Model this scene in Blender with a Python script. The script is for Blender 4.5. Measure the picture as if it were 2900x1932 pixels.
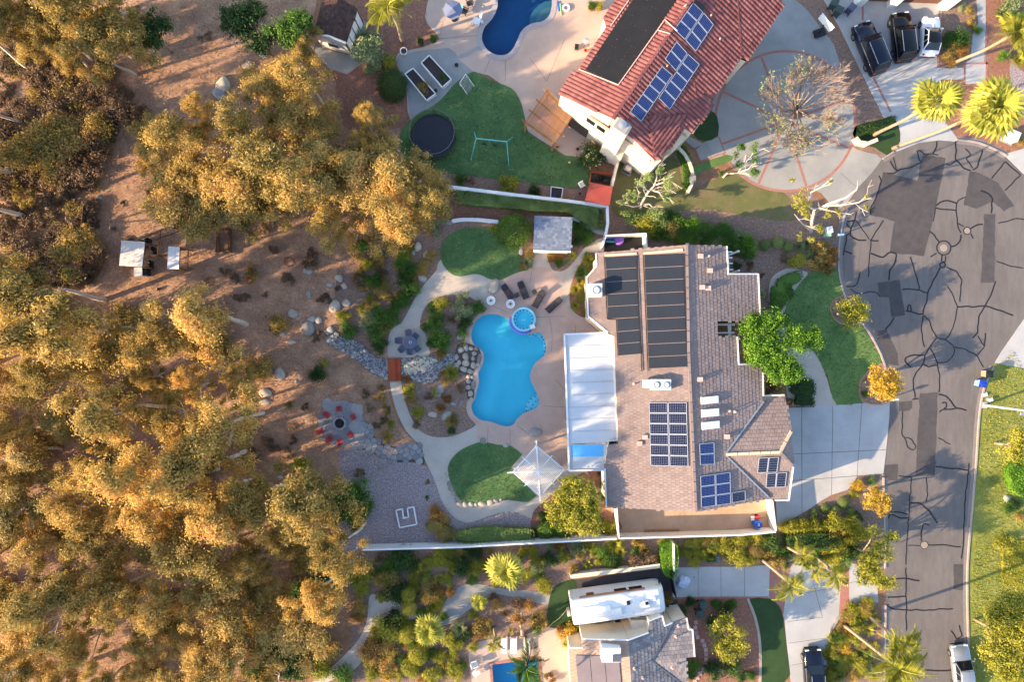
import bpy, bmesh, math, random
import numpy as np
from mathutils import Vector, Matrix, Quaternion
from mathutils.geometry import tessellate_polygon

for _o in list(bpy.data.objects):
    bpy.data.objects.remove(_o)
SC = bpy.context.scene
COL = SC.collection

# ------------------------------------------------------------------ camera, sky, sun, exposure
S = 0.035            # metres per photograph pixel on the ground
H = 68.0             # height of the drone
cam_d = bpy.data.cameras.new('camera')
cam = bpy.data.objects.new('camera', cam_d)
COL.objects.link(cam)
cam.location = (0, 0, H)
cam.rotation_euler = (0, 0, 0)
cam_d.sensor_width = 36.0
cam_d.lens = 36.0 * H / (2900 * S)
cam_d.clip_end = 3000
SC.camera = cam

SUN_EL, SUN_AZ = math.radians(19.0), math.radians(19.5)
sd = Vector((-math.cos(SUN_AZ) * math.cos(SUN_EL), -math.sin(SUN_AZ) * math.cos(SUN_EL), math.sin(SUN_EL)))
W = bpy.data.worlds.new('World')
SC.world = W
W.use_nodes = True
wn = W.node_tree
sky = wn.nodes.new('ShaderNodeTexSky')
sky.sky_type = 'NISHITA'
sky.sun_disc = False
sky.sun_elevation = SUN_EL
sky.sun_rotation = math.atan2(sd.x, sd.y)
sky.dust_density = 1.0
bg = wn.nodes['Background']
bg.inputs['Strength'].default_value = 0.15
wn.links.new(sky.outputs[0], bg.inputs[0])
sun_d = bpy.data.lights.new('sun', 'SUN')
sun_d.energy = 4.6
sun_d.angle = math.radians(0.6)
sun_d.color = (1.0, 0.74, 0.45)
sun = bpy.data.objects.new('sun', sun_d)
COL.objects.link(sun)
sun.rotation_euler = (-sd).to_track_quat('-Z', 'Y').to_euler()
sun.location = (-60, -30, 40)
SC.view_settings.view_transform = 'Standard'
SC.view_settings.look = 'None'
SC.view_settings.gamma = 1.0
SC.view_settings.use_curve_mapping = False
SC.view_settings.exposure = 1.8
try:
    SC.cycles.max_bounces = 6
    SC.cycles.transparent_max_bounces = 12
    SC.cycles.caustics_reflective = False
    SC.cycles.caustics_refractive = False
except Exception:
    pass

# ------------------------------------------------------------------ pixels to places
def P(px, py, h=0.0):
    k = S * (H - h) / H
    return Vector(((px - 1450) * k, (966 - py) * k, h))

def T(ox, oy, f=3.92):
    def g(*a):
        if len(a) == 1:
            return [(ox + p[0] / f, oy + p[1] / f) + tuple(p[2:]) for p in a[0]]
        return (ox + a[0] / f, oy + a[1] / f)
    return g
FV = T(0, 0, 0.8117)
A0, B0, C0, D0 = T(1000, 0), T(1500, 0), T(2000, 0), T(2300, 0)
A3, B3, C3, D3 = T(1000, 300), T(1500, 300), T(2000, 300), T(2300, 300)
A6, B6, C6, D6 = T(1000, 600), T(1500, 600), T(2000, 600), T(2300, 600)
A9, B9, C9, D9 = T(1000, 900), T(1500, 900), T(2000, 900), T(2300, 900)
A12, B12, C12, D12 = T(1000, 1200), T(1500, 1200), T(2000, 1200), T(2300, 1200)
A15, B15, C15, D15 = T(1000, 1532), T(1500, 1532), T(2000, 1532), T(2300, 1532)
L0, L5, L6, L10 = T(500, 0, 2.24), T(0, 500, 2.24), T(500, 600, 2.24), T(500, 1000, 2.24)

def smooth(pts, n=4, closed=True):
    out = []
    m = len(pts)
    rng = range(m) if closed else range(m - 1)
    for i in rng:
        if closed:
            p0, p1, p2, p3 = (np.array(pts[(i + k - 1) % m][:2], float) for k in range(4))
        else:
            p0, p1, p2, p3 = (np.array(pts[min(max(i + k - 1, 0), m - 1)][:2], float) for k in range(4))
        for j in range(n):
            t = j / n
            out.append(tuple(0.5 * ((2 * p1) + (-p0 + p2) * t + (2 * p0 - 5 * p1 + 4 * p2 - p3) * t * t
                                    + (-p0 + 3 * p1 - 3 * p2 + p3) * t ** 3)))
    if not closed:
        out.append(tuple(pts[-1][:2]))
    return out

def inpoly(x, y, poly):
    r = False
    j = len(poly) - 1
    for i in range(len(poly)):
        xi, yi, xj, yj = poly[i][0], poly[i][1], poly[j][0], poly[j][1]
        if (yi > y) != (yj > y) and x < (xj - xi) * (y - yi) / (yj - yi) + xi:
            r = not r
        j = i
    return r

# ------------------------------------------------------------------ materials
def h(r, g, b):
    f = lambda c: (c / 255) / 12.92 if c <= 10 else ((c / 255 + 0.055) / 1.055) ** 2.4
    return (f(r), f(g), f(b), 1)

def base_nodes(name):
    m = bpy.data.materials.new(name)
    m.use_nodes = True
    nt = m.node_tree
    return m, nt, nt.nodes['Principled BSDF']

def ramp(nt, cols, fac, interp='LINEAR'):
    r = nt.nodes.new('ShaderNodeValToRGB')
    r.color_ramp.interpolation = interp
    e = r.color_ramp.elements
    n = len(cols)
    while len(e) < n:
        e.new(0.5)
    for i, c in enumerate(cols):
        e[i].position = i / max(1, n - 1)
        e[i].color = c if len(c) == 4 else (*c, 1)
    nt.links.new(fac, r.inputs[0])
    return r.outputs[0]

def mathn(nt, op, a, b=None, clamp=False):
    n = nt.nodes.new('ShaderNodeMath')
    n.operation = op
    n.use_clamp = clamp
    for i, v in enumerate((a, b)):
        if v is None:
            continue
        if isinstance(v, (int, float)):
            n.inputs[i].default_value = v
        else:
            nt.links.new(v, n.inputs[i])
    return n.outputs[0]

def noise(nt, scale, detail=4, rough=0.6, vec=None, stretch=None):
    n = nt.nodes.new('ShaderNodeTexNoise')
    n.inputs['Scale'].default_value = scale
    n.inputs['Detail'].default_value = detail
    n.inputs['Roughness'].default_value = rough
    if vec is None:
        g = nt.nodes.new('ShaderNodeNewGeometry')
        vec = g.outputs['Position']
    if stretch:
        mp = nt.nodes.new('ShaderNodeMapping')
        mp.inputs['Scale'].default_value = stretch
        nt.links.new(vec, mp.inputs[0])
        vec = mp.outputs[0]
    nt.links.new(vec, n.inputs['Vector'])
    return n.outputs[0]

def M(name, cols, scale=3.0, rough=0.9, bump=0.0, bscale=30.0, metal=0.0, spec=0.3, big=0.0, bigscale=0.15,
      fine=0.0, finescale=25.0, stretch=None, contrast=1.6):
    m, nt, b = base_nodes(name)
    fac = noise(nt, scale, 5, 0.65, stretch=stretch)
    fac = mathn(nt, 'MULTIPLY_ADD', mathn(nt, 'SUBTRACT', fac, 0.5), contrast)
    fac.node.inputs[2].default_value = 0.5
    if fine:
        f2 = mathn(nt, 'MULTIPLY', mathn(nt, 'SUBTRACT', noise(nt, finescale, 2, 0.7), 0.5), fine * 3)
        fac = mathn(nt, 'ADD', fac, f2, True)
    col = ramp(nt, cols, fac)
    if big:
        v = mathn(nt, 'MULTIPLY_ADD', mathn(nt, 'SUBTRACT', noise(nt, bigscale, 4, 0.6), 0.5), big * 3)
        v.node.inputs[2].default_value = 1.0
        mx = nt.nodes.new('ShaderNodeVectorMath')
        mx.operation = 'SCALE'
        nt.links.new(col, mx.inputs[0])
        nt.links.new(v, mx.inputs['Scale'])
        col = mx.outputs[0]
    nt.links.new(col, b.inputs['Base Color'])
    b.inputs['Roughness'].default_value = rough
    b.inputs['Metallic'].default_value = metal
    b.inputs['Specular IOR Level'].default_value = spec
    if bump:
        bp = nt.nodes.new('ShaderNodeBump')
        bp.inputs['Strength'].default_value = bump
        bp.inputs['Distance'].default_value = 0.05
        nt.links.new(noise(nt, bscale, 3, 0.7), bp.inputs['Height'])
        nt.links.new(bp.outputs[0], b.inputs['Normal'])
    return m

def LEAF(name, cols, trans=0.3, objw=0.45):
    m, nt, b = base_nodes(name)
    g = nt.nodes.new('ShaderNodeNewGeometry')
    oi = nt.nodes.new('ShaderNodeObjectInfo')
    nz = mathn(nt, 'MULTIPLY', mathn(nt, 'SUBTRACT', noise(nt, 0.55, 2, 0.5), 0.5), 1.5)
    a = mathn(nt, 'MULTIPLY_ADD', g.outputs['Random Per Island'], (1 - objw) * 0.62)
    a.node.inputs[2].default_value = (1 - objw) * 0.19
    c = mathn(nt, 'MULTIPLY', oi.outputs['Random'], objw)
    fac = mathn(nt, 'ADD', mathn(nt, 'ADD', a, c), nz, True)
    col = ramp(nt, cols, fac)
    nt.links.new(col, b.inputs['Base Color'])
    b.inputs['Roughness'].default_value = 0.6
    b.inputs['Specular IOR Level'].default_value = 0.25
    tr = nt.nodes.new('ShaderNodeBsdfTranslucent')
    nt.links.new(col, tr.inputs[0])
    mx = nt.nodes.new('ShaderNodeMixShader')
    mx.inputs[0].default_value = trans
    nt.links.new(b.outputs[0], mx.inputs[1])
    nt.links.new(tr.outputs[0], mx.inputs[2])
    nt.links.new(mx.outputs[0], nt.nodes['Material Output'].inputs[0])
    return m

def PIECE(name, cols, rough=0.85, wear=0.25, wscale=0.5, spec=0.3, bump=0.0, bscale=20):
    """each separate tile, stone or plank takes its own tone"""
    m, nt, b = base_nodes(name)
    g = nt.nodes.new('ShaderNodeNewGeometry')
    oi = nt.nodes.new('ShaderNodeObjectInfo')
    f = mathn(nt, 'FRACT', mathn(nt, 'ADD', g.outputs['Random Per Island'], oi.outputs['Random']))
    col = ramp(nt, cols, f)
    v = mathn(nt, 'MULTIPLY_ADD', mathn(nt, 'SUBTRACT', noise(nt, wscale, 5, 0.65), 0.5), wear * 3)
    v.node.inputs[2].default_value = 1.0
    mx = nt.nodes.new('ShaderNodeVectorMath')
    mx.operation = 'SCALE'
    nt.links.new(col, mx.inputs[0])
    nt.links.new(v, mx.inputs['Scale'])
    nt.links.new(mx.outputs[0], b.inputs['Base Color'])
    b.inputs['Roughness'].default_value = rough
    b.inputs['Specular IOR Level'].default_value = spec
    if bump:
        bp = nt.nodes.new('ShaderNodeBump')
        bp.inputs['Strength'].default_value = bump
        bp.inputs['Distance'].default_value = 0.05
        nt.links.new(noise(nt, bscale, 3, 0.7), bp.inputs['Height'])
        nt.links.new(bp.outputs[0], b.inputs['Normal'])
    return m

def FLAT(name, c, rough=0.5, metal=0.0, spec=0.4, var=0.12):
    d = tuple(x * (1 - var) for x in c[:3])
    e = tuple(min(1, x * (1 + var)) for x in c[:3])
    return M(name, [d, e], 2.0, rough, metal=metal, spec=spec)

def WATER(name, tint, bump=0.12):
    m, nt, b = base_nodes(name)
    nt.nodes.remove(b)
    t = nt.nodes.new('ShaderNodeBsdfTransparent')
    t.inputs[0].default_value = (*tint, 1)
    gl = nt.nodes.new('ShaderNodeBsdfGlossy')
    gl.inputs['Roughness'].default_value = 0.03
    bp = nt.nodes.new('ShaderNodeBump')
    bp.inputs['Strength'].default_value = bump
    bp.inputs['Distance'].default_value = 0.05
    nt.links.new(noise(nt, 3.0, 3, 0.6), bp.inputs['Height'])
    nt.links.new(bp.outputs[0], gl.inputs['Normal'])
    lw = nt.nodes.new('ShaderNodeLayerWeight')
    nt.links.new(bp.outputs[0], lw.inputs['Normal'])
    fr = mathn(nt, 'MULTIPLY_ADD', mathn(nt, 'POWER', lw.outputs['Facing'], 5.0), 0.9)
    fr.node.inputs[2].default_value = 0.025
    mx = nt.nodes.new('ShaderNodeMixShader')
    nt.links.new(fr, mx.inputs[0])
    nt.links.new(t.outputs[0], mx.inputs[1])
    nt.links.new(gl.outputs[0], mx.inputs[2])
    nt.links.new(mx.outputs[0], nt.nodes['Material Output'].inputs[0])
    return m

def GRID(name, c_cell, c_line, nx, ny, lw=0.04, dots=True, rough=0.25):
    """printed cell pattern of a panel, on its own UVs"""
    m, nt, b = base_nodes(name)
    uv = nt.nodes.new('ShaderNodeUVMap')
    sp = nt.nodes.new('ShaderNodeSeparateXYZ')
    nt.links.new(uv.outputs[0], sp.inputs[0])
    ax = mathn(nt, 'ABSOLUTE', mathn(nt, 'SUBTRACT', mathn(nt, 'FRACT', mathn(nt, 'MULTIPLY', sp.outputs[0], nx)), 0.5))
    ay = mathn(nt, 'ABSOLUTE', mathn(nt, 'SUBTRACT', mathn(nt, 'FRACT', mathn(nt, 'MULTIPLY', sp.outputs[1], ny)), 0.5))
    fac = mathn(nt, 'GREATER_THAN', mathn(nt, 'MAXIMUM', ax, ay), 0.5 - lw)
    if dots:
        fac = mathn(nt, 'MAXIMUM', mathn(nt, 'MULTIPLY', fac, 0.25),
                    mathn(nt, 'GREATER_THAN', mathn(nt, 'ADD', ax, ay), 0.78))
    col = ramp(nt, [c_cell, c_line], fac)
    nt.links.new(col, b.inputs['Base Color'])
    b.inputs['Roughness'].default_value = rough
    b.inputs['Specular IOR Level'].default_value = 0.5
    return m

def BRICK(name, c1, c2, cm, scale=4.0):
    m, nt, b = base_nodes(name)
    g = nt.nodes.new('ShaderNodeNewGeometry')
    t = nt.nodes.new('ShaderNodeTexBrick')
    t.inputs['Scale'].default_value = scale
    t.inputs['Color1'].default_value = c1
    t.inputs['Color2'].default_value = c2
    t.inputs['Mortar'].default_value = cm
    t.inputs['Mortar Size'].default_value = 0.02
    nt.links.new(g.outputs['Position'], t.inputs['Vector'])
    nt.links.new(t.outputs[0], b.inputs['Base Color'])
    b.inputs['Roughness'].default_value = 0.9
    return m

m_ground = M('dry_soil', [h(104, 74, 58), h(136, 100, 76), h(162, 122, 92)], 0.9, bump=0.5, bscale=9, big=0.22, bigscale=0.05, fine=0.25, finescale=6)
m_field = M('straw_field', [h(116, 88, 72), h(152, 118, 96), h(186, 150, 120)], 0.7, bump=0.6, bscale=8, big=0.3, bigscale=0.1, fine=0.4, finescale=5)
m_mulch = M('bark_mulch', [h(92, 72, 64), h(126, 102, 90), h(164, 138, 122)], 5.0, bump=0.7, bscale=14, big=0.15, bigscale=0.3, fine=0.4, finescale=14)
m_redmulch = M('red_mulch', [h(98, 66, 56), h(132, 92, 76), h(162, 118, 96)], 4.0, bump=0.7, bscale=14, big=0.12, fine=0.35, finescale=12)
m_gravel = M('purple_gravel', [h(104, 92, 96), h(140, 126, 128), h(180, 166, 164)], 6.0, bump=0.8, bscale=16, big=0.08, fine=0.6, finescale=10)
m_lawn = M('turf', [h(56, 82, 50), h(74, 104, 60), h(98, 126, 74)], 0.5, bump=0.5, bscale=30, big=0.22, bigscale=0.3, fine=0.35, finescale=10, contrast=1.4)
m_lawnf = M('front_turf', [h(66, 92, 52), h(86, 114, 62), h(110, 134, 76)], 0.4, bump=0.5, bscale=30, big=0.22, bigscale=0.2, fine=0.35, finescale=10, contrast=1.4)
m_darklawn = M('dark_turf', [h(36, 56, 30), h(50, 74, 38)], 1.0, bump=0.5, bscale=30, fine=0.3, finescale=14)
m_drylawn = M('patchy_lawn', [h(122, 100, 82), h(104, 98, 66), h(88, 94, 54), h(112, 104, 68)], 0.45, bump=0.5, bscale=20, big=0.2, fine=0.35, finescale=8, contrast=2.2)
m_sunlawn = M('street_lawn', [h(96, 106, 48), h(118, 124, 58), h(146, 140, 80)], 0.35, bump=0.5, bscale=24, big=0.2, bigscale=0.15, fine=0.4, finescale=9)
m_asphalt = M('asphalt', [h(90, 85, 85), h(110, 104, 102)], 0.8, bump=0.3, bscale=40, big=0.22, bigscale=0.16, fine=0.3, finescale=18, stretch=(2.2, .5, 1))
m_patch = M('asphalt_patch', [h(62, 60, 63), h(78, 74, 75)], 1.2, bump=0.3, bscale=40, big=0.14, bigscale=0.3, fine=0.3, finescale=18)
m_tar = FLAT('crack_tar', h(22, 22, 28), 0.6)
m_conc = M('drive_concrete', [h(146, 146, 148), h(172, 172, 172)], 0.35, bump=0.15, bscale=30, big=0.11, bigscale=0.3, fine=0.16, finescale=9)
m_conc2 = M('weathered_concrete', [h(124, 124, 124), h(154, 153, 150)], 0.35, bump=0.2, bscale=30, big=0.10, bigscale=0.25, fine=0.15, finescale=10)
m_path = M('aggregate_path', [h(160, 150, 140), h(184, 174, 162)], 0.5, bump=0.25, bscale=40, big=0.05, fine=0.25, finescale=12)
m_deck = M('pink_deck', [h(168, 142, 130), h(188, 162, 148)], 0.4, bump=0.15, bscale=30, big=0.1, bigscale=0.2, fine=0.15, finescale=14)
m_patio = M('cream_patio', [h(164, 142, 130), h(186, 164, 150)], 0.3, bump=0.15, bscale=30, big=0.1, bigscale=0.15, fine=0.15, finescale=14)
m_joint = FLAT('joint_line', h(92, 84, 80), 0.9)
m_curb = M('curb_concrete', [h(140, 128, 122), h(168, 154, 144)], 1.0, bump=0.2, big=0.06)
m_gutter = M('gutter_concrete', [h(112, 104, 106), h(132, 123, 122)], 1.0, bump=0.2, big=0.08)
m_brick = BRICK('brick_band', h(140, 84, 74), h(160, 104, 92), h(150, 128, 118), 3.2)
m_tile = PIECE('taupe_roof_tile', [h(124, 108, 104), h(131, 115, 111), h(138, 122, 117), h(127, 111, 107)], wear=0.18, wscale=0.3)
m_redtile = PIECE('red_roof_tile', [h(110, 64, 64), h(126, 75, 73), h(142, 90, 86), h(118, 69, 68)], wear=0.2, wscale=0.4)
m_greytile = PIECE('grey_roof_tile', [h(104, 100, 104), h(122, 116, 118), h(136, 130, 130)], wear=0.18, wscale=0.4)
m_shingle = PIECE('blue_grey_shingle', [h(92, 102, 120), h(106, 116, 134), h(120, 130, 148)], wear=0.12, wscale=0.6)
m_brownshingle = PIECE('brown_shingle', [h(58, 42, 40), h(72, 52, 48), h(86, 63, 56)], wear=0.15, wscale=0.6)
m_white = M('white_paint', [h(206, 207, 208), h(220, 220, 220)], 0.6, 0.45, big=0.03)
m_cover = M('cover_panel', [h(176, 180, 186), h(192, 195, 200)], 0.35, 0.5, big=0.08, bigscale=.5, fine=.12, finescale=6)
m_stucco = M('cream_stucco', [h(206, 190, 168), h(222, 208, 188)], 0.5, bump=0.2, bscale=30, big=0.05)
m_wood = PIECE('cedar_wood', [h(150, 104, 68), h(170, 124, 84), h(132, 90, 58)], wear=0.1)
m_redwood = PIECE('redwood_board', [h(138, 62, 36), h(158, 76, 44), h(122, 52, 32)], wear=0.12)
m_brownwood = PIECE('brown_board', [h(92, 62, 44), h(110, 76, 54), h(78, 52, 38)], wear=0.12)
m_stone = PIECE('boulder_stone', [h(120, 116, 112), h(150, 142, 132), h(176, 164, 148), h(136, 134, 136)], wear=0.3, wscale=2.0, bump=0.5, bscale=8)
m_cobble = PIECE('river_cobble', [h(84, 86, 94), h(112, 114, 122), h(142, 140, 142), h(168, 160, 150)], wear=0.15, wscale=2.0)
m_flag = PIECE('flagstone', [h(118, 118, 124), h(136, 134, 138), h(152, 147, 144)], wear=0.18, wscale=1.5, bump=0.3)
m_grout = M('dark_grout', [h(70, 62, 58), h(92, 82, 76)], 6, bump=0.4)
m_plaster = M('pool_plaster', [h(76, 184, 208), h(98, 198, 218)], 0.4, big=0.1, bigscale=.35)
m_ledge = M('ledge_plaster', [h(128, 196, 214), h(146, 206, 222)], 0.8)
m_blueplaster = M('dark_pool_plaster', [h(44, 92, 128), h(60, 114, 148)], 0.5, big=0.1)
m_water = WATER('pool_water', (0.66, 0.94, 0.975), 0.35)
m_darkwater = WATER('dark_pool_water', (0.42, 0.66, 0.82))
m_bluetile = M('cobalt_tile', [h(30, 50, 150), h(50, 80, 180)], 8, 0.2)
m_dot = FLAT('navy_tile', h(26, 44, 110), 0.3)
m_pv = GRID('solar_cells', h(14, 30, 84), h(112, 132, 176), 10, 6)
m_pv2 = GRID('navy_solar_cells', h(14, 20, 46), h(120, 124, 142), 10, 6)
m_mat = M('heating_mat', [h(26, 32, 42), h(40, 46, 56)], 2.5, 0.5, big=0.12, bigscale=0.6, stretch=(8, 0.4, 1))
m_blackmat = M('black_mat', [h(18, 18, 20), h(28, 27, 29)], 0.8, 0.6, big=0.2, bigscale=.4)
m_greymat = M('grey_mat', [h(96, 88, 96), h(112, 104, 110)], 0.8, 0.5, big=0.08)
m_alu = FLAT('aluminium', h(170, 172, 176), 0.35, 0.6)
m_steel = FLAT('steel', h(120, 122, 126), 0.4, 0.7)
m_glass = FLAT('dark_glass', h(22, 26, 32), 0.08, 0, 0.6)
m_skyl = FLAT('skylight_acrylic', h(226, 230, 236), 0.25)
m_bluepane = FLAT('blue_pane', h(96, 176, 226), 0.15)
m_black = FLAT('black_plastic', h(24, 24, 26), 0.5)
m_dark = FLAT('dark_fabric', h(38, 40, 50), 0.8)
m_rubber = FLAT('rubber', h(20, 20, 21), 0.85)
m_red = FLAT('red_plastic', h(168, 52, 56), 0.5)
m_redmetal = M('red_corrugated', [h(150, 70, 64), h(168, 84, 76)], 1.0, 0.5)
m_teal = FLAT('teal_metal', h(96, 176, 172), 0.4)
m_blue = FLAT('blue_plastic', h(28, 84, 176), 0.4)
m_purple = FLAT('purple_plastic', h(140, 96, 196), 0.45)
m_green = FLAT('green_bin', h(52, 72, 70), 0.6)
m_orange = FLAT('orange_plastic', h(214, 92, 48), 0.5)
m_soil = M('planter_soil', [h(44, 38, 38), h(70, 62, 60)], 8, bump=0.6)
m_terr = FLAT('terracotta', h(150, 90, 66), 0.8)
m_paint_navy = FLAT('navy_paint', h(16, 22, 42), 0.12, 0.2, 0.6)
m_paint_black = FLAT('black_paint', h(14, 14, 18), 0.12, 0.2, 0.6)
m_paint_white = FLAT('white_car_paint', h(214, 218, 226), 0.15, 0.0, 0.6)
m_paint_silver = FLAT('silver_paint', h(150, 156, 166), 0.2, 0.5, 0.6)
m_chrome = FLAT('chrome', h(200, 202, 206), 0.15, 0.9)
m_bark = M('grey_bark', [h(120, 104, 88), h(168, 152, 134)], 2.5, bump=0.5, bscale=10)
m_palebark = M('pale_bark', [h(166, 152, 138), h(206, 194, 180)], 2.0, bump=0.4, bscale=10)
m_palmbark = M('palm_bark', [h(120, 100, 84), h(170, 150, 130)], 4.0, bump=0.6, bscale=12)
m_dead = M('dead_wood', [h(116, 100, 92), h(154, 136, 124)], 2.0)

l_gold = LEAF('gold_leaves', [h(112, 98, 52), h(152, 130, 68), h(190, 158, 86), h(212, 176, 102), h(208, 148, 82)], 0.38, 0.3)
l_olive = LEAF('olive_leaves', [h(98, 90, 50), h(132, 116, 62), h(162, 138, 74), h(188, 160, 90), h(188, 136, 78)], 0.36, 0.3)
l_green = LEAF('green_leaves', [h(52, 82, 32), h(78, 112, 42), h(110, 142, 56)], 0.3)
l_bright = LEAF('bright_green_leaves', [h(62, 96, 26), h(94, 136, 36), h(134, 166, 54)], 0.32, 0.1)
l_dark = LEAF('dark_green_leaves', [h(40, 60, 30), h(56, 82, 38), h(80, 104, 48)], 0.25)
l_yellow = LEAF('yellow_green_leaves', [h(114, 118, 42), h(156, 154, 54), h(194, 184, 84)], 0.4, 0.25)
l_lemon = LEAF('golden_yellow_leaves', [h(150, 118, 36), h(186, 152, 46), h(204, 174, 70), h(188, 124, 60)], 0.3, 0.15)
l_sage = LEAF('sage_leaves', [h(100, 112, 76), h(130, 142, 98), h(160, 166, 124)], 0.28)
l_brown = LEAF('dry_brush_leaves', [h(88, 70, 56), h(126, 102, 78), h(162, 132, 100)], 0.2)
l_orange = LEAF('orange_leaves', [h(126, 92, 48), h(158, 116, 58), h(178, 140, 76)], 0.28)
l_grass = LEAF('straw_blades', [h(136, 102, 68), h(174, 138, 96), h(204, 170, 124)], 0.25, 0.0)
l_palm = LEAF('palm_fronds', [h(120, 126, 46), h(162, 162, 64), h(200, 192, 98)], 0.36, 0.3)
l_palegreen = LEAF('pale_green_leaves', [h(92, 112, 60), h(122, 142, 78), h(154, 168, 102)], 0.3)
m_flower = FLAT('cream_petals', h(236, 228, 160), 0.6)

# ------------------------------------------------------------------ builders
def tag(o, label=None, cat=None, group=None, kind=None):
    if label: o['label'] = label
    if cat: o['category'] = cat
    if group: o['group'] = group
    if kind: o['kind'] = kind
    return o

def thing(name, label, cat, loc=(0, 0, 0), rz=0.0, group=None):
    o = bpy.data.objects.new(name, None)
    COL.objects.link(o)
    o.empty_display_size = 0.2
    o.location = loc
    o.rotation_euler = (0, 0, rz)
    return tag(o, label, cat, group)

def link(name, me, parent=None, world=False):
    o = bpy.data.objects.new(name, me)
    COL.objects.link(o)
    if parent is not None:
        o.parent = parent
        if world:
            m = Matrix.Identity(4)
            q = parent
            chain = []
            while q is not None:
                chain.append(q)
                q = q.parent
            for q in reversed(chain):
                m = m @ q.matrix_parent_inverse @ q.matrix_basis
            o.matrix_parent_inverse = m.inverted()
    return o

def copy_tree(o, parent=None):
    c = o.copy()
    COL.objects.link(c)
    c.parent = parent
    for ch in o.children:
        copy_tree(ch, c)
    return c

class MB:
    def __init__(s):
        s.v, s.f, s.uv = [], [], {}
    def add(s, vs, fs):
        b = len(s.v)
        s.v += [tuple(x) for x in vs]
        s.f += [tuple(b + i for i in f) for f in fs]
        return s
    def box(s, c, d, rz=0.0, mat=None):
        x, y, z = (t / 2 for t in d)
        vs = [Vector((a * x, b * y, e * z)) for e in (-1, 1) for b in (-1, 1) for a in (-1, 1)]
        R = Matrix.Rotation(rz, 4, 'Z') if mat is None else mat
        vs = [R @ p + Vector(c) for p in vs]
        return s.add(vs, [(0, 2, 3, 1), (4, 5, 7, 6), (0, 1, 5, 4), (2, 6, 7, 3), (0, 4, 6, 2), (1, 3, 7, 5)])
    def bar(s, a, b, w, t=None, up=(0, 0, 1)):
        a, b = Vector(a), Vector(b)
        d = (b - a)
        L = d.length
        if L < 1e-6: return s
        x = d / L
        u = Vector(up)
        if abs(x.dot(u)) > 0.98: u = Vector((0, 1, 0))
        y = u.cross(x).normalized()
        z = x.cross(y)
        R = Matrix((x, y, z)).transposed().to_4x4()
        return s.box((a + b) / 2, (L, w, t or w), mat=R)
    def tube(s, pts, radii, n=6, caps=True):
        pts = [Vector(p) for p in pts]
        if not hasattr(radii, '__len__'): radii = [radii] * len(pts)
        base = len(s.v)
        for i, p in enumerate(pts):
            d = (pts[min(i + 1, len(pts) - 1)] - pts[max(i - 1, 0)]).normalized()
            u = Vector((0, 0, 1)) if abs(d.z) < 0.9 else Vector((1, 0, 0))
            a = d.cross(u).normalized()
            b = d.cross(a)
            for k in range(n):
                t = 2 * math.pi * k / n
                s.v.append(tuple(p + (a * math.cos(t) + b * math.sin(t)) * radii[i]))
        for i in range(len(pts) - 1):
            for k in range(n):
                a0, a1 = base + i * n + k, base + i * n + (k + 1) % n
                s.f.append((a0, a0 + n, a1 + n, a1))
        if caps:
            s.f.append(tuple(base + k for k in range(n)))
            s.f.append(tuple(base + (len(pts) - 1) * n + k for k in reversed(range(n))))
        return s
    def cyl(s, c, r, z0, z1, n=16, r2=None):
        return s.lathe(c, [(r, z0), (r if r2 is None else r2, z1)], n)
    def lathe(s, c, prof, n=16, cap0=True, cap1=True):
        base = len(s.v)
        for r, z in prof:
            for k in range(n):
                t = 2 * math.pi * k / n
                s.v.append((c[0] + r * math.cos(t), c[1] + r * math.sin(t), c[2] + z))
        for i in range(len(prof) - 1):
            for k in range(n):
                a, b = base + i * n + k, base + i * n + (k + 1) % n
                s.f.append((a, b, b + n, a + n))
        if cap0: s.f.append(tuple(base + k for k in reversed(range(n))))
        if cap1: s.f.append(tuple(base + (len(prof) - 1) * n + k for k in range(n)))
        return s
    def prism(s, top, thick, down=Vector((0, 0, -1))):
        top = [Vector(p) for p in top]
        n = len(top)
        bot = [p + down * thick for p in top]
        tris = tessellate_polygon([top])
        b = len(s.v)
        s.v += [tuple(p) for p in top + bot]
        a = top[tris[0][1]] - top[tris[0][0]] if tris else Vector()
        for t in tris:
            nrm = (top[t[1]] - top[t[0]]).cross(top[t[2]] - top[t[0]])
            t = t if nrm.dot(down) < 0 else (t[0], t[2], t[1])
            s.f.append(tuple(b + i for i in t))
            s.f.append(tuple(b + n + i for i in reversed(t)))
        ar = sum(top[i].x * top[(i + 1) % n].y - top[(i + 1) % n].x * top[i].y for i in range(n))
        for i in range(n):
            j = (i + 1) % n
            q = (b + i, b + n + i, b + n + j, b + j) if ar > 0 else (b + i, b + j, b + n + j, b + n + i)
            s.f.append(q)
        return s
    def build(s, name, mat, parent=None, world=False, smooth_=False):
        me = bpy.data.meshes.new(name)
        me.from_pydata(s.v, [], s.f)
        if mat: me.materials.append(mat)
        if smooth_:
            me.polygons.foreach_set('use_smooth', [True] * len(me.polygons))
        me.update()
        return link(name, me, parent, world)

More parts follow.
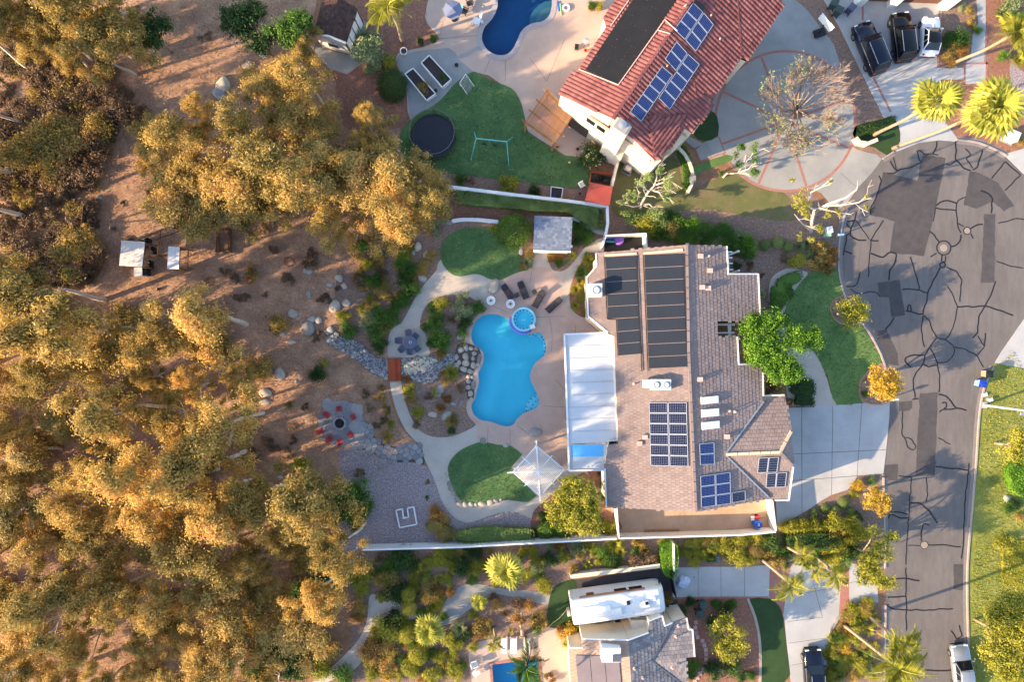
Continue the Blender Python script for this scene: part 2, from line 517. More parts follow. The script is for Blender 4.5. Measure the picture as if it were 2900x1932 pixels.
def quad_uv(name, pts, thick, mat, parent, world=True):
    """thin board with UVs on its top face"""
    me = bpy.data.meshes.new(name)
    bm = bmesh.new()
    n = (Vector(pts[1]) - Vector(pts[0])).cross(Vector(pts[3]) - Vector(pts[0])).normalized()
    if n.z < 0: n = -n
    up = [bm.verts.new(p) for p in pts]
    dn = [bm.verts.new(Vector(p) - n * thick) for p in pts]
    uvl = bm.loops.layers.uv.new('UVMap')
    f = bm.faces.new(up)
    for lp, uv in zip(f.loops, ((0, 0), (1, 0), (1, 1), (0, 1))):
        lp[uvl].uv = uv
    bm.faces.new(dn[::-1])
    for i in range(4):
        j = (i + 1) % 4
        bm.faces.new((up[i], dn[i], dn[j], up[j]))
    bm.normal_update()
    bm.to_mesh(me)
    bm.free()
    me.materials.append(mat)
    return link(name, me, parent, world)

def sheet(name, px, z, mat, thick=0.06, sm=4, holes=(), kind='structure', label=None, cat=None, parent=None):
    """a flat area of ground traced as a smooth outline, with a real edge"""
    pts = smooth(px, sm) if sm > 1 else [p[:2] for p in px]
    outer = [P(*p) + Vector((0, 0, z)) for p in pts]
    loops = [outer] + [[P(*p) + Vector((0, 0, z)) for p in hh] for hh in holes]
    tris = tessellate_polygon(loops)
    allv = [v for l in loops for v in l]
    b = MB()
    for t in tris:
        q = [allv[i] for i in t]
        if (q[1] - q[0]).cross(q[2] - q[0]).z < 0: q = [q[0], q[2], q[1]]
        b.add(q, [(0, 1, 2)])
    for l in loops:
        n = len(l)
        for i in range(n):
            a, c = l[i], l[(i + 1) % n]
            d = Vector((0, 0, -thick))
            b.add([a, a + d, c + d, c], [(0, 1, 2, 3)])
    o = b.build(name, mat, parent, world=parent is not None)
    if parent is None: tag(o, label, cat, kind=kind)
    return o

def strip(name, px, w, z, mat, parent=None, thick=0.004, closed=False, sm=3, label=None, cat=None, kind=None, n0=1.0):
    """ribbon of width w along a traced line"""
    pts = smooth(px, sm, closed) if sm > 1 else [p[:2] for p in px]
    c = [P(*p) for p in pts]
    n = len(c)
    b = MB()
    L, R = [], []
    for i in range(n):
        if closed:
            d = c[(i + 1) % n] - c[i - 1]
        else:
            d = c[min(i + 1, n - 1)] - c[max(i - 1, 0)]
        d.normalize()
        q = Vector((-d.y, d.x, 0)) * w / 2
        L.append(c[i] + q + Vector((0, 0, z)))
        R.append(c[i] - q + Vector((0, 0, z)))
    dn = Vector((0, 0, -thick))
    for i in range(n if closed else n - 1):
        j = (i + 1) % n
        b.add([L[i], R[i], R[j], L[j]], [(0, 1, 2, 3)])
        b.add([L[i], L[j], L[j] + dn, L[i] + dn], [(0, 1, 2, 3)])
        b.add([R[i], R[i] + dn, R[j] + dn, R[j]], [(0, 1, 2, 3)])
    if not closed:
        b.add([L[0], L[0] + dn, R[0] + dn, R[0]], [(0, 1, 2, 3)])
        b.add([L[-1], R[-1], R[-1] + dn, L[-1] + dn], [(0, 1, 2, 3)])
    o = b.build(name, mat, parent, world=parent is not None)
    if parent is None: tag(o, label, cat, kind=kind or 'structure')
    return o

def slabs(parent, px, lines, z, mat, thick=0.05, gap=0.025, name='slab', sm=4):
    """cut an outline along joint lines; each slab is a piece of its own"""
    pts = [P(*p) for p in (smooth(px, sm) if sm > 1 else px)]
    bm = bmesh.new()
    tris = tessellate_polygon([pts])
    vs = [bm.verts.new(p) for p in pts]
    for t in tris:
        try: bm.faces.new([vs[i] for i in t])
        except ValueError: pass
    bmesh.ops.recalc_face_normals(bm, faces=bm.faces)
    cut = []
    for a, b in lines:
        A, B = P(*a), P(*b)
        d = (B - A).normalized()
        n = Vector((-d.y, d.x, 0))
        for off in (-gap / 2, gap / 2):
            bmesh.ops.bisect_plane(bm, geom=bm.verts[:] + bm.edges[:] + bm.faces[:], plane_co=A + n * off, plane_no=n)
        cut.append((A, n))
    kill = [f for f in bm.faces if any(abs((f.calc_center_median() - A).dot(n)) < gap / 2 for A, n in cut)]
    bmesh.ops.delete(bm, geom=kill, context='FACES')
    left = set(bm.faces)
    while left:
        f = left.pop()
        comp, st = [f], [f]
        while st:
            g = st.pop()
            for e in g.edges:
                for k in e.link_faces:
                    if k in left:
                        left.discard(k); comp.append(k); st.append(k)
        b = MB()
        edges = {}
        for g in comp:
            q = [v.co.copy() + Vector((0, 0, z)) for v in g.verts]
            if g.normal.z < 0: q.reverse()
            b.add(q, [tuple(range(len(q)))])
            for e in g.edges:
                if len([k for k in e.link_faces]) == 1:
                    a, c = (v.co.copy() + Vector((0, 0, z)) for v in e.verts)
                    dn = Vector((0, 0, -thick))
                    b.add([a, c, c + dn, a + dn], [(0, 1, 2, 3)])
        b.build(name, mat, parent, world=True)
    bm.free()

# ------------------------------------------------------------------ roofs
class Plane:
    def __init__(s, a, b, c):
        s.p = Vector(a)
        s.n = (Vector(b) - s.p).cross(Vector(c) - s.p).normalized()
        if s.n.z < 0: s.n = -s.n
        s.u = Vector((0, 0, 1)).cross(s.n)
        s.u = s.u.normalized() if s.u.length > 1e-5 else Vector((1, 0, 0))
        s.dn = s.u.cross(s.n).normalized()
        if s.dn.z > 0: s.dn = -s.dn
    def hit(s, px, py, lift=0.0):
        C = Vector((0, 0, H))
        d = P(px, py) - C
        t = (s.p + s.n * lift - C).dot(s.n) / d.dot(s.n)
        return C + d * t

def ridge(a, b, pitch):
    d = (Vector(b) - Vector(a))
    d.z = 0
    d.normalize()
    q = Vector((-d.y, d.x, 0))
    dz = Vector((0, 0, pitch))
    return Plane(a, b, Vector(a) + q - dz), Plane(a, b, Vector(a) - q - dz)

_tile_me = {}
def roof_face(parent, pl, px, mat, tw=0.33, tl=0.36, style='flat', indiv=0, wall=None, shrink=0.955, turn=False, thick=0.16, zb=0.0, deckmat=None):
    pts = [pl.hit(*p) for p in px]
    down = -pl.n
    MB().prism(pts, thick, Vector((0, 0, -1))).build('roof_deck', deckmat or mat, parent, True)
    u, v, n = pl.u, pl.dn, pl.n
    if turn: u, v = v, -u
    o = pl.p
    uv = [((p - o).dot(u), (p - o).dot(v)) for p in pts]
    u0, u1 = min(a for a, b in uv), max(a for a, b in uv)
    v0, v1 = min(b for a, b in uv), max(b for a, b in uv)
    g = 0.012
    if style == 'flat':
        tv = [(-tw / 2 + g, 0, 0.012), (tw / 2 - g, 0, 0.012), (tw / 2 - g, tl - g, 0.032), (-tw / 2 + g, tl - g, 0.032),
              (-tw / 2 + g, tl - g, 0), (tw / 2 - g, tl - g, 0), (-tw / 2 + g, 0, 0), (tw / 2 - g, 0, 0)]
        tf = [(0, 1, 2, 3), (3, 2, 5, 4), (0, 3, 4, 6), (1, 7, 5, 2)]
    else:
        tv, tf = [], []
        ns = 5
        for e, (yy, up) in enumerate(((0, 0.0), (tl * 1.04, 0.03))):
            for k in range(ns):
                a = math.pi * k / (ns - 1)
                tv.append((-math.cos(a) * tw * 0.5, yy, 0.01 + up + math.sin(a) * tw * 0.36))
        for k in range(ns - 1):
            tf.append((k, k + 1, ns + k + 1, ns + k))
        tf.append(tuple(ns + k for k in range(ns)))
    mats = []
    r = 0
    y = v0
    while y < v1:
        x = u0 + (tw / 2 if (r % 2 and style == 'flat') else 0)
        while x < u1 + tw:
            if inpoly(x, y + tl / 2, uv):
                mats.append((x, y))
            x += tw
        y += tl
        r += 1
    rr = random.Random(len(mats))
    basis = Matrix((u, v, n)).transposed()
    single = set(rr.sample(range(len(mats)), min(indiv, len(mats)))) if indiv else set()
    me = None
    b = MB()
    for i, (x, y) in enumerate(mats):
        c = o + u * x + v * y
        if i in single:
            if me is None:
                me = bpy.data.meshes.new('roof_tile')
                me.from_pydata(tv, [], tf)
                me.materials.append(mat)
                me.update()
            t = link('roof_tile', me, parent, True)
            t.matrix_basis = Matrix.Translation(c) @ basis.to_4x4()
        else:
            j = rr.uniform(-0.006, 0.010)
            b.add([c + u * a + v * bb + n * (cc + j) for a, bb, cc in tv], tf)
    if b.v:
        tag(b.build('roof_tiles', mat, parent, True), kind='stuff')
    if wall:
        c = sum(pts, Vector()) / len(pts)
        wp = [c + (p - c) * shrink for p in pts]
        b = MB()
        top = [p - Vector((0, 0, thick + 0.02)) for p in wp]
        nn = len(top)
        ar = sum(top[i].x * top[(i + 1) % nn].y - top[(i + 1) % nn].x * top[i].y for i in range(nn))
        for i in range(nn):
            a, d = top[i], top[(i + 1) % nn]
            if ar < 0: a, d = d, a
            b.add([(a.x, a.y, zb), (d.x, d.y, zb), d, a], [(0, 1, 2, 3)])
        b.build('wall', wall, parent, True)
    return pts

def on_roof(parent, pl, px4, name, mat, lift=0.10, thick=0.05):
    pts = [pl.hit(p[0], p[1], lift) for p in px4]
    return MB().prism(pts, thick, -pl.n).build(name, mat, parent, True)

def trim(parent, pl, px, mat=None, w=0.12, name='gutter', lift=0.03):
    pts = [pl.hit(*p, lift) for p in px]
    for a, b in zip(pts, pts[1:]):
        MB().bar(a, b, w, 0.12).build(name, mat or m_white, parent, True)

def lerp(a, b, t): return tuple(x + (y - x) * t for x, y in zip(a, b))

def panels(parent, pl, c4, nx, ny, mat, name='solar_panel', lift=0.12, gap=0.06, frame=None, thick=0.04):
    tl, tr, br, bl = c4
    for i in range(nx):
        for j in range(ny):
            q = []
            for di, dj in ((0, 0), (1, 0), (1, 1), (0, 1)):
                a, b = (i + di) / nx, (j + dj) / ny
                q.append(lerp(lerp(tl, tr, a), lerp(bl, br, a), b))
            pts = [pl.hit(*p, lift) for p in q]
            c = sum(pts, Vector()) / 4
            inner = []
            for p in pts:
                d = p - c
                inner.append(c + d * (1 - gap / d.length))
            o = quad_uv(name, inner, thick, mat, parent)
            if frame:
                b = MB()
                for a, d in zip(inner, inner[1:] + inner[:1]):
                    b.bar(a + pl.n * 0.005, d + pl.n * 0.005, 0.05, 0.03, up=pl.n)
                b.build('panel_frame', frame, o, True)

# ------------------------------------------------------------------ leaves
def leaf_me(name, C, N, L, Wd, mat, rng, quad=True, along=None, jit=0.35):
    n = len(C)
    C = np.asarray(C, float); N = np.asarray(N, float)
    N = N + rng.normal(0, jit, (n, 3))
    N /= np.linalg.norm(N, axis=1)[:, None] + 1e-9
    R = rng.normal(0, 1, (n, 3)) if along is None else along + rng.normal(0, 0.25, (n, 3))
    Tn = R - N * np.sum(R * N, axis=1)[:, None]
    Tn /= np.linalg.norm(Tn, axis=1)[:, None] + 1e-9
    B = np.cross(N, Tn)
    k = rng.uniform(0.7, 1.3, (n, 1))
    Lh, Wh = L * k / 2, Wd * k / 2
    V = np.empty((n, 4, 3))
    V[:, 0] = C - Tn * Lh; V[:, 1] = C + B * Wh; V[:, 2] = C + Tn * Lh; V[:, 3] = C - B * Wh
    me = bpy.data.meshes.new(name)
    me.vertices.add(n * 4)
    me.vertices.foreach_set('co', V.reshape(-1))
    me.loops.add(n * 4)
    me.loops.foreach_set('vertex_index', np.arange(n * 4, dtype=np.int32))
    me.polygons.add(n)
    me.polygons.foreach_set('loop_start', np.arange(0, n * 4, 4, dtype=np.int32))
    me.update()
    me.validate()
    if mat: me.materials.append(mat)
    return me

def blob_pts(rng, blobs, dens, lo=0.55, updown=0.25, soft=False):
    """points and normals through a set of (x,y,z,r,rz) lumps"""
    Cs, Ns = [], []
    for (x, y, z, r, rz) in blobs:
        n = max(12, int(dens * r * r))
        d = rng.normal(0, 1, (n, 3))
        d /= np.linalg.norm(d, axis=1)[:, None]
        low = d[:, 2] < -updown
        d[low, 2] *= -1
        rad = rng.uniform(lo ** 3, 1, n) ** (1 / 3)
        rad *= rng.uniform(0.85, 1.12, n)
        if soft: rad = np.abs(rng.normal(0.66, 0.42, n))
        p = d * rad[:, None] * np.array([r, r, rz]) + np.array([x, y, z])
        Cs.append(p); Ns.append(d)
    return np.concatenate(Cs), np.concatenate(Ns)

def grow(rng, p, d, L, r, depth, segs, tips, spread=0.7, up=0.25, kids=(2, 3), shrink=0.72):
    q = p
    n = 3
    pts, rad = [p], [r]
    for i in range(n):
        d = (d + Vector((rng.uniform(-.18, .18), rng.uniform(-.18, .18), rng.uniform(-.08, .12)))).normalized()
        q = q + d * (L / n)
        pts.append(q)
        rad.append(r * (1 - 0.45 * (i + 1) / n))
    segs.append((pts, rad))
    if depth <= 0:
        tips.append((q, d))
        return
    for k in range(rng.randint(*kids)):
        a = Vector((rng.uniform(-1, 1), rng.uniform(-1, 1), rng.uniform(-0.5, 0.6)))
        nd = (d + a * spread + Vector((0, 0, up))).normalized()
        s = pts[-1] if k < 2 else pts[-2]
        grow(rng, s, nd, L * rng.uniform(shrink - .1, shrink + .1), rad[-1] * 0.8, depth - 1, segs, tips, spread, up, kids, shrink)

def branch_me(name, segs, mat, n=5):
    b = MB()
    for pts, rad in segs:
        b.tube(pts, [max(q, .017) for q in rad], n if rad[0] > 0.05 else 3, caps=False)
    me = bpy.data.meshes.new(name)
    me.from_pydata(b.v, [], b.f)
    me.materials.append(mat)
    me.update()
    return me

def set_mat(o, m):
    o.material_slots[0].link = 'OBJECT'
    o.material_slots[0].material = m

# shrubs: one unit-sized mesh per habit, scaled copies
def shrub_meshes():
    D = {}
    for v in range(3):
        g = np.random.default_rng(10 + v)
        C, N = blob_pts(g, [(0, 0, 0.35, 0.95, 0.75)], 3200, 0.84, 0.5)
        D['ball', v] = leaf_me('foliage', C, N, 0.10, 0.065, None, g, jit=0.5)
        bl = [(g.uniform(-.55, .55), g.uniform(-.55, .55), g.uniform(.2, .6), g.uniform(.32, .5), g.uniform(.3, .5)) for _ in range(9)]
        C, N = blob_pts(g, bl, 2200, 0.4, .4, True)
        D['loose', v] = leaf_me('foliage', C, N, 0.12, 0.06, None, g, jit=0.6)
        bl = [(g.uniform(-.7, .7), g.uniform(-.7, .7), g.uniform(.15, .5), g.uniform(.2, .36), g.uniform(.2, .4)) for _ in range(12)]
        C, N = blob_pts(g, bl, 1600, 0.2)
        D['airy', v] = leaf_me('foliage', C, N, 0.2, 0.045, None, g, jit=0.9)
        for nm, cnt, w, el in (('tuft', 150, 0.05, (0.25, 1.2)), ('agave', 34, 0.13, (0.2, 1.1))):
            b = MB()
            for k in range(cnt):
                a = g.uniform(0, 6.283)
                e = g.uniform(*el)
                L = g.uniform(.7, 1.05)
                d = Vector((math.cos(a) * math.cos(e), math.sin(a) * math.cos(e), math.sin(e)))
                q = Vector((-math.sin(a), math.cos(a), 0)) * w / 2
                p0 = Vector((math.cos(a) * .06, math.sin(a) * .06, .02))
                p1 = p0 + d * L * .55
                p2 = p0 + d * L + Vector((0, 0, -0.28 * L * math.cos(e)))
                b.add([p0 - q, p0 + q, p1 + q, p1 - q, p2], [(0, 1, 2, 3), (3, 2, 4)])
            me = bpy.data.meshes.new('foliage')
            me.from_pydata(b.v, [], b.f)
            D[nm, v] = me
    g = np.random.default_rng(44)
    C, N = blob_pts(g, [(0, 0, .35, .95, .75)], 9000, .8, .5)
    D['big', 0] = leaf_me('foliage', C, N, .065, .04, None, g, jit=.7)
    D['big', 1] = D['big', 2] = D['big', 0]
    for me in D.values():
        if not me.materials: me.materials.append(l_green)
    return D
SHR = shrub_meshes()
_rs = random.Random(5)
SHAPE_WORD = {'big': 'clipped round shrub', 'ball': 'clipped round shrub', 'loose': 'bushy shrub', 'airy': 'loose airy shrub', 'tuft': 'grassy tuft plant', 'agave': 'spiky rosette plant'}
COLOR_WORD = {}
SHAPE_NAME = {'big': 'clipped_shrub', 'ball': 'clipped_shrub', 'loose': 'shrub', 'airy': 'wispy_shrub', 'tuft': 'tuft_plant', 'agave': 'rosette_plant'}
def shrub(px, py, rp, habit, mat, where, hk=1.0, cat='shrub', name=None, label=None):
    name = SHAPE_NAME[habit]
    r = rp * S * 1.25
    hh = r * 0.7 * hk
    p = P(px, py, hh)
    o = bpy.data.objects.new(name, SHR[habit, _rs.randrange(3)])
    COL.objects.link(o)
    o.location = (p.x, p.y, -0.02)
    o.rotation_euler = (0, 0, _rs.uniform(0, 6.28))
    o.scale = (r * _rs.uniform(.92, 1.08), r * _rs.uniform(.92, 1.08), r * hk * _rs.uniform(.85, 1.1))
    set_mat(o, mat)
    col = mat.name.split('_leaves')[0].replace('_', ' ').replace('palm fronds', 'lime')
    lb = label or f'{col} {SHAPE_WORD[habit]} {where}'
    return tag(o, lb, cat, lb)

def shrubs(tile, rows, where, f=3.92, hk=1.0):
    for r in rows:
        x, y = tile(r[0], r[1])
        shrub(x, y, r[2] / f, r[3], r[4], where, r[5] if len(r) > 5 else hk)

def hedge(px, hgt, mat, label, name='hedge', leaf=0.14, dens=110, sm=3, cat='hedge', bumpy=0.15):
    """a clipped or sprawling hedge filling an outline"""
    pts = [P(*p) for p in (smooth(px, sm) if sm > 1 else px)]
    poly = [(p.x, p.y) for p in pts]
    x0, x1 = min(p[0] for p in poly), max(p[0] for p in poly)
    y0, y1 = min(p[1] for p in poly), max(p[1] for p in poly)
    g = np.random.default_rng(int(abs(x0 * 100) + abs(y1 * 10)))
    n = int((x1 - x0) * (y1 - y0) * dens * 1.8)
    X, Y = g.uniform(x0, x1, n), g.uniform(y0, y1, n)
    keep = np.array([inpoly(a, b, poly) for a, b in zip(X, Y)])
    X, Y = X[keep], Y[keep]
    Z = hgt * (1 - bumpy + bumpy * np.sin(X * 2.1) * np.sin(Y * 2.4 + X)) * g.uniform(.72, 1.05, len(X))
    C = np.stack([X, Y, Z], 1)
    N = np.tile([0, 0, 1.0], (len(X), 1))
    # sides
    per = []
    for a, b in zip(pts, pts[1:] + pts[:1]):
        L = (b - a).length
        m = int(L * hgt * dens * 0.8)
        t = g.uniform(0, 1, m)[:, None]
        q = np.array(a)[None] * (1 - t) + np.array(b)[None] * t
        q[:, 2] = g.uniform(0, hgt, m)
        per.append(q)
    per = np.concatenate(per)
    C = np.concatenate([C, per]); N = np.concatenate([N, np.tile([0, 0, .6], (len(per), 1)) + g.normal(0, .6, (len(per), 3))])
    cx, cy = np.mean([p[0] for p in poly]), np.mean([p[1] for p in poly])
    root = thing(name, label, cat, (cx, cy, 0))
    me = leaf_me('foliage', C, N, leaf, leaf * .55, mat, g, jit=0.7)
    link('foliage', me, root, True)
    c = Vector((cx, cy, 0))
    inn = [c + (p - c) * 0.9 + Vector((0, 0, hgt * 0.6)) for p in pts]
    MB().prism(inn, hgt * 0.6).build('inner_twigs', mat, root, True)
    return root

# trees
def euc_variants():
    out = []
    for v in range(6):
        g = np.random.default_rng(100 + v)
        rr = random.Random(100 + v)
        segs, tips = [], []
        base = Vector((0, 0, -0.1))
        grow(rr, base, Vector((rr.uniform(-.08, .08), rr.uniform(-.08, .08), 1)), 4.6, 0.26, 3, segs, tips, 0.75, 0.28, (2, 3), 0.66)
        bl = []
        for (t, d) in tips:
            r = g.uniform(.45, 1.0)
            bl.append((t.x, t.y, max(t.z, 4.5), r, r * g.uniform(.7, 1.2)))
            e_ = t + Vector((d.x, d.y, 0)) * g.uniform(.4, 1.1)
            bl.append((e_.x, e_.y, max(e_.z, 4.5) - .3, r * .55, r * .6))
        for _ in range(20):
            a, q = g.uniform(0, 6.28), g.uniform(.3, 3.6)
            bl.append((math.cos(a) * q, math.sin(a) * q, g.uniform(6.0, 10.6) - q * .5, g.uniform(.45, 1.0), g.uniform(.4, .9)))
        C, N = blob_pts(g, bl, 900, 0.3, 0.7, True)
        N[:, 2] += 0.2
        al = np.tile([0, 0, -0.7], (len(C), 1)) + g.normal(0, .8, (len(C), 3))
        cme = leaf_me('crown', C, N, 0.27, 0.095, l_gold, g, along=al, jit=0.6)
        tme = branch_me('trunk', segs, m_palebark)
        rad = max(math.hypot(b[0], b[1]) + b[3] for b in bl)
        out.append((tme, cme, rad))
    return out
EUC = euc_variants()
_re = random.Random(77)
def eucalyptus(px, py, rp, mat, label, hc=None, scz=None):
    tme, cme, rad = EUC[_re.randrange(6)]
    sc = rp * S / rad * 1.12
    zk = scz or ((_re.uniform(.9, 1.15) if _re.random() < .42 else _re.uniform(.48, .64)) * max(0.8, min(1.3, sc * 1.1)))
    hc = 8.0 * zk
    p = P(px, py, hc)
    label = label.replace('gold-leaved', 'olive-leaved') if mat is l_olive else label
    root = thing('eucalyptus_tree', label, 'tree', (p.x, p.y, 0), _re.uniform(0, 6.28), label)
    for nm, me in (('trunk', tme), ('crown', cme)):
        o = link(nm, me, root)
        o.scale = (sc, sc, zk)
        if nm == 'crown': set_mat(o, mat)
    return root

def blob_tree(name, label, px_blobs, hb, mat, leaf=0.2, dens=150, bark=None, flat=0.75, trunk_r=0.16, group=None, lo=0.4, base=None, cat='tree'):
    """px_blobs: (px,py,r_px) lumps at crown height hb (metres)"""
    g = np.random.default_rng(int(px_blobs[0][0] * 7 + px_blobs[0][1]))
    rr = random.Random(int(px_blobs[0][0]))
    bl = []
    for b in px_blobs:
        r = b[2] * S * 1.12
        z = hb if len(b) < 4 else b[3]
        p = P(b[0], b[1], z)
        bl.append((p.x, p.y, z, r, r * flat))
    cx, cy = np.mean([b[0] for b in bl]), np.mean([b[1] for b in bl])
    root = thing(name, label, cat, (cx, cy, 0), 0, group)
    sub = []
    for (x, y, z, r, rz) in bl:
        sub.append((x, y, z, r * .75, rz * .75))
        for _ in range(int(6 + 5 * r)):
            a, q = g.uniform(0, 6.28), r * g.uniform(.3, .85)
            s_ = r * g.uniform(.2, .38)
            zz = z + g.uniform(-.3, .75) * rz
            sub.append((x + math.cos(a) * q, y + math.sin(a) * q, zz, s_, s_ * .85))
    C, N = blob_pts(g, sub, dens * 2.8, lo, 0.5, True)
    me = leaf_me('crown', C, N, leaf * .9, leaf * .5, mat, g, jit=0.6)
    link('crown', me, root, True)
    bs = Vector((cx, cy, 0)) if base is None else P(*base)
    b = MB()
    top = Vector((cx, cy, hb))
    b.tube([bs + Vector((0, 0, -.1)), bs.lerp(top, .35) + Vector((.05, .05, 0)), top], [trunk_r, trunk_r * .8, trunk_r * .5], 7)
    for (x, y, z, r, rz) in bl:
        b.tube([bs.lerp(top, .4), Vector(((cx + x) / 2, (cy + y) / 2, hb * .75)), Vector((x, y, z))], [trunk_r * .6, trunk_r * .4, trunk_r * .2], 5)
    b.build('trunk', bark or m_bark, root, True, True)
    return root

def fan_frond_me(seed, L=1.0):
    g = random.Random(seed)
    b = MB()
    n = 15
    w = Vector((0, 0.025, 0))
    pet = Vector((0.42, 0, 0.05))
    b.add([-w, w, pet + w * .6, pet - w * .6], [(0, 1, 2, 3)])
    for k in range(n):
        a = (k / (n - 1) - .5) * math.radians(230)
        r = 0.62 * (1 - 0.18 * abs(a) / 2) * g.uniform(.92, 1.08)
        d = Vector((math.cos(a), math.sin(a), 0))
        q = Vector((-d.y, d.x, 0)) * 0.055
        m_ = pet + d * r * .6 + Vector((0, 0, 0.02 if k % 2 else -0.02))
        t = pet + d * r + Vector((0, 0, -0.14 - 0.06 * g.random()))
        b.add([pet, m_ - q, t, m_ + q], [(0, 1, 2, 3)])
    me = bpy.data.meshes.new('frond')
    me.from_pydata(b.v, [], b.f)
    me.materials.append(l_palm)
    return me
def feather_frond_me(seed):
    g = random.Random(seed)
    b = MB()
    pts = [Vector((t, 0, 0.34 * math.sin(t * 2.4) - 0.55 * t * t)) for t in [i / 9 for i in range(10)]]
    b.tube(pts, [0.018 * (1 - i / 11) for i in range(10)], 3, False)
    for i in range(56):
        t = 0.12 + 0.88 * i / 56
        x = t * 9
        k = min(int(x), 8)
        p = pts[k].lerp(pts[k + 1], x - k)
        L = 0.24 * math.sin(min(1, t * 1.1 + .12) * math.pi) ** .5 * g.uniform(.85, 1.1) + .05
        for s_ in (-1, 1):
            d = Vector((0.55, s_ * .8, g.uniform(-.55, .1))).normalized()
            q = Vector((0.012, 0, 0))
            b.add([p - q, p + d * L * .55 + Vector((.014, 0, .02)), p + d * L + Vector((0, 0, -.05)), p + d * L * .5 - Vector((.012, 0, 0))], [(0, 1, 2, 3)])
    me = bpy.data.meshes.new('frond')
    me.from_pydata(b.v, [], b.f)
    me.materials.append(l_palm)
    return me
FANF = [fan_frond_me(i) for i in range(4)]
FEAF = [feather_frond_me(i) for i in range(4)]
_rp = random.Random(9)
def palm(kind, base, crown, rp, label, mat=l_palm, hgt=None, n=None, tr=0.16, dead=False):
    """base and crown in photo pixels; height follows from how far the crown is thrown outward"""
    rb = math.hypot(base[0] - 1450, base[1] - 966)
    rc = math.hypot(crown[0] - 1450, crown[1] - 966)
    hh = hgt or max(1.2, min(16, H * (1 - rb / rc)))
    c = P(crown[0], crown[1], hh)
    b0 = P(base[0], base[1], 0)
    if hgt: b0 = Vector((c.x * .98 + b0.x * .02, c.y * .98 + b0.y * .02, 0))
    L = rp * S * (H - hh) / H
    root = thing('fan_palm' if kind == 'fan' else 'feather_palm', label, 'palm', b0)
    mid = b0.lerp(c, .5) + Vector((.15, -.1, 0))
    t = MB().tube([b0 - Vector((0, 0, .15)), b0.lerp(c, .12), mid, c - Vector((0, 0, .1))], [tr * 1.5, tr, tr * .9, tr * .8], 8)
    t.build('trunk', m_palmbark, root, True, True)
    n = n or (28 if kind == 'fan' else 15)
    for k in range(n):
        f = link('frond', _rp.choice(FANF if kind == 'fan' else FEAF), root)
        a = k * 2.39996 + _rp.uniform(-.15, .15)
        if kind == 'fan':
            el = 1.15 - 2.05 * (k / n) + _rp.uniform(-.1, .1)
        else:
            el = 0.95 - 1.15 * (k / n) + _rp.uniform(-.12, .12)
        f.location = c - b0
        f.rotation_euler = (_rp.uniform(-.25, .25), -el, a)
        s_ = L * _rp.uniform(.72, 1.15)
        f.scale = (s_, s_ * (1 if kind == 'fan' else 1.5), s_)
        set_mat(f, l_brown if (kind == 'fan' and k > n * .82) else mat)
    return root

# stones
def boulder_meshes():
    out = []
    for v in range(5):
        bm = bmesh.new()
        bmesh.ops.create_icosphere(bm, subdivisions=2, radius=1)
        g = random.Random(v)
        dirs = [(Vector((g.uniform(-1, 1), g.uniform(-1, 1), g.uniform(-.3, 1))).normalized(), g.uniform(.62, .9)) for _ in range(9)]
        for vt in bm.verts:
            p = vt.co.copy()
            for d, k in dirs:
                e = p.dot(d) - k
                if e > 0: p -= d * e * .85
            p *= g.uniform(.96, 1.04)
            p.z *= .75
            vt.co = p
        me = bpy.data.meshes.new('boulder')
        bm.to_mesh(me)
        bm.free()
        me.materials.append(m_stone)
        me.polygons.foreach_set('use_smooth', [True] * len(me.polygons))
        out.append(me)
    return out
BLD = boulder_meshes()
_rb = random.Random(3)
def boulder(px, py, rx, ry, rot, label, hk=0.8, parent=None, mat=None):
    r = max(rx, ry) * S
    hh = min(rx, ry) * S * hk
    p = P(px, py, hh * .5)
    o = link('boulder', BLD[_rb.randrange(5)], parent, parent is not None)
    o.location = (p.x, p.y, hh * .22)
    o.rotation_euler = (0, 0, -math.radians(rot))
    o.scale = (rx * S, ry * S, hh)
    if mat: set_mat(o, mat)
    if parent is None: tag(o, label, 'boulder', label)
    return o

def pebbles(name, px, n, rmin, rmax, mat, z=0.02, parent=None, sm=3):
    pts = [P(*p) for p in (smooth(px, sm) if sm > 1 else px)]
    poly = [(p.x, p.y) for p in pts]
    x0, x1 = min(p[0] for p in poly), max(p[0] for p in poly)
    y0, y1 = min(p[1] for p in poly), max(p[1] for p in poly)
    g = random.Random(n)
    bm = bmesh.new()
    bmesh.ops.create_icosphere(bm, subdivisions=1, radius=1)
    bv = np.array([v.co[:] for v in bm.verts])
    bf = [[v.index for v in f.verts] for f in bm.faces]
    bm.free()
    b = MB()
    k = 0
    while k < n:
        x, y = g.uniform(x0, x1), g.uniform(y0, y1)
        if not inpoly(x, y, poly): continue
        k += 1
        r = g.uniform(rmin, rmax) * (1 if g.random() > .08 else 1.8)
        a = g.uniform(0, 3.14)
        ca, sa = math.cos(a), math.sin(a)
        v = bv * np.array([r, r * g.uniform(.6, .9), r * .6])
        vx = v[:, 0] * ca - v[:, 1] * sa + x
        vy = v[:, 0] * sa + v[:, 1] * ca + y
        b.add(np.stack([vx, vy, v[:, 2] + z + r * .2], 1), bf)
    o = b.build(name, mat, parent, parent is not None, True)
    return tag(o, kind='stuff')

def clip_half(poly, a, n):
    out = []
    m = len(poly)
    for i in range(m):
        p, q = poly[i], poly[(i + 1) % m]
        dp, dq = (p - a).dot(n), (q - a).dot(n)
        if dp <= 0: out.append(p)
        if dp * dq < 0: out.append(p.lerp(q, dp / (dp - dq)))
    return out

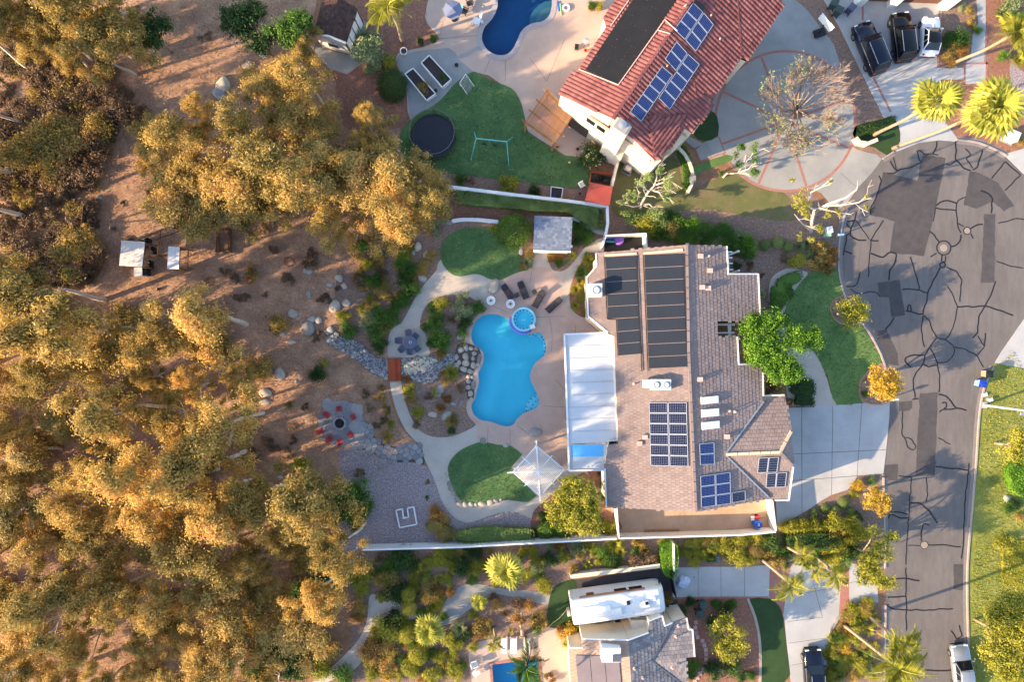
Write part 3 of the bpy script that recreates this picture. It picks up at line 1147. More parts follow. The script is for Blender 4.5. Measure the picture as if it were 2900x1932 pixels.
def flagstones(parent, px, spacing, z, mat, seed=1, name='flagstone', shr=0.93, thick=0.05):
    pts = [P(*p) for p in smooth(px, 3)]
    poly = [(p.x, p.y) for p in pts]
    x0, x1 = min(p[0] for p in poly), max(p[0] for p in poly)
    y0, y1 = min(p[1] for p in poly), max(p[1] for p in poly)
    g = random.Random(seed)
    seeds = []
    y = y0 - spacing * 2
    r = 0
    while y < y1 + spacing * 2:
        x = x0 - spacing * 2 + (spacing / 2 if r % 2 else 0)
        while x < x1 + spacing * 2:
            seeds.append(Vector((x + g.uniform(-.36, .36) * spacing, y + g.uniform(-.36, .36) * spacing, 0)))
            x += spacing
        y += spacing * .9
        r += 1
    for i, s_ in enumerate(seeds):
        if not inpoly(s_.x, s_.y, poly): continue
        k = spacing * 1.3
        c = [s_ + Vector((a * k, b * k, 0)) for a, b in ((-1, -1), (1, -1), (1, 1), (-1, 1))]
        for j, t in enumerate(seeds):
            if j != i and (t - s_).length < spacing * 2.8:
                c = clip_half(c, (s_ + t) / 2, (t - s_).normalized())
        if len(c) < 3: continue
        m_ = sum(c, Vector()) / len(c)
        q = [m_ + (p - m_) * shr + Vector((0, 0, z + g.uniform(0, .012))) for p in c]
        MB().prism(q, thick).build(name, mat, parent, True)

# ================================================================== THE SETTING
pool_px = smooth(A9([(1300,250),(1300,150),(1340,50),(1380,0),(1450,-45),(1580,-55),(1660,-30),(1730,5),(1790,110),(1850,150),(1920,165),(2000,160),(2080,150),(2130,210),(2160,290),(2150,400),(2110,450),(2040,510),(1995,590),(1985,680),(2020,760),(2060,840),(2080,920),(2070,980),(2020,1030),(1900,1080),(1830,1140),(1790,1200),(1720,1225),(1630,1210),(1520,1170),(1420,1155),(1350,1110),(1305,1040),(1300,960),(1335,900),(1350,830),(1370,760),(1380,700),(1370,600),(1400,560),(1430,480),(1430,400),(1390,350),(1340,320)]), 3)
npool_px = smooth(A0([(1585,-60),(1580,0),(1570,90),(1520,190),(1440,280),(1405,380),(1410,470),(1470,570),(1560,625),(1640,640),(1730,620),(1800,550),(1850,450),(1880,380),(1930,320),(2010,280),(2100,265),(2180,210),(2220,130),(2235,0),(2200,-150),(2050,-260),(1800,-280),(1640,-200)]), 3)
spool_px = A15([(1525,1368),(1840,1318),(2060,1300),(2085,1568),(2095,1800),(1560,1800)])

def ground():
    q = 420
    outer = [Vector((-q, -q, 0)), Vector((q, -q, 0)), Vector((q, q, 0)), Vector((-q, q, 0))]
    loops = [outer] + [[P(*p) for p in l] for l in (pool_px, npool_px, spool_px)]
    tr = tessellate_polygon(loops)
    vs = [v for l in loops for v in l]
    b = MB()
    for t in tr:
        c = [vs[i] for i in t]
        if (c[1] - c[0]).cross(c[2] - c[0]).z < 0: c = [c[0], c[2], c[1]]
        b.add(c, [(0, 1, 2)])
    tag(b.build('ground', m_ground), kind='structure')
ground()

# dry hillside field behind the gardens
sheet('hillside', FV([(-400, -300), (640, -200), (720, 130), (880, 240), (940, 330), (1010, 420), (1010, 520), (940, 600), (900, 760), (890, 880), (920, 980), (960, 1040), (840, 1120), (830, 1260), (700, 1400), (500, 1600), (300, 1900), (-400, 1900)]), 0.006, m_field, 0.02)
sheet('bark_bed', A6([(-100,500),(300,380),(620,320),(900,150),(1050,40),(1110,60),(1350,80),(1620,90),(2000,40),(1990,440),(1600,400),(1300,500),(970,530),(830,760),(640,1050),(540,1230),(430,1300),(390,1420),(200,1560),(-150,1300),(-200,900)]), 0.012, m_mulch, 0.02)
sheet('red_bark_bed', A3([(1040,1060),(1300,1120),(1700,1150),(2352,1200),(2352,1240),(2000,1250),(1900,1240),(1600,1290),(1200,1250),(1060,1260),(900,1200)]), 0.018, m_redmulch, 0.02)
sheet('gravel_yard', A12([(-150,330),(0,280),(150,300),(280,380),(400,440),(560,430),(700,440),(850,510),(950,760),(1070,990),(1250,1100),(1450,1050),(1650,985),(1880,1010),(2010,1080),(2080,960),(2150,1000),(2400,1240),(2352,1330),(1200,1350),(100,1400),(-150,1400),(-100,900)]), 0.014, m_gravel, 0.02)
sheet('planted_slope', [(1030,1562),(1750,1530),(2200,1512),(2480,1500),(2490,1640),(2160,1610),(1900,1605),(1620,1640),(1600,1780),(1330,1850),(1330,2100),(880,2100),(980,1900),(1000,1700)], 0.010, m_mulch, 0.02, 2)
sheet('side_bed', B3([(880,900),(980,640),(1080,640),(1280,720),(1400,620),(1600,500),(1850,800),(1780,960),(2000,820),(2600,960),(3050,900),(3300,1200),(3400,1568),(3300,2700),(2700,2700),(2150,1560),(1320,1560),(1290,1400),(860,1420),(870,1110)]), 0.010, m_mulch, 0.02)
sheet('front_bed', C6([(200,380),(600,260),(1000,200),(1450,200),(1470,640),(1130,700),(930,620),(760,700),(690,900),(690,1150),(600,1160),(560,690),(230,680)]), 0.016, m_mulch, 0.02)
sheet('verge_bed', C12([(1680,580),(1950,568),(1960,1250),(1500,1300),(780,1200),(780,1130),(1000,1040),(1250,880),(1570,740),(1650,650)]), 0.016, m_mulch, 0.02)
sheet('soil_strip', C0([(990,-60),(1280,-60),(1400,250),(1640,620),(1800,960),(1960,1300),(2080,1290),(2100,1380),(2150,1568),(2100,1700),(1950,1760),(1850,1760),(1600,1640),(1640,1450),(1600,1100),(1530,880),(1300,350),(1130,120)]), 0.012, m_mulch, 0.02)
sheet('soil_bed', A3([(1040,745),(1500,800),(1830,830),(2352,910),(2450,910),(2620,920),(2600,1050),(2352,1040),(1040,890)]), 0.012, m_mulch, 0.02)
sheet('earth_bank', A0([(-60,-60),(860,-60),(800,180),(960,430),(520,600),(490,720),(570,900),(640,1330),(300,1450),(-100,1400),(-200,600)]), 0.012, m_redmulch, 0.02)
sheet('planter_bed', D0([(1430,100),(1700,-60),(1930,-60),(1800,300),(1760,680),(1680,700),(1670,750),(1420,750),(1400,560),(1470,300)]), 0.012, m_mulch, 0.02)
sheet('bark_border', D0([(1930,-60),(2450,-60),(2450,500),(2210,640),(2210,800),(2200,960),(2100,1200),(2150,1500),(2200,1700),(2100,1690),(1850,1590),(1600,1550),(1470,1330),(1640,1000),(1670,900),(1950,900)]), 0.014, m_redmulch, 0.02)
sheet('garden_bed', B15([(1650,650),(2352,650),(2420,660),(2480,740),(2540,1000),(2570,1200),(2560,1568),(2560,1750),(1700,1750),(1760,1300),(1640,860)]), 0.012, m_redmulch, 0.02)
sheet('palm_bed', C15([(1890,680),(1700,690),(1560,770),(1450,880),(1390,1000),(1360,1150),(1360,1750),(1960,1750),(1900,1200),(1890,900)]), 0.012, m_mulch, 0.02)

# lawns
sheet('side_lawn', B3([(960,640),(1100,640),(1250,720),(1400,700),(1560,560),(1640,620),(1690,860),(1750,960),(1900,880),(2100,800),(2300,720),(2640,930),(2820,960),(2950,1150),(2900,1280),(2400,1220),(2000,1150),(1500,1180),(1000,1240),(900,1000)]), 0.020, m_drylawn, 0.02)
sheet('street_lawn', [(2818,1030),(2900,1045),(3150,1060),(3150,2200),(2748,2200),(2744,1932),(2739,1736),(2751,1455),(2772,1180),(2790,1085)], 0.05, m_sunlawn, 0.06, 2)

# --- street
road_px = [(2508,2300),(2505,1932),(2507,1698),(2504,1501),(2501,1353),(2518,1200),(2520,1136),(2504,1033),(2466,951),(2439,915),(2405,868),(2389,830),(2376,778),(2374,727),(2378,670),(2389,619),(2407,575),(2427,537),(2463,486),(2499,450),(2542,425),(2601,405),(2657,397),(2708,396),(2772,405),(2836,433),(2900,494),(2950,560),(2980,650),(2985,750),(2955,840),(2900,903),(2833,1000),(2812,1040),(2786,1099),(2772,1180),(2764,1302),(2751,1455),(2739,1600),(2739,1736),(2744,1932),(2748,2300)]
road = sheet('road', road_px, 0.016, m_asphalt, 0.03, 3)
_rt = random.Random(2)
zt = 0
def wobble(l):
    out = [l[0]]
    for a, b in zip(l, l[1:]):
        d = math.hypot(b[0] - a[0], b[1] - a[1])
        k = max(1, int(d / 12))
        for i in range(1, k + 1):
            t = i / k
            j = 1.6 if i < k else 0
            out.append((a[0] + (b[0] - a[0]) * t + _rt.uniform(-j, j), a[1] + (b[1] - a[1]) * t + _rt.uniform(-j, j)))
    return out
for q in (D3([(790,730),(1165,830),(1230,530),(1480,580),(1380,1080),(1240,1668),(860,1630),(915,1280),(640,1210)]),
          D3([(1750,730),(1850,740),(2060,850),(2240,1110),(2130,1170),(2000,1060),(1820,1140),(1680,1100)]),
          D3([(1910,1200),(2035,1200),(2020,1960),(1870,1960)]),
          D6([(720,785),(970,755),(1000,960),(1030,1150),(880,1165),(850,950),(750,945)]),
          D12([(1195,-336),(1395,-346),(1362,580),(1145,590)]),
          D9([(960,940),(1110,920),(1110,1000),(1080,1030),(960,1035)]),
          D12([(800,460),(950,450),(945,635),(800,640)]),
          D15([(1570,260),(1700,260),(1690,550),(1565,540)]),
          D9([(700,140),(830,140),(950,400),(960,530),(800,510),(690,220)])):
    sheet('asphalt_patch', wobble(q + q[:1])[:-1], 0.0205, m_patch, 0.006, 1, parent=road)
TAR = [(D3, ([(1380,390),(1380,450),(1340,530)], [(1165,500),(1200,495),(1240,530),(1400,545)], [(1165,500),(1190,600),(1215,625),(1080,685),(990,700),(900,750),(830,745)], [(865,610),(910,690),(950,715)], [(900,570),(930,690)], [(740,775),(765,830),(720,980),(650,1130),(645,1210)], [(1595,390),(1590,590),(1680,690),(1760,720)], [(1480,640),(1530,655),(1600,600)], [(1890,490),(1830,680),(1780,710)], [(1700,475),(1760,540),(1710,580),(1780,690)], [(1990,805),(2060,720),(2140,620),(2310,770),(2140,940)], [(1870,940),(1950,970),(2000,1030),(1985,1190)], [(1700,1010),(1620,1050),(1600,1100),(1600,1200),(1620,1350),(1650,1410)], [(1370,1110),(1420,1070),(1490,1050),(1600,1080)], [(1370,1130),(1490,1150),(1600,1160)], [(1370,1130),(1340,1280)], [(1610,1300),(1680,1340)], [(1760,1360),(1830,1320),(1895,1315)], [(2065,1300),(2170,1280),(2270,1250),(2350,1260)], [(1760,1420),(1785,1470)], [(1650,1430),(1640,1500),(1580,1555),(1530,1560)], [(1300,1390),(1350,1430),(1410,1510)], [(370,1270),(400,1285),(480,1265)], [(490,1180),(470,1270),(430,1360),(425,1440),(500,1485),(600,1490)], [(480,1270),(560,1380),(630,1480)], [(790,1270),(740,1350),(650,1490)], [(370,1270),(400,1340),(430,1360)], [(420,1410),(380,1440),(355,1600),(345,1660)], [(650,1490),(640,1620),(620,1900)], [(640,1490),(735,1495)])),
 (D6, ([(650,460),(780,505),(860,450),(930,465),(920,560),(860,650),(850,760)], [(1090,500),(1150,700),(1190,840),(1170,870)], [(360,435),(440,465)], [(530,670),(495,800),(450,830),(380,830)], [(420,850),(490,900),(560,905),(640,885),(720,900),(750,945)], [(1000,865),(1100,860),(1190,870),(1280,900)], [(1380,460),(1310,500)], [(1440,470),(1435,550)], [(1480,490),(1475,550),(1450,560)], [(1420,620),(1370,720),(1290,870),(1270,1000),(1230,1110),(1235,1140)], [(1490,615),(1600,660),(1660,760),(1640,1000)], [(1035,1100),(1100,1110),(1180,1135),(1235,1135)], [(910,1170),(870,1240),(810,1310)], [(1235,1150),(1300,1210),(1330,1310),(1390,1400),(1480,1420)], [(1230,1150),(1210,1310),(1245,1500)], [(1500,825),(1560,920),(1610,1050),(1590,1180),(1550,1310),(1480,1420)], [(1610,1055),(1920,1048),(2060,1090),(2230,1150)], [(2035,770),(1980,930),(1920,1040),(1850,1160),(1835,1340),(1780,1400)], [(2045,550),(2200,605),(2340,625)], [(1060,1100),(1065,1040),(1090,1040),(1100,1110)])),
 (D9, ([(1480,245),(1560,310),(1580,370),(1550,440),(1490,490),(1390,500)], [(1380,230),(1300,330),(1250,420),(1240,490),(1160,600),(1120,690),(1140,890)], [(1250,415),(1100,420),(1040,445),(1030,480),(1095,550)], [(1310,340),(1350,410),(1390,510),(1415,640),(1405,830)], [(1240,520),(1290,545),(1390,530)], [(1580,325),(1690,345),(1830,420),(1900,550)], [(1835,200),(1910,320),(1840,410)], [(1920,170),(1910,320)], [(1400,850),(1480,870),(1540,930),(1590,1000),(1710,1030)], [(1590,1010),(1450,1020),(1410,1050)], [(1110,910),(1150,900),(1180,900)], [(1000,1040),(995,1300),(1030,1340),(1060,1440),(1120,1470),(1150,1430),(1100,1350),(1040,1330)], [(1440,950),(1480,940),(1490,990),(1460,1010)])),
 (D12, ([(1100,600),(1075,1000),(1055,1250),(1040,1568)], [(960,580),(1100,590)], [(1085,880),(1180,880),(1300,970),(1390,1110)], [(860,990),(960,985),(1060,1010)], [(815,1090),(870,1010),(980,1050),(1060,1050)], [(1740,440),(1690,900),(1680,1270),(1655,1500)], [(1370,480),(1620,500),(1740,520)], [(1265,600),(1280,790),(1260,870)], [(1060,1355),(1200,1360)], [(1290,1350),(1520,1355),(1650,1370)], [(1210,1310),(1210,1200),(1240,1110),(1300,1130)], [(1395,160),(1530,230)])),
 (D15, ([(1040,300),(1045,1000)], [(930,425),(1050,420),(1190,445)], [(830,720),(900,760),(1050,770),(1300,770),(1560,755)], [(1540,1000),(1600,1090),(1660,1060),(1630,940)], [(1250,1440),(1430,1445),(1560,1435)], [(840,630),(1040,620)]))]
for tl, ls in TAR:
    for l in ls:
        zt += 1
        strip('tar_seam', wobble(tl(l)), _rt.uniform(.08, .15), 0.0245 + (zt % 9) * 0.0006, m_tar, road, sm=2)
for tl, x, y, r in ((D6, 1460, 400, 78), (D6, 1720, 210, 38), (D6, 1447, 590, 30), (D12, 1245, 1350, 38)):
    zt += 1
    strip('tar_seam', tl([(x + r * math.cos(a), y + r * math.sin(a)) for a in [i * 6.2832 / 16 for i in range(16)]]), .12, 0.0245 + (zt % 9) * 0.0006, m_tar, road, closed=True, sm=2)
for tl, x, y, r, lb in ((D6, 1460, 400, .36, 'pale steel manhole cover inside a wide tar ring'), (D6, 1720, 210, .3, 'small round valve cover beside the long asphalt patch'), (D12, 1245, 1350, .34, 'dark manhole cover in the sunlit part of the street')):
    p = P(*tl(x, y))
    t = thing('manhole_cover', lb, 'manhole cover', (p.x, p.y, 0.0165))
    b = MB().lathe((0, 0, 0), [(r, 0), (r, .012), (r * .94, .016)], 24)
    b.build('cover', M('cover_iron', [h(120, 110, 100), h(160, 148, 132)], 12, .6), t)
    for k in range(6):
        MB().box((math.cos(k * 1.047) * r * .6, math.sin(k * 1.047) * r * .6, .018), (.1, .03, .01), k * 1.047).build('grip', m_steel, t)

# kerbs and gutters along the street
def kerb(px, lbl):
    k = strip('kerb', px, 0.16, 0.13, m_curb, thick=0.13, sm=3)
    strip('gutter', px, 0.75, 0.028, m_gutter, k, thick=0.012, sm=3)
kerb([(2520,1136),(2504,1033),(2466,951),(2439,915),(2405,868),(2389,830),(2376,778),(2374,727),(2378,670),(2389,619),(2399,592)], '')
kerb([(2499,450),(2530,430)], '')
kerb([(2708,396),(2772,405),(2836,433),(2848,442)], '')
kerb([(2812,1040),(2786,1099),(2772,1180),(2764,1302),(2751,1455),(2739,1600),(2739,1736),(2744,1932),(2748,2300)], '')
kerb([(2501,1353),(2504,1501),(2506,1610)], '')
kerb([(2507,1715),(2506,1800),(2505,1932),(2508,2300)], '')

# --- main property paving
drive = sheet('driveway', C9([(840,1000),(905,1000),(1450,968),(2040,925),(2035,1100),(2028,1176),(2000,1480),(1965,1766),(1945,1744),(1680,1756),(1640,1840),(1570,1916),(1380,1976),(1250,2056),(1170,2116),(1000,2216),(780,2306),(765,2000),(850,1900)]), 0.030, m_joint, 0.04, 1)
slabs(drive, C9([(850,1004),(905,1002),(1450,970),(2036,928),(2031,1100),(2024,1176),(1996,1480),(1961,1762),(1945,1742),(1678,1753),(1637,1837),(1567,1913),(1380,1973),(1248,2052),(1168,2112),(998,2212),(783,2302),(770,2000),(855,1900)]),
      [(C9(1058, 900), C9(1062, 2300)), (C9(1405, 900), C9(1385, 2300)), (C9(1730, 900), C9(1670, 1800)), (C9(900, 1518), C9(2100, 1462)), (C9(900, 1815), C9(1700, 1755))], 0.045, m_conc, 0.03, 0.05, sm=1)
sheet('front_walk', C9([(1200,370),(1280,530),(1340,680),(1380,830),(1440,975),(1180,985),(960,975),(890,830),(890,640),(800,480),(740,250),(720,60),(700,-60),(690,-276),(720,-426),(800,-506),(930,-551),(1050,-526),(1125,-486),(1010,-346),(960,-246),(900,-146),(900,0),(1000,200)]), 0.036, m_path, 0.04)
sheet('front_lawn', C6([(1130,695),(1250,640),(1440,620),(1470,680),(1500,830),(1540,930),(1620,1080),(1720,1240),(1850,1476),(1980,1696),(1830,1736),(1750,1826),(1700,1916),(1730,2076),(1735,2116),(1450,2144),(1380,1976),(1330,1796),(1200,1566),(1000,1376),(860,1200),(900,1030),(960,930),(1010,830)]), 0.055, m_lawnf, 0.06, 2)
for q in (C6([(1380,1100),(1400,1000),(1460,950),(1540,930),(1640,1000),(1720,1160),(1700,1236),(1560,1250),(1450,1220)]),
          C9([(1700,740),(1750,650),(1830,570),(1990,530),(2036,922),(1740,936)])):
    sheet('tree_bed', q, 0.066, m_mulch, 0.05, 2)
    strip('bed_edging', q, 0.12, 0.09, M('edging_concrete', [h(150, 110, 90), h(170, 130, 108)], 2), thick=.08, closed=True, sm=3)

path_px = A6([(970,530),(930,640),(830,760),(720,900),(640,1050),(540,1230),(430,1300),(390,1420),(383,1568),(388,1620),(398,1740),(405,1876),(430,2026),(470,2176),(530,2326),(600,2446),(690,2546),(760,2600),(790,2740),(850,2862),(900,2972),(950,3112),(1000,3242),(1070,3342),(1150,3412),(1250,3452),(1340,3442),(1450,3402),(1560,3362),(1650,3337),(1780,3332),(1880,3362),(1980,3412),(2010,3342),(2060,3272),(2120,3232),(2230,3130),(2420,2980),(2560,2892),(2660,2992),(2720,3172),(2830,3000),(2830,1180),(2600,1170),(2520,1160),(2440,1100),(2400,980),(2410,850),(2450,720),(2520,580),(2600,470),(2700,450),(2790,440),(2790,280),(2660,340),(2560,410),(2490,500),(2410,600),(2330,655),(2270,660),(2210,640),(2175,560),(2160,440),(2160,380),(2000,380),(1990,600),(1950,640),(1840,660),(1720,700),(1640,740),(1400,650),(1150,660)])
sheet('garden_path', path_px, 0.030, m_path, 0.04, 2, holes=[pool_px])
deck_px = A9([(1255,130),(1290,40),(1370,-80),(1490,-110),(1500,-210),(1560,-260),(1620,-360),(1650,-420),(1720,-456),(1840,-506),(1990,-560),(2180,-540),(2290,-400),(2330,-180),(2420,-60),(2560,0),(2760,-10),(2850,100),(2850,1560),(2540,1690),(2420,1720),(2200,1600),(2040,1640),(1900,1520),(1800,1460),(1600,1420),(1480,1390),(1370,1330),(1380,1190),(1300,1120),(1255,1000),(1280,880),(1310,800),(1330,600),(1370,420),(1290,320),(1250,240)])
deck = sheet('pool_deck', deck_px, 0.040, m_deck, 0.04, 2, holes=[pool_px])
for tl, l in ((A9, [(2180, 0), (2210, 200), (2200, 380)]), (A9, [(2110, 980), (2352, 995)]), (A9, [(2250, 690), (2352, 800)]), (A9, [(1500, 1200), (1490, 1400)]), (A9, [(1740, 1240), (1745, 1410)]), (A9, [(1820, 1200), (1960, 1300)]), (A6, [(1985, 660), (1960, 800)]), (A6, [(2020, 1170), (2352, 1160)]), (A6, [(1560, 1050), (1700, 1110)]), (B9, [(640, 60), (760, 150)]), (B9, [(510, 80), (505, 170)])):
    strip('deck_joint', tl(l), 0.03, 0.0445, m_joint, deck, sm=2)
sheet('planting_island', A9([(740,110),(760,-26),(800,-116),(870,-186),(960,-236),(1100,-256),(1250,-246),(1340,-206),(1420,-146),(1490,-94),(1400,-46),(1330,24),(1270,104),(1250,174),(1240,300),(1300,420),(1300,560),(1300,700),(1290,860),(1255,1000),(1300,1120),(1365,1190),(1250,1260),(1130,1310),(1000,1330),(880,1320),(760,1270),(680,1180),(620,1050),(580,930),(550,800),(535,700),(525,455),(830,440),(840,330),(800,180)]), 0.050, m_mulch, 0.05, 2)
sheet('shed_bed', B6([(205,440),(215,560),(250,640),(310,660),(370,650),(450,595),(530,495),(600,405),(700,335),(825,275),(840,250),(680,180),(480,70),(440,440)]), 0.050, m_mulch, 0.05, 2)
sheet('house_bed', B6([(735,455),(640,470),(560,580),(490,720),(450,850),(440,980),(480,1100),(560,1160),(645,1175),(800,1100),(800,500)]), 0.050, m_redmulch, 0.05, 2)
sheet('shade_bed', B12([(160,870),(60,950),(20,1060),(0,1250),(0,1320),(960,1290),(960,1000),(820,940),(840,520),(640,520),(700,640),(760,820),(500,900),(300,760)]), 0.052, m_redmulch, 0.05, 2)
sheet('small_lawn', A6([(970,440),(985,350),(1050,270),(1150,210),(1270,180),(1500,180),(1600,260),(1700,360),(1830,400),(1860,520),(1880,600),(1950,640),(1840,670),(1720,720),(1640,755),(1510,745),(1430,705),(1350,690),(1270,705),(1200,718),(1110,700),(1030,630),(985,550)]), 0.062, m_lawn, 0.06, 3)
sheet('pergola_lawn', A12([(1050,520),(1070,430),(1130,350),(1220,280),(1390,210),(1450,225),(1500,210),(1600,235),(1730,240),(1800,280),(1872,340),(1875,345),(1752,488),(1753,492),(2032,798),(2035,802),(1960,860),(1900,872),(1780,855),(1660,850),(1500,880),(1330,890),(1220,880),(1160,820),(1100,700),(1070,610)]), 0.062, m_lawn, 0.06, 2)
# service yard paving beside the house and small gated yard
sheet('side_yard', B12([(820,940),(2000,900),(2700,840),(2740,1130),(2352,1170),(1000,1230),(960,1040)]), 0.036, M('tan_concrete', [h(160, 134, 112), h(182, 156, 132)], .6, big=.1, fine=.2, finescale=8), 0.04, 1)
sheet('gated_yard', B6([(820,450),(850,265),(1290,240),(1310,400),(1300,450)]), 0.030, m_blackmat, 0.03, 1)

# pools
def pool(px, depth, mat, wmat, wz, cw, cmat, names):
    pts = [P(*p) for p in px]
    b = MB()
    n = len(pts)
    ar = sum(pts[i].x * pts[(i + 1) % n].y - pts[(i + 1) % n].x * pts[i].y for i in range(n))
    for i in range(n):
        a, c = pts[i], pts[(i + 1) % n]
        if ar > 0: a, c = c, a
        b.add([a + Vector((0, 0, .02)), c + Vector((0, 0, .02)), c - Vector((0, 0, depth)), a - Vector((0, 0, depth))], [(0, 1, 2, 3)])
    for t in tessellate_polygon([pts]):
        q = [pts[i] - Vector((0, 0, depth)) for i in t]
        if (q[1] - q[0]).cross(q[2] - q[0]).z < 0: q = [q[0], q[2], q[1]]
        b.add(q, [(0, 1, 2)])
    o = tag(b.build(names[0], mat), kind='structure')
    strip('coping', px, cw, 0.062, cmat, o, thick=.09, closed=True, sm=1)
    w = MB()
    for t in tessellate_polygon([pts]):
        q = [pts[i] + Vector((0, 0, wz)) for i in t]
        if (q[1] - q[0]).cross(q[2] - q[0]).z < 0: q = [q[0], q[2], q[1]]
        w.add(q, [(0, 1, 2)])
    tag(w.build(names[1], wmat), kind='structure')
    return o
pb = pool(pool_px, 0.8, m_plaster, m_water, -0.09, 0.30, m_deck, ('pool', 'pool_water'))
npb = pool(npool_px, 1.2, m_blueplaster, m_darkwater, -0.09, 0.5, M('grey_coping', [h(140, 132, 136), h(164, 156, 156)], 2), ('neighbour_pool', 'neighbour_pool_water'))
pool(spool_px, 1.2, m_plaster, m_darkwater, -0.09, 0.36, m_brick, ('brick_edged_pool', 'brick_edged_pool_water'))
# ledges and steps in the main pool, with their dotted tile edge
def ledge(px, z, dots, par=None, mt=None, dep=.8):
    pts = [P(*p) + Vector((0, 0, z)) for p in smooth(px, 3)]
    MB().prism(pts, dep + z).build('pool_step', mt or m_ledge, par or pb, True)
    for d in dots:
        p = P(*d)
        MB().box((p.x, p.y, z + .012), (.11, .11, .02), .4).build('marker_tile', m_dot, pb, True)
ledge(A9([(1925,1072),(1910,1010),(1930,950),(1980,890),(2058,850),(2076,920),(2066,980),(2018,1028)]), -.42, A9([(1925,1040),(1925,990),(1945,945),(1975,905),(2020,880),(2060,862)]))
ledge(A9([(1975,1046),(1965,1000),(1990,955),(2030,920),(2070,900),(2066,980),(2018,1028)]), -.22, A9([(1980,1010),(1995,970),(2030,935),(2062,915)]))
ledge(A9([(1930,168),(2000,164),(2080,154),(2126,214),(2154,290),(2146,398),(2112,444),(2100,440),(2120,380),(2115,300),(2090,240),(2040,205),(1950,205)]), -.2, A9([(1960,190),(2000,190),(2030,200),(2095,215),(2110,245),(2125,290),(2132,330),(2128,375),(2115,420)]))
ledge(A9([(1345,600),(1380,570),(1420,540),(1410,590),(1385,640),(1390,720),(1372,750),(1375,690)]), -.2, A9([(1375,610),(1378,650),(1382,690),(1405,560)]))

m_step2 = M('slate_step', [h(88, 120, 128), h(110, 140, 142)], 1.5)
ledge(A0([(1980,282),(1960,200),(1985,110),(2060,30),(2150,-20),(2234,0),(2218,130),(2178,205),(2098,260)]), -.5, [], npb, m_step2, 1.2)
ledge(A0([(2050,268),(2035,200),(2070,120),(2140,70),(2225,50),(2215,130),(2176,200),(2098,258)]), -.28, [], npb, M('slate_step_b', [h(120, 132, 124), h(140, 150, 140)], 1.5), 1.2)

# raised spa
sp = P(*A6(1893, 1195))
spa = thing('spa', 'round raised spa with pale blue bench beside the pool', 'spa', (sp.x, sp.y, 0))
R = 132 / 3.92 * S
MB().lathe((0, 0, 0), [(R, -1.3), (R, .44), (R - .16, .44), (R - .16, .26), (R - .42, .26), (R - .42, .10), (0.02, .10)], 40, False, True).build('spa_shell', m_ledge, spa, smooth_=False)
MB().lathe((0, 0, 0), [(R - .43, .108), (0.02, .112)], 40, False, True).build('spa_floor', m_plaster, spa)
MB().lathe((0, 0, 0), [(R - .17, .385), (0.01, .385)], 40, False, True).build('spa_water', m_water, spa)
for k in range(16):
    a = k * 6.283 / 16
    MB().box((math.cos(a) * (R - .3), math.sin(a) * (R - .3), .268), (.1, .1, .02), a).build('marker_tile', m_dot, spa)
for dx in (-.1, .1):
    MB().cyl((dx, -.05, .11), .09, 0, .02, 12).build('drain_cover', m_white, spa)
b = MB()
n = 20
for i in range(n):
    a0, a1 = (math.radians(172 + 128 * (i + e) / n) for e in (0, 1))
    r0, r1 = R + .01, R + .34
    q = [Vector((math.cos(a) * r, math.sin(a) * r, .0)) for a, r in ((a0, r0), (a0, r1), (a1, r1), (a1, r0))]
    q[0].z = q[3].z = .36
    q[1].z = q[2].z = -.04
    b.add(q, [(0, 1, 2, 3)])
b.build('spillway_tiles', GRID('spillway_mosaic', h(36, 50, 160), h(120, 140, 220), 1, 1), spa)
for i in range(44):
    a = math.radians(173 + 126 * i / 43)
    for rr_, zz in ((R + .09, .28), (R + .2, .15)):
        MB().box((math.cos(a) * rr_, math.sin(a) * rr_, zz), (.06, .05, .03), a).build('mosaic_tile', m_bluetile, spa)
MB().box((R * .72, -R * .62, .46), (.5, .42, .05), .3).build('spillway_cap', m_white, spa)

# stream bed of cobbles and the plank bridge
river_px = A9([(-330,150),(-220,140),(-120,210),(0,250),(120,320),(250,440),(390,455),(700,445),(820,440),(1100,400),(1130,470),(1100,560),(960,620),(920,700),(800,720),(650,690),(560,660),(390,640),(300,640),(200,600),(80,500),(0,440),(-150,360),(-300,250)])
riv = sheet('stream_bed', river_px, 0.058, M('stream_silt', [h(80, 80, 88), h(120, 118, 120)], 5, bump=.5), 0.05, 3)
pebbles('cobbles', river_px, 3600, 0.05, 0.13, m_cobble, 0.06, riv)
pebbles('pale_pebbles', A9([(570,560),(620,500),(700,450),(820,440),(960,460),(900,500),(760,560),(700,620),(600,640)]), 500, 0.06, 0.13, M('pale_cobble', [h(170, 158, 136), h(200, 190, 166)], 6), 0.07, riv)

sheet('rockwork_dark_base', A9([(1160,300),(1260,280),(1400,340),(1420,460),(1390,540),(1330,600),(1345,760),(1340,900),(1270,900),(1250,720),(1240,620),(1120,580),(1130,420)]), .07, m_grout, .06, 2)  # dark sheet added under the boulders; its colour darkens the gaps between them
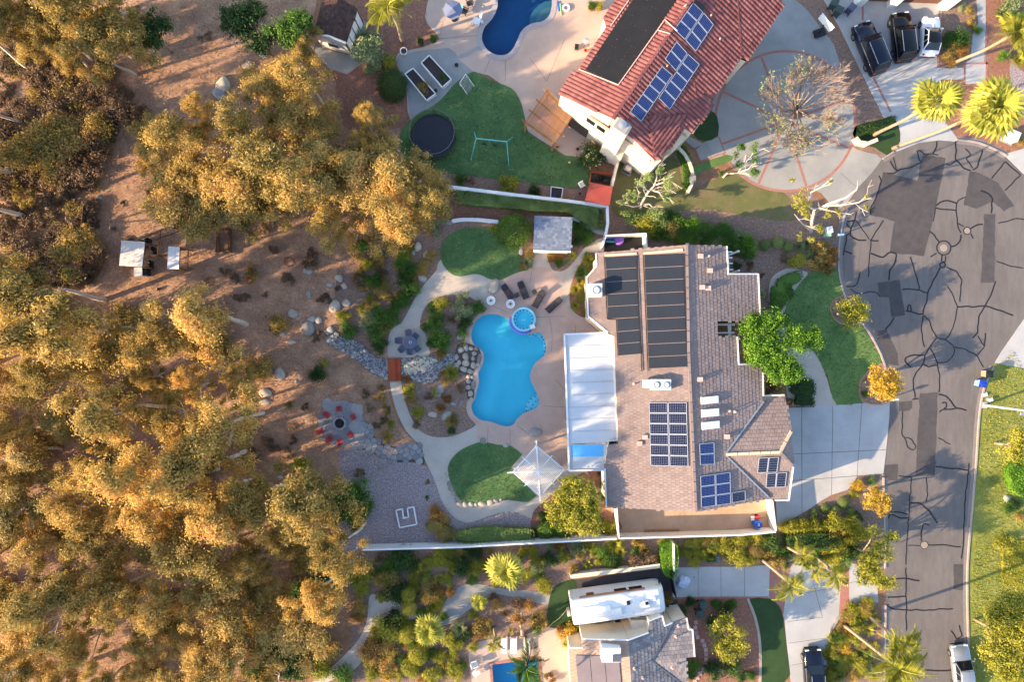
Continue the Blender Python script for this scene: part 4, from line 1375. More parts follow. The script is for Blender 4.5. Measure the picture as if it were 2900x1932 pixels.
# flagstone walk and round fire-pit patio
fl_px = A12([(-60,160),(30,40),(60,-40),(120,-40),(200,30),(230,130),(300,200),(380,240),(480,260),(580,240),(760,230),(780,300),(790,460),(700,430),(520,430),(400,435),(290,380),(200,310),(110,290),(0,280)])
fw = sheet('flagstone_walk', fl_px, 0.022, m_grout, 0.04, 3)
flagstones(fw, fl_px, 0.56, 0.05, m_flag, 4)
cx, cy = L10(1045, 447)
circ = [(cx + 65 * math.cos(a), cy + 65 * math.sin(a)) for a in [i * 6.2832 / 22 for i in range(22)]]
fp = sheet('fire_pit_patio', circ, 0.046, m_conc2, 0.05, 2)
flagstones(fp, [(cx + (x - cx) * .95, cy + (y - cy) * .95) for x, y in circ], 1.15, 0.054, m_flag, 8, shr=.985)

# --- red-roofed neighbour
npatio = sheet('neighbour_patio', A0([(850,-60),(800,180),(870,320),(960,430),(780,520),(500,590),(490,720),(570,900),(600,1100),(640,1330),(900,1180),(1330,795),(1640,930),(1800,1020),(1900,1280),(1945,1460),(2250,1650),(2352,1726),(2480,1740),(2620,1690),(2700,1480),(2900,1500),(3300,900),(3600,300),(3400,-300),(900,-300)]), 0.030, m_patio, 0.04, 2, holes=[npool_px])
sheet('bed_pad', A0([(1060,530),(1170,660),(1330,795),(1200,870),(1000,1080),(880,1180),(650,1320),(610,1100),(580,900),(500,720),(510,610)]), 0.038, m_conc2, 0.03, 2)
strip('pool_step_band', A0([(1410,520), (1170, 640)]), .35, 0.046, m_conc2, npatio, sm=1)
for l in ([(940,430),(1400,390)], [(1690,650),(1690,900)], [(1960,640),(2150,900)], [(2352,420),(2150,900)], [(1520,660),(1460,800)], [(1000,230),(960,400)], [(800,80),(820,180)]):
    strip('patio_joint', A0(l), 0.03, 0.035, m_joint, npatio, sm=1)
sheet('neighbour_lawn', A0([(1330,795),(1400,820),(1530,890),(1640,930),(1740,970),(1800,1020),(1860,1130),(1900,1280),(1930,1420),(1960,1480),(2220,1646),(2352,1726),(2460,1736),(2520,1816),(2580,1876),(2650,1916),(2620,2026),(2560,2086),(2330,2076),(2190,2066),(1960,2026),(1830,2006),(1500,1976),(1040,1921),(600,1900),(530,1600),(530,1450),(640,1330),(750,1250),(880,1180),(1000,1080),(1100,960),(1200,870)]), 0.060, m_lawn, 0.06, 2)
cdx, cdy, cdr = C0(880, 1343) + (778 / 3.92,)
nd = sheet('neighbour_driveway', C0([(820,-60),(990,0),(1130,120),(1300,350),(1420,500),(1530,880),(1620,1130),(1640,1450),(1600,1616),(1780,1690),(1950,1766),(1690,2076),(1480,2326),(1280,2146),(1130,2090),(950,2116),(800,2116),(660,2096),(560,2036),(470,1996),(330,1880),(210,1720),(40,1770),(-60,1600),(130,1500),(110,1300),(60,1150),(300,700),(700,100)]), 0.024, m_conc2, 0.04, 2)
strip('brick_ring', [(cdx + cdr * math.cos(a), cdy + cdr * math.sin(a)) for a in [i * 6.2832 / 40 for i in range(40)]], .26, 0.030, m_brick, nd, closed=True, sm=2)
for dx, dy in ((-230, -610), (270, -610), (-680, -320), (-700, 253), (-300, 693), (230, 723), (740, -258), (700, 300)):
    q = math.hypot(dx, dy)
    strip('brick_spoke', [(cdx + dx / q * cdr * .12, cdy + dy / q * cdr * .12), (cdx + dx / q * cdr * .975, cdy + dy / q * cdr * .975)], .24, 0.0295, m_brick, nd, sm=1)
strip('expansion_joint', C3([(1490,745),(1660,895)]), .03, 0.029, m_joint, nd, sm=1)
for q in ([(1720,310),(1930,420),(1830,470),(1740,400)], [(1850,480),(1925,420),(2010,560),(1890,615)], [(1955,405),(2090,345),(2165,515),(2030,550)]):
    w = sheet('entry_slab', B3(q), 0.045, m_conc2, 0.04, 1, parent=nd)
strip('brick_edging', B3([(1840,480),(1895,612),(2165,520),(2100,345)]), .16, .047, m_brick, nd, sm=1)
d3 = sheet('garage_court', D0([(90,-60),(130,0),(300,300),(560,830),(790,1300),(890,1330),(960,1420),(980,1566),(900,1700),(1180,1586),(1400,1556),(1640,1576),(1460,1330),(1440,1100),(1430,900),(1410,750),(1400,600),(1450,-60)]), 0.026, m_conc, 0.04, 1)
for l, w in (([(560, 60), (560, 220)], .2), ([(680, 860), (870, 1240)], .2), ([(1415, 80), (1395, 750)], .22)):
    strip('brick_band', D0(l), w, .034, m_brick, d3, sm=1)
wk = sheet('entry_walk', D0([(1820,-60),(1925,-60),(1925,300),(1945,300),(1930,690),(1950,690),(1940,940),(1680,950),(1685,880),(1415,880),(1415,755),(1680,750),(1690,700),(1755,660),(1780,380),(1840,250)]), 0.034, m_conc, 0.04, 1)
for l in ([(1935,300),(1915,690)], [(1690,705),(1950,700)], [(1935,690),(1930,945)], [(1680,940),(1940,935)], [(1690,700),(1690,940)]):
    strip('brick_band', D0(l), .18, .041, m_brick, wk, sm=1)
sheet('east_driveway', [(2900,903),(2833,1000),(2816,1028),(2900,1044),(3050,1066),(3060,780),(2950,840)], 0.045, m_conc, 0.06, 1)
sheet('corner_driveway', [(2842,437),(2900,420),(2960,400),(3000,560),(2950,560),(2900,494)], 0.045, m_conc, 0.06, 1)
sheet('gravel_corner', D0([(2210,640),(2300,760),(2352,800),(2450,900),(2450,1300),(2300,1250),(2200,960)]), 0.024, m_gravel, 0.02, 2)
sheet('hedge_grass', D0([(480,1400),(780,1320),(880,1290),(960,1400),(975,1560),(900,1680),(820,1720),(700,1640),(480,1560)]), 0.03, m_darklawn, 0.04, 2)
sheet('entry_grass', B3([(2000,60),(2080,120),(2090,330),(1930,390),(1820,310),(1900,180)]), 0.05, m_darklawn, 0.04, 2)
sheet('walk_grass', B3([(1600,440),(1680,400),(1780,640),(1900,640),(2190,540),(2250,600),(2000,700),(1830,770),(1780,880),(1740,950),(1700,900),(1690,700)]), 0.032, m_lawnf, 0.04, 2)

# --- southern neighbour paving
bd = sheet('corner_drive', C15([(-400,300),(0,290),(400,290),(700,270),(940,250),(1300,220),(1580,230),(1750,300),(1900,505),(1910,690),(1700,690),(1560,770),(1450,880),(1390,1000),(1360,1150),(1360,1750),(960,1750),(900,1200),(870,900),(830,740),(760,680),(690,630),(0,640),(-370,640)]), 0.030, m_conc, 0.04, 1)
for q in ([(705,270),(950,250),(930,330),(880,560),(870,700),(850,850),(830,740),(760,680),(695,630)], [(1585,260),(1583,760),(1470,850),(1490,500),(1500,300)]):
    sheet('brick_band', C15(q), 0.036, m_brick, 0.02, 1, parent=bd)
strip('brick_band', C15([(-370,640),(0,632),(690,630)]), .2, .0362, m_brick, bd, sm=1)
for l in ([(160,290),(165,630)], [(425,285),(425,630)], [(1190,480),(1290,850)], [(900,900),(1290,850)], [(1100,580),(1480,515)], [(910,1140),(1350,1080)], [(945,1385),(1080,1360)], [(1580,470),(1700,450)], [(-90,300),(-90,630)]):
    strip('slab_joint', C15(l), .035, .0345, m_joint, bd, sm=1)
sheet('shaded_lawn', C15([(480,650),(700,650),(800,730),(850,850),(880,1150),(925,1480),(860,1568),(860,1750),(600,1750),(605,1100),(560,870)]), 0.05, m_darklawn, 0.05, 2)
strip('pale_mowing_strip', C15([(460,645),(540,850),(590,1100),(600,1400),(590,1750)]), .26, .06, m_curb, thick=.06, sm=3)
sheet('motorhome_pad', B15([(470,440),(1460,310),(1560,330),(1640,640),(1640,820),(1450,840),(600,960),(500,900),(400,700)]), 0.022, m_patch, 0.03, 1)
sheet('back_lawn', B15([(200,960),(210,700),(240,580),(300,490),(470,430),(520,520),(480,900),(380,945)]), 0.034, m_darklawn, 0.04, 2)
sheet('south_patio', A15([(1280,1280),(1290,1140),(1500,1100),(1900,1050),(2160,960),(2352,940),(2440,1150),(2440,1750),(1340,1750)]), 0.030, m_patio, 0.04, 1, holes=[spool_px])
sheet('curved_walk', A15([(960,930),(1010,700),(1100,590),(1200,500),(1330,480),(1500,500),(1700,540),(2000,560),(2180,600),(2180,680),(2120,710),(1900,650),(1700,610),(1520,590),(1350,720),(1200,830),(1080,920)]), 0.028, m_conc2, 0.03, 3)
sheet('gravel_walk', A15([(200,600),(330,620),(540,720),(720,830),(600,880),(420,840),(230,950),(130,1150),(100,1330),(0,1440),(-200,1530),(-420,1640),(-480,1600),(-300,1460),(-120,1300),(60,1100),(150,900),(170,700)]), 0.022, m_path, 0.03, 3)
strip('stone_edging', C15([(1700,690),(1560,770),(1450,880),(1390,1000),(1365,1150),(1362,1568)]), .3, .1, m_cobble, thick=.1, sm=3)

# ================================================================== HOUSES
def pdir(a, dn, pitch):
    a = Vector(a)
    d = Vector((dn[0], dn[1], 0)).normalized()
    q = Vector((-d.y, d.x, 0))
    return Plane(a, a + q, a + d - Vector((0, 0, pitch)))

def fan_unit(parent, c, z, r, name='fan_grille'):
    MB().lathe((c[0], c[1], z), [(r, 0), (r, .05), (r * .82, .06), (r * .82, .02), (.05, .02)], 20, True, True).build(name, m_steel, parent, True)
    MB().lathe((c[0], c[1], z + .03), [(r * .8, 0), (r * .5, .05), (.02, .06)], 20, False, True).build('fan_cap', M('fan_paint', [h(190, 192, 200), h(210, 212, 220)], 3), parent, True)

def vent(parent, pl, px, kind=0, mat=None):
    p = pl.hit(*px)
    b = MB()
    if kind == 0:
        b.box((p.x, p.y, p.z + .12), (.42, .36, .22))
        b.box((p.x, p.y, p.z + .245), (.5, .42, .03))
    else:
        b.cyl((p.x, p.y, p.z - .05), .07, 0, .4, 10)
        b.cyl((p.x, p.y, p.z - .02), .15, 0, .08, 10)
    b.build('roof_vent', mat or M('vent_paint', [h(176, 150, 140), h(196, 170, 158)], 3), parent, True)

# ---- main house
mh = thing('house', 'large single-storey house with taupe tiled roof beside the pool', 'house', P(1940, 1080))
R1, R2 = P(1942, 693, 5.4), P(1971, 1450, 5.4)
ME, MW = ridge(R1, R2, 0.22)
west = B6([(1740,365),(735,460),(745,600),(630,730),(650,1160),(870,1340),(935,1360)]) + B12([(985,235),(880,240),(835,500),(850,925),(1845,982)])
roof_face(mh, MW, west, m_tile, indiv=150, wall=m_stucco)
east = B6([(1740,365),(2185,380),(2200,690)]) + C9([(575,-486),(597,-20),(440,38),(115,40),(120,214),(345,212),(360,520),(540,513),(625,608),(632,870),(640,930),(210,1521),(690,1985),(705,2010),(-115,2160)])
roof_face(mh, ME, east, m_tile, indiv=150, wall=m_stucco)
apx = C12(210, 345)
zA = ME.hit(*apx)
RB = P(*C12(822, 320), zA.z)
GN, GS = ridge(zA, RB, 0.25)
roof_face(mh, GN, C9([(210,1521),(640,930),(865,856),(905,1000),(950,1250),(822,1496)]), m_tile, wall=m_stucco)
roof_face(mh, GS, C12([(210,345),(822,320),(966,482),(915,850),(700,834)]), m_tile, wall=m_stucco)
GE = Plane(RB, GN.hit(*C12(950, 76)), GS.hit(*C12(966, 482)))
roof_face(mh, GE, C12([(822,320),(950,76),(966,482)]), m_tile)
for pl, q in ((MW, B6([(735,462),(745,600),(632,730),(650,1160),(870,1340)])), (MW, B12([(835,500),(850,925)])), (ME, B6([(2187,380),(2202,690)])), (ME, C6([(235,690),(577,690),(597,1150)])),
              (ME, C9([(345,212),(360,520),(540,515)])), (ME, C9([(627,612),(634,870)])), (GN, C9([(634,868),(866,858)])), (GS, C12([(966,482),(916,850),(765,855)]))):
    trim(mh, pl, q)
def capline(pl, q, mat, w=.26, lift=.06, n=None, name='ridge_cap'):
    pts = [pl.hit(*p, lift) for p in q]
    for a, b in zip(pts, pts[1:]):
        k = max(1, int((b - a).length / .9))
        for i in range(k):
            MB().bar(a.lerp(b, i / k), a.lerp(b, (i + .93) / k), w, .09).build(name, mat, mh_cur, True)
mh_cur = mh
capline(ME, B6([(1742,365),(1765,1568)]) + B12([(1845,980)]), m_tile)
capline(GN, C12([(822,320),(600,328),(214,345)]), M('pale_ridge', [h(190, 168, 140), h(210, 190, 160)], 2))
capline(GE, C12([(822,320),(948,80)]), M('pale_ridge_b', [h(190, 168, 140), h(210, 190, 160)], 2))
capline(GE, C12([(822,320),(964,480)]), m_tile)
for q in (C12([(210,345),(690,815)]), C9([(210,1521),(640,930)])):
    pts = [ME.hit(*p, .07) for p in q]
    MB().bar(pts[0], pts[1], .14, .05).build('valley_flashing', m_alu, mh, True)
# pool-heating mats: two banks on the west slope
def mats(lx0, lx1, rows):
    for (y0, l0, r0), (y1, l1, r1) in zip(rows, rows[1:]):
        g = 4
        on_roof(mh, MW, B6([(l0 + 3, y0 + g), (r0 - 3, y0 + g - 20), (r1 - 3, y1 - g - 20), (l1 + 3, y1 - g)]), 'heating_mat', m_mat, .12, .04)
        on_roof(mh, MW, B6([(l1 + 3, y1 - 2), (r1 - 3, y1 - 22), (r1 - 3, y1 - 18), (l1 + 3, y1 + 2)]), 'mat_strap', M('strap', [h(136, 118, 116), h(156, 138, 134)], 3), .125, .03)
mats(0, 0, [(505,835,1185),(640,845,1188),(780,852,1193),(915,858,1198),(1053,864,1204),(1190,866,1208)])
mats(0, 0, [(1190,968,1212),(1332,974,1218),(1468,980,1224),(1600,988,1232)])
mats(0, 0, [(480,1270,1705),(622,1276,1709),(764,1283,1712),(906,1290,1717),(1048,1297,1722),(1190,1301,1728),(1330,1305,1733),(1470,1310,1740),(1612,1318,1746),(1744,1324,1752)])
on_roof(mh, MW, B6([(830,470),(1185,450),(1187,474),(833,498)]), 'header_pipe', M('pipe_pink', [h(180, 150, 132), h(196, 168, 150)], 2), .12, .06)
on_roof(mh, MW, B6([(1262,450),(1700,405),(1703,440),(1266,474)]), 'header_pipe', M('pipe_pink2', [h(180, 150, 132), h(196, 168, 150)], 2), .12, .06)
for q in (B6([(1190,480),(1245,1770)]), B6([(1262,480),(1315,1765)]), B6([(1712,460),(1760,1740)]), B6([(830,500),(862,1190),(962,1195),(982,1600)])):
    pts = [MW.hit(*p, .13) for p in q]
    for a, b in zip(pts, pts[1:]):
        MB().tube([a, b], .045, 6).build('manifold_pipe', m_black, mh, True)
# photovoltaic panels
fr = FLAT('panel_frame_paint', h(176, 180, 190), .4, .3)
panels(mh, MW, [B9(1320, 942), B9(1745, 942), B9(1765, 1656), B9(1340, 1645)], 2, 6, m_pv2, frame=fr)
panels(mh, ME, B12([(1882,225),(2052,210),(2056,455),(1890,460)]), 1, 2, m_pv, frame=fr)
panels(mh, ME, B12([(1893,585),(2230,540),(2238,890),(1902,936)]), 2, 3, m_pv, frame=fr)
panels(mh, ME, C12([(280,766),(436,745),(440,856),(284,886)]), 1, 1, m_pv2, frame=fr)
panels(mh, GS, C12([(585,380),(808,370),(787,545),(565,550)]), 2, 1, m_pv2, frame=fr)
panels(mh, GS, C12([(672,552),(897,540),(880,708),(660,716)]), 2, 1, m_pv2, frame=fr)
for q in ([(1910,885),(2095,868),(2098,945),(1915,965)], [(1918,1025),(2102,1008),(2105,1090),(1920,1108)], [(1922,1165),(2108,1147),(2110,1225),(1925,1248)]):
    s_ = on_roof(mh, ME, B9(q), 'skylight', m_skyl, .22, .2)
# chimney
p = MW.hit(*B6(712, 880))
MB().box((p.x, p.y, p.z + .1), (1.2, 1.2, 2.6)).build('chimney', m_white, mh, True)
fan_unit(mh, (p.x + .12, p.y), p.z + 1.4, .38, 'chimney_cap')
# roof air-conditioner
p = MW.hit(*B9(1440, 738))
MB().box((p.x, p.y, p.z + .45), (1.75, .95, .9)).build('air_conditioner', m_white, mh, True)
fan_unit(mh, (p.x - .4, p.y), p.z + .9, .3)
fan_unit(mh, (p.x + .5, p.y), p.z + .9, .3)
MB().box((p.x - 1.2, p.y + .05, p.z + .3), (.7, .7, .55)).build('duct', m_white, mh, True)
for pl, tl, l in ((ME, B6, [(1890,495,0),(1985,490,1),(1995,655,0),(1910,840,0),(1975,850,0)]), (MW, B9, [(1155,735,1),(1215,1395,0),(1275,1325,0)]), (ME, B9, [(1885,685,0),(2185,1320,0),(2215,1035,1),(2275,1045,1)])):
    for x, y, k in l: vent(mh, pl, tl(x, y), k)
# white trellis beams at the entry court and the east wall
for tl, l in ((C6, [((262,1215),(266,1395),.3),((112,1256),(315,1254),.14),((115,1346),(315,1342),.14)]), (C6, [((240,440),(250,690),.2),((235,446),(288,446),.12),((235,510),(288,510),.12),((240,572),(293,572),.12),((240,642),(298,642),.12)])):
    for a, b, w in l:
        A_, B_ = (P(*tl(*q), 3.4) for q in (a, b))
        if w > .18: A_.z = B_.z = 3.25
        MB().bar(A_, B_, w, .16).build('trellis_beam', m_white, mh, True)
for q in (C6(300, 1240), C6(300, 1390), C6(300, 460), C6(305, 670)):
    p = P(*q, 1.6)
    MB().box((p.x, p.y, 1.6), (.16, .16, 3.2)).build('post', m_white, mh, True)

# ---- white patio cover
pc = thing('patio_cover', 'white flat panelled patio cover between house and pool', 'patio cover', P(1670, 1140))
z0, z1 = 3.05, 3.25
def pcz(x, y): return P(x, y, 3.0)
corn = B9([(385,185),(918,165),(975,1402),(868,1410),(880,1690),(438,1698)])
nseg = 11
for i in range(9):
    a, b = (185 + 1218 * (k / 9) for k in (i, i + 1))
    l = lambda y: 392 + 45 * (y - 185) / 1500
    r = lambda y: 916 + 57 * (y - 165) / 1240
    q = [pcz(*B9(l(a), a + 4)), pcz(*B9(r(a), a - 20 + 4)), pcz(*B9(r(b), b - 20 - 4)), pcz(*B9(l(b), b - 4))]
    MB().prism(q, .06).build('roof_panel', m_cover, pc, True)
for i in range(1, 9):
    y_ = 185 + 1218 * i / 9
    MB().bar(pcz(*B9(395 + 45 * (y_ - 185) / 1500, y_)) + Vector((0, 0, .02)), pcz(*B9(914 + 57 * (y_ - 165) / 1240, y_ - 20)) + Vector((0, 0, .02)), .045, .04).build('panel_seam', m_cover, pc, True)
for q, nm, mt in (([(432,1408),(460,1405),(472,1690),(440,1694)], 'roof_panel', m_cover), ([(820,1404),(866,1404),(876,1686),(822,1690)], 'roof_panel', m_cover), ([(474,1546),(818,1540),(820,1690),(474,1692)], 'roof_panel', m_cover), ([(462,1408),(818,1404),(820,1540),(474,1546)], 'skylight_pane', m_bluepane)):
    MB().prism([pcz(*B9(*p)) for p in q], .06).build(nm, mt, pc, True)
pts = [pcz(*p) + Vector((0, 0, .03)) for p in corn]
for a, b in zip(pts, pts[1:] + pts[:1]):
    MB().bar(a, b, .16, .2).build('fascia', m_white, pc, True)
for q in (B9(400, 200), B9(415, 700), B9(428, 1200), B9(446, 1680), B9(660, 1685)):
    p = P(*q, 3.0)
    MB().box((p.x + .12, p.y, 1.45), (.15, .15, 2.9)).build('post', m_white, pc, True)

# ---- red-roofed house
rh = mh_cur = thing('house', 'two-storey cream house with red barrel-tile roof and blue solar panels', 'house', P(1850, 150))
RR1, RR2 = P(*B0(925, 1310), 8.0), P(*B0(1800, -20), 8.0)
RW, RE = ridge(RR1, RR2, 0.33)
roof_face(rh, RW, B0([(925,1310),(330,1045),(850,300),(820,190),(1000,-90),(1850,-96)]), m_redtile, .36, .38, 'barrel', indiv=150, wall=m_stucco, shrink=.97)
roof_face(rh, RE, B0([(925,1310),(1385,1776),(1500,1700),(1720,1420),(1810,1476),(2025,1160),(1900,1000),(2030,1100),(2350,630),(2420,660),(2820,60),(2760,-96),(1850,-96)]), m_redtile, .36, .38, 'barrel', indiv=150, wall=m_stucco, shrink=.965)
# lower cross gable towards the front walk
gp = Plane(RE.hit(*B0(1310, 1300), .12), RE.hit(*B0(1730, 1270), .14), RE.hit(*B0(1385, 1770), .05))
roof_face(rh, gp, B0([(1330,1300),(1725,1275),(1620,1540),(1500,1690),(1388,1760)]), m_redtile, .36, .38, 'barrel', turn=True, thick=.1)
capline(RE, B0([(925,1310),(1850,-96)]), m_redtile, .3)
m_darkcap = M('dark_ridge', [h(92, 52, 50), h(112, 66, 60)], 3)
capline(gp, B0([(1320,1298),(1725,1275)]), m_darkcap, .2)
capline(gp, B0([(1335,1310),(1385,1755)]), m_darkcap, .2)
capline(RE, C0([(340,0),(388,610)]), m_darkcap, .2, .1)
capline(RE, B0([(1830,830),(2000,820)]), m_darkcap, .16, .1)
capline(RE, B0([(1810,840),(1840,1050)]), m_darkcap, .16, .1)
on_roof(rh, RW, B0([(1150,-20),(1640,-20),(990,935),(620,770)]), 'heating_mat', m_blackmat, .17, .04)
for q in (B0([(545,765),(985,940),(1420,330),(1560,370)]), B0([(900,285),(1100,0)]), B0([(1420,330),(1500,215),(1640,340)])):
    pts = [RW.hit(*p, .2) for p in q]
    for a, b in zip(pts, pts[1:]):
        MB().tube([a, b], .05, 6).build('manifold_pipe', M('pipe_dusty', [h(180, 150, 140), h(200, 172, 160)], 2), rh, True)
def grid(pl, tl, tr, br, bl, nx, ny): panels(rh, pl, [B0(*tl), B0(*tr), B0(*br), B0(*bl)], nx, ny, m_pv, frame=fr, lift=.22)
grid(RE, (1815, 20), (1930, 130), (1725, 440), (1603, 322), 1, 3)
grid(RE, (1932, 132), (2045, 270), (1845, 570), (1728, 442), 1, 3)
grid(RE, (1630, 455), (1755, 590), (1625, 785), (1500, 650), 1, 2)
grid(RE, (1757, 592), (1890, 712), (1558, 1215), (1428, 1085), 1, 5)
grid(RE, (1468, 728), (1590, 832), (1240, 1352), (1110, 1240), 1, 5)
on_roof(rh, RE, B0([(1840,0),(1950,55),(1925,125),(1820,20)]), 'skylight', m_glass, .3, .2)
for q in ((2105, 440), (1725, 70), (2005, 180), (1520, 740)): vent(rh, RE, B0(*q), 1)
# windows, downstand and chimney on the gable wall
def wall_pt(px, z): return P(px[0], px[1], z)
ga, gb = RW.hit(*B0(330, 1045)), RE.hit(*B0(1385, 1776))
gd = (gb - ga); gd.z = 0; gl = gd.length; gd.normalize()
gn = Vector((gd.y, -gd.x, 0))
if gn.y > 0: gn = -gn
def on_gable(s_, z, w, hh, off, name, mat, th=.08):
    c = ga + gd * s_ + gn * off
    rz = math.atan2(gd.y, gd.x)
    return MB().box((c.x, c.y, z), (w, th, hh), rz).build(name, mat, rh, True)
MB().bar(Vector((ga.x, ga.y, 2.6)) - gn * .25 + gd * .5, Vector((gb.x, gb.y, 2.6)) - gn * .25 - gd * .3, .3, 5.2).build('wall', m_stucco, rh, True)
for sx in (3.6, 4.75):
    w = on_gable(sx, 4.9, 1.0, 1.0, -.08, 'window', m_white)
    c = ga + gd * sx - gn * .02
    MB().box((c.x, c.y, 4.9), (.88, .08, .88), math.atan2(gd.y, gd.x)).build('pane', m_glass, w, True)
on_gable(2.6, 1.2, 2.2, 2.3, -.08, 'patio_door', m_glass)
cp = ga + gd * (gl * .615) + gn * .25
MB().box((cp.x, cp.y, 4.7), (1.5, .9, 9.4), math.atan2(gd.y, gd.x)).build('chimney', m_stucco, rh, True)
MB().box((cp.x, cp.y, 9.45), (1.2, 1.0, .14), math.atan2(gd.y, gd.x)).build('chimney_crown', m_conc2, rh, True)
MB().lathe((cp.x, cp.y, 9.5), [(.26, 0), (.26, .3), (.36, .32), (.36, .38), (.05, .46)], 18).build('chimney_pot', m_alu, rh, True)
q = [P(*B3(*a), 3.0) for a in ((1010,290),(1125,350),(1015,590),(880,500))]
MB().prism([Vector((p.x, p.y, 3.0)) for p in q], 2.9).build('bay_wall', m_stucco, rh, True)
for a, b in ((B3(1620, 370), B3(1740, 270)), (B3(1390, 590), B3(1470, 520))):
    pa, pb_ = RE.hit(*a), RE.hit(*b)
    MB().bar(Vector((pa.x, pa.y, 2.4)), Vector((pb_.x, pb_.y, 2.4)), .8, 4.6).build('porch_wall', m_stucco, rh, True)
for pl, q in ((RW, B0([(330,1045),(560,740),(850,300)])), (RE, C0([(0,1260),(70,1150)])), (RE, C0([(80,1085),(395,628)])), (RE, C0([(465,660),(860,62)])), (RE, B0([(1810,1478),(1960,1260)]))):
    trim(rh, pl, q, M('gutter_brown', [h(150, 120, 112), h(170, 140, 130)], 2), .1)

# ---- southern house
sh = mh_cur = thing('house', 'grey tiled house with white chimney box beside the motorhome', 'house', P(*B15(1150, 1450)))
S1, S2 = P(*B15(1095, 1100), 5.0), P(*B15(1140, 1750), 5.0)
SE, SW = ridge(S1, S2, 0.25)
roof_face(sh, SE, B15([(1095,1105),(1320,1022),(1330,890),(1470,835),(1500,950),(1590,910),(1360,1340),(1660,1568),(1830,1750),(1140,1750)]), m_greytile, wall=m_stucco)
roof_face(sh, SW, B15([(1095,1105),(580,1090),(590,1190),(430,1190),(462,1750),(1140,1750)]), M('sunlit_tile', [h(150, 122, 108), h(176, 150, 134)], 1.5, big=.1), .34, .4, wall=m_stucco)  # the west slope's sunlit tan is put into its tile colour
sa = SE.hit(*B15(1360, 1340))
SN, SS = ridge(sa, P(*B15(1740, 1302), sa.z), .25)
roof_face(sh, SN, B15([(1360,1340),(1590,910),(1742,858),(1762,985),(1808,990),(1832,1292),(1740,1302)]), m_greytile, wall=m_stucco)
roof_face(sh, SS, B15([(1360,1342),(1740,1302),(1748,1380),(1750,1750),(1830,1750),(1660,1568)]), m_greytile, wall=m_stucco)
for a, b in (((1360,1340),(1590,910)), ((1360,1342),(1700,1600))):
    pts = [SE.hit(*B15(*p), .07) for p in (a, b)]
    MB().bar(pts[0], pts[1], .14, .05).build('valley_flashing', m_steel, sh, True)
for pl, q in ((SE, B15([(1095,1105),(1320,1022)])), (SW, B15([(1095,1105),(580,1090)])), (SE, B15([(1330,890),(1470,835),(1500,950),(1590,910)])), (SN, B15([(1742,858),(1762,985),(1808,990),(1832,1292)])), (SW, B15([(590,1190),(430,1190)]))):
    trim(sh, pl, q)
for i in range(3):
    x0, x1 = 505 + 162 * i, 505 + 162 * (i + 1)
    on_roof(sh, SW, B15([(x0 + 3, 1276 + i * 4), (x1 - 3, 1280 + i * 4), (x1 + 35, 1700), (x0 + 41, 1700)]), 'heating_mat', m_greymat, .13, .04)
p = SW.hit(*B15(890, 1220))
MB().box((p.x, p.y, p.z + .25), (1.7, 1.3, 1.5)).build('chimney_box', m_white, sh, True)
MB().box((p.x + .5, p.y - .25, p.z + 1.06), (.8, .6, .12)).build('chimney_cap', m_steel, sh, True)
for q in ((1645, 945), (1620, 1065), (1580, 1410), (1250, 1520), (1160, 1420)): vent(sh, SN if q[0] > 1400 else SE, B15(*q), 1)
q = [P(*B15(*a), 2.9) for a in ((1128,885),(1330,885),(1310,1030),(1140,1045))]
MB().prism([Vector((p.x, p.y, 2.9)) for p in q], 2.8).build('porch', m_stucco, sh, True)

def core(par, a, b, w, top):
    A_, B_ = a.lerp(b, .025), a.lerp(b, .975)
    MB().bar(Vector((A_.x, A_.y, top / 2)), Vector((B_.x, B_.y, top / 2)), w, top).build('gable_wall', m_stucco, par, True)
core(mh, R1, R2, 1.4, 4.95)
core(rh, RR1, RW.hit(*B0(1850, -96)), 1.2, 7.45)
core(sh, S1, S2, 1.3, 4.5)

# ---- pool house
phs = thing('pool_house', 'small pool house with blue-grey shingle roof by the lawn', 'pool house', P(1565, 660))
PL = Plane(P(*B6(55, 40), 3.3), P(*B6(475, 60), 3.3), P(*B6(40, 432), 2.8))
roof_face(phs, PL, B6([(55,40),(475,60),(457,440),(40,430)]), m_shingle, .3, .26, wall=m_stucco, shrink=.93)
trim(phs, PL, B6([(40,434),(457,444)]), m_white, .16, 'fascia')

# ---- garden shed at the top
gs = thing('garden_shed', 'garden shed with brown gable roof and white timbered walls', 'shed', P(*L0(1010, 200)))
g1, g2 = P(*L0(965, 226), 3.7), P(*L0(1026, -20), 3.7)
GW, GE2 = ridge(g1, g2, .5)
roof_face(gs, GW, L0([(965,226),(870,216),(935,-20),(1026,-20)]), m_brownshingle, .3, .28, wall=m_white, shrink=.94)
roof_face(gs, GE2, L0([(965,226),(1076,270),(1148,52),(1026,-20)]), m_brownshingle, .3, .28, wall=m_white, shrink=.94)
trim(gs, GW, L0([(870,216),(965,226)]), None, .14, 'verge_board')
trim(gs, GE2, L0([(965,226),(1076,270)]), None, .14, 'verge_board')
wa, wb = GW.hit(*L0(875, 216)), GE2.hit(*L0(1072, 268))
d_ = (wb - wa); d_.z = 0
for k in (.42, .58):
    c = wa + d_ * k
    w = MB().box((c.x, c.y - .1, 1.7), (.62, .1, .8), math.atan2(d_.y, d_.x)).build('window', m_white, gs, True)
    MB().box((c.x, c.y - .16, 1.7), (.5, .06, .66), math.atan2(d_.y, d_.x)).build('pane', m_glass, w, True)
MB().bar(Vector((wa.x, wa.y + .15, 1.2)), Vector((wb.x, wb.y + .15, 1.2)), .2, 2.4).build('wall', m_white, gs, True)
va, vb = GE2.hit(*L0(1072, 268)), GE2.hit(*L0(1146, 56))
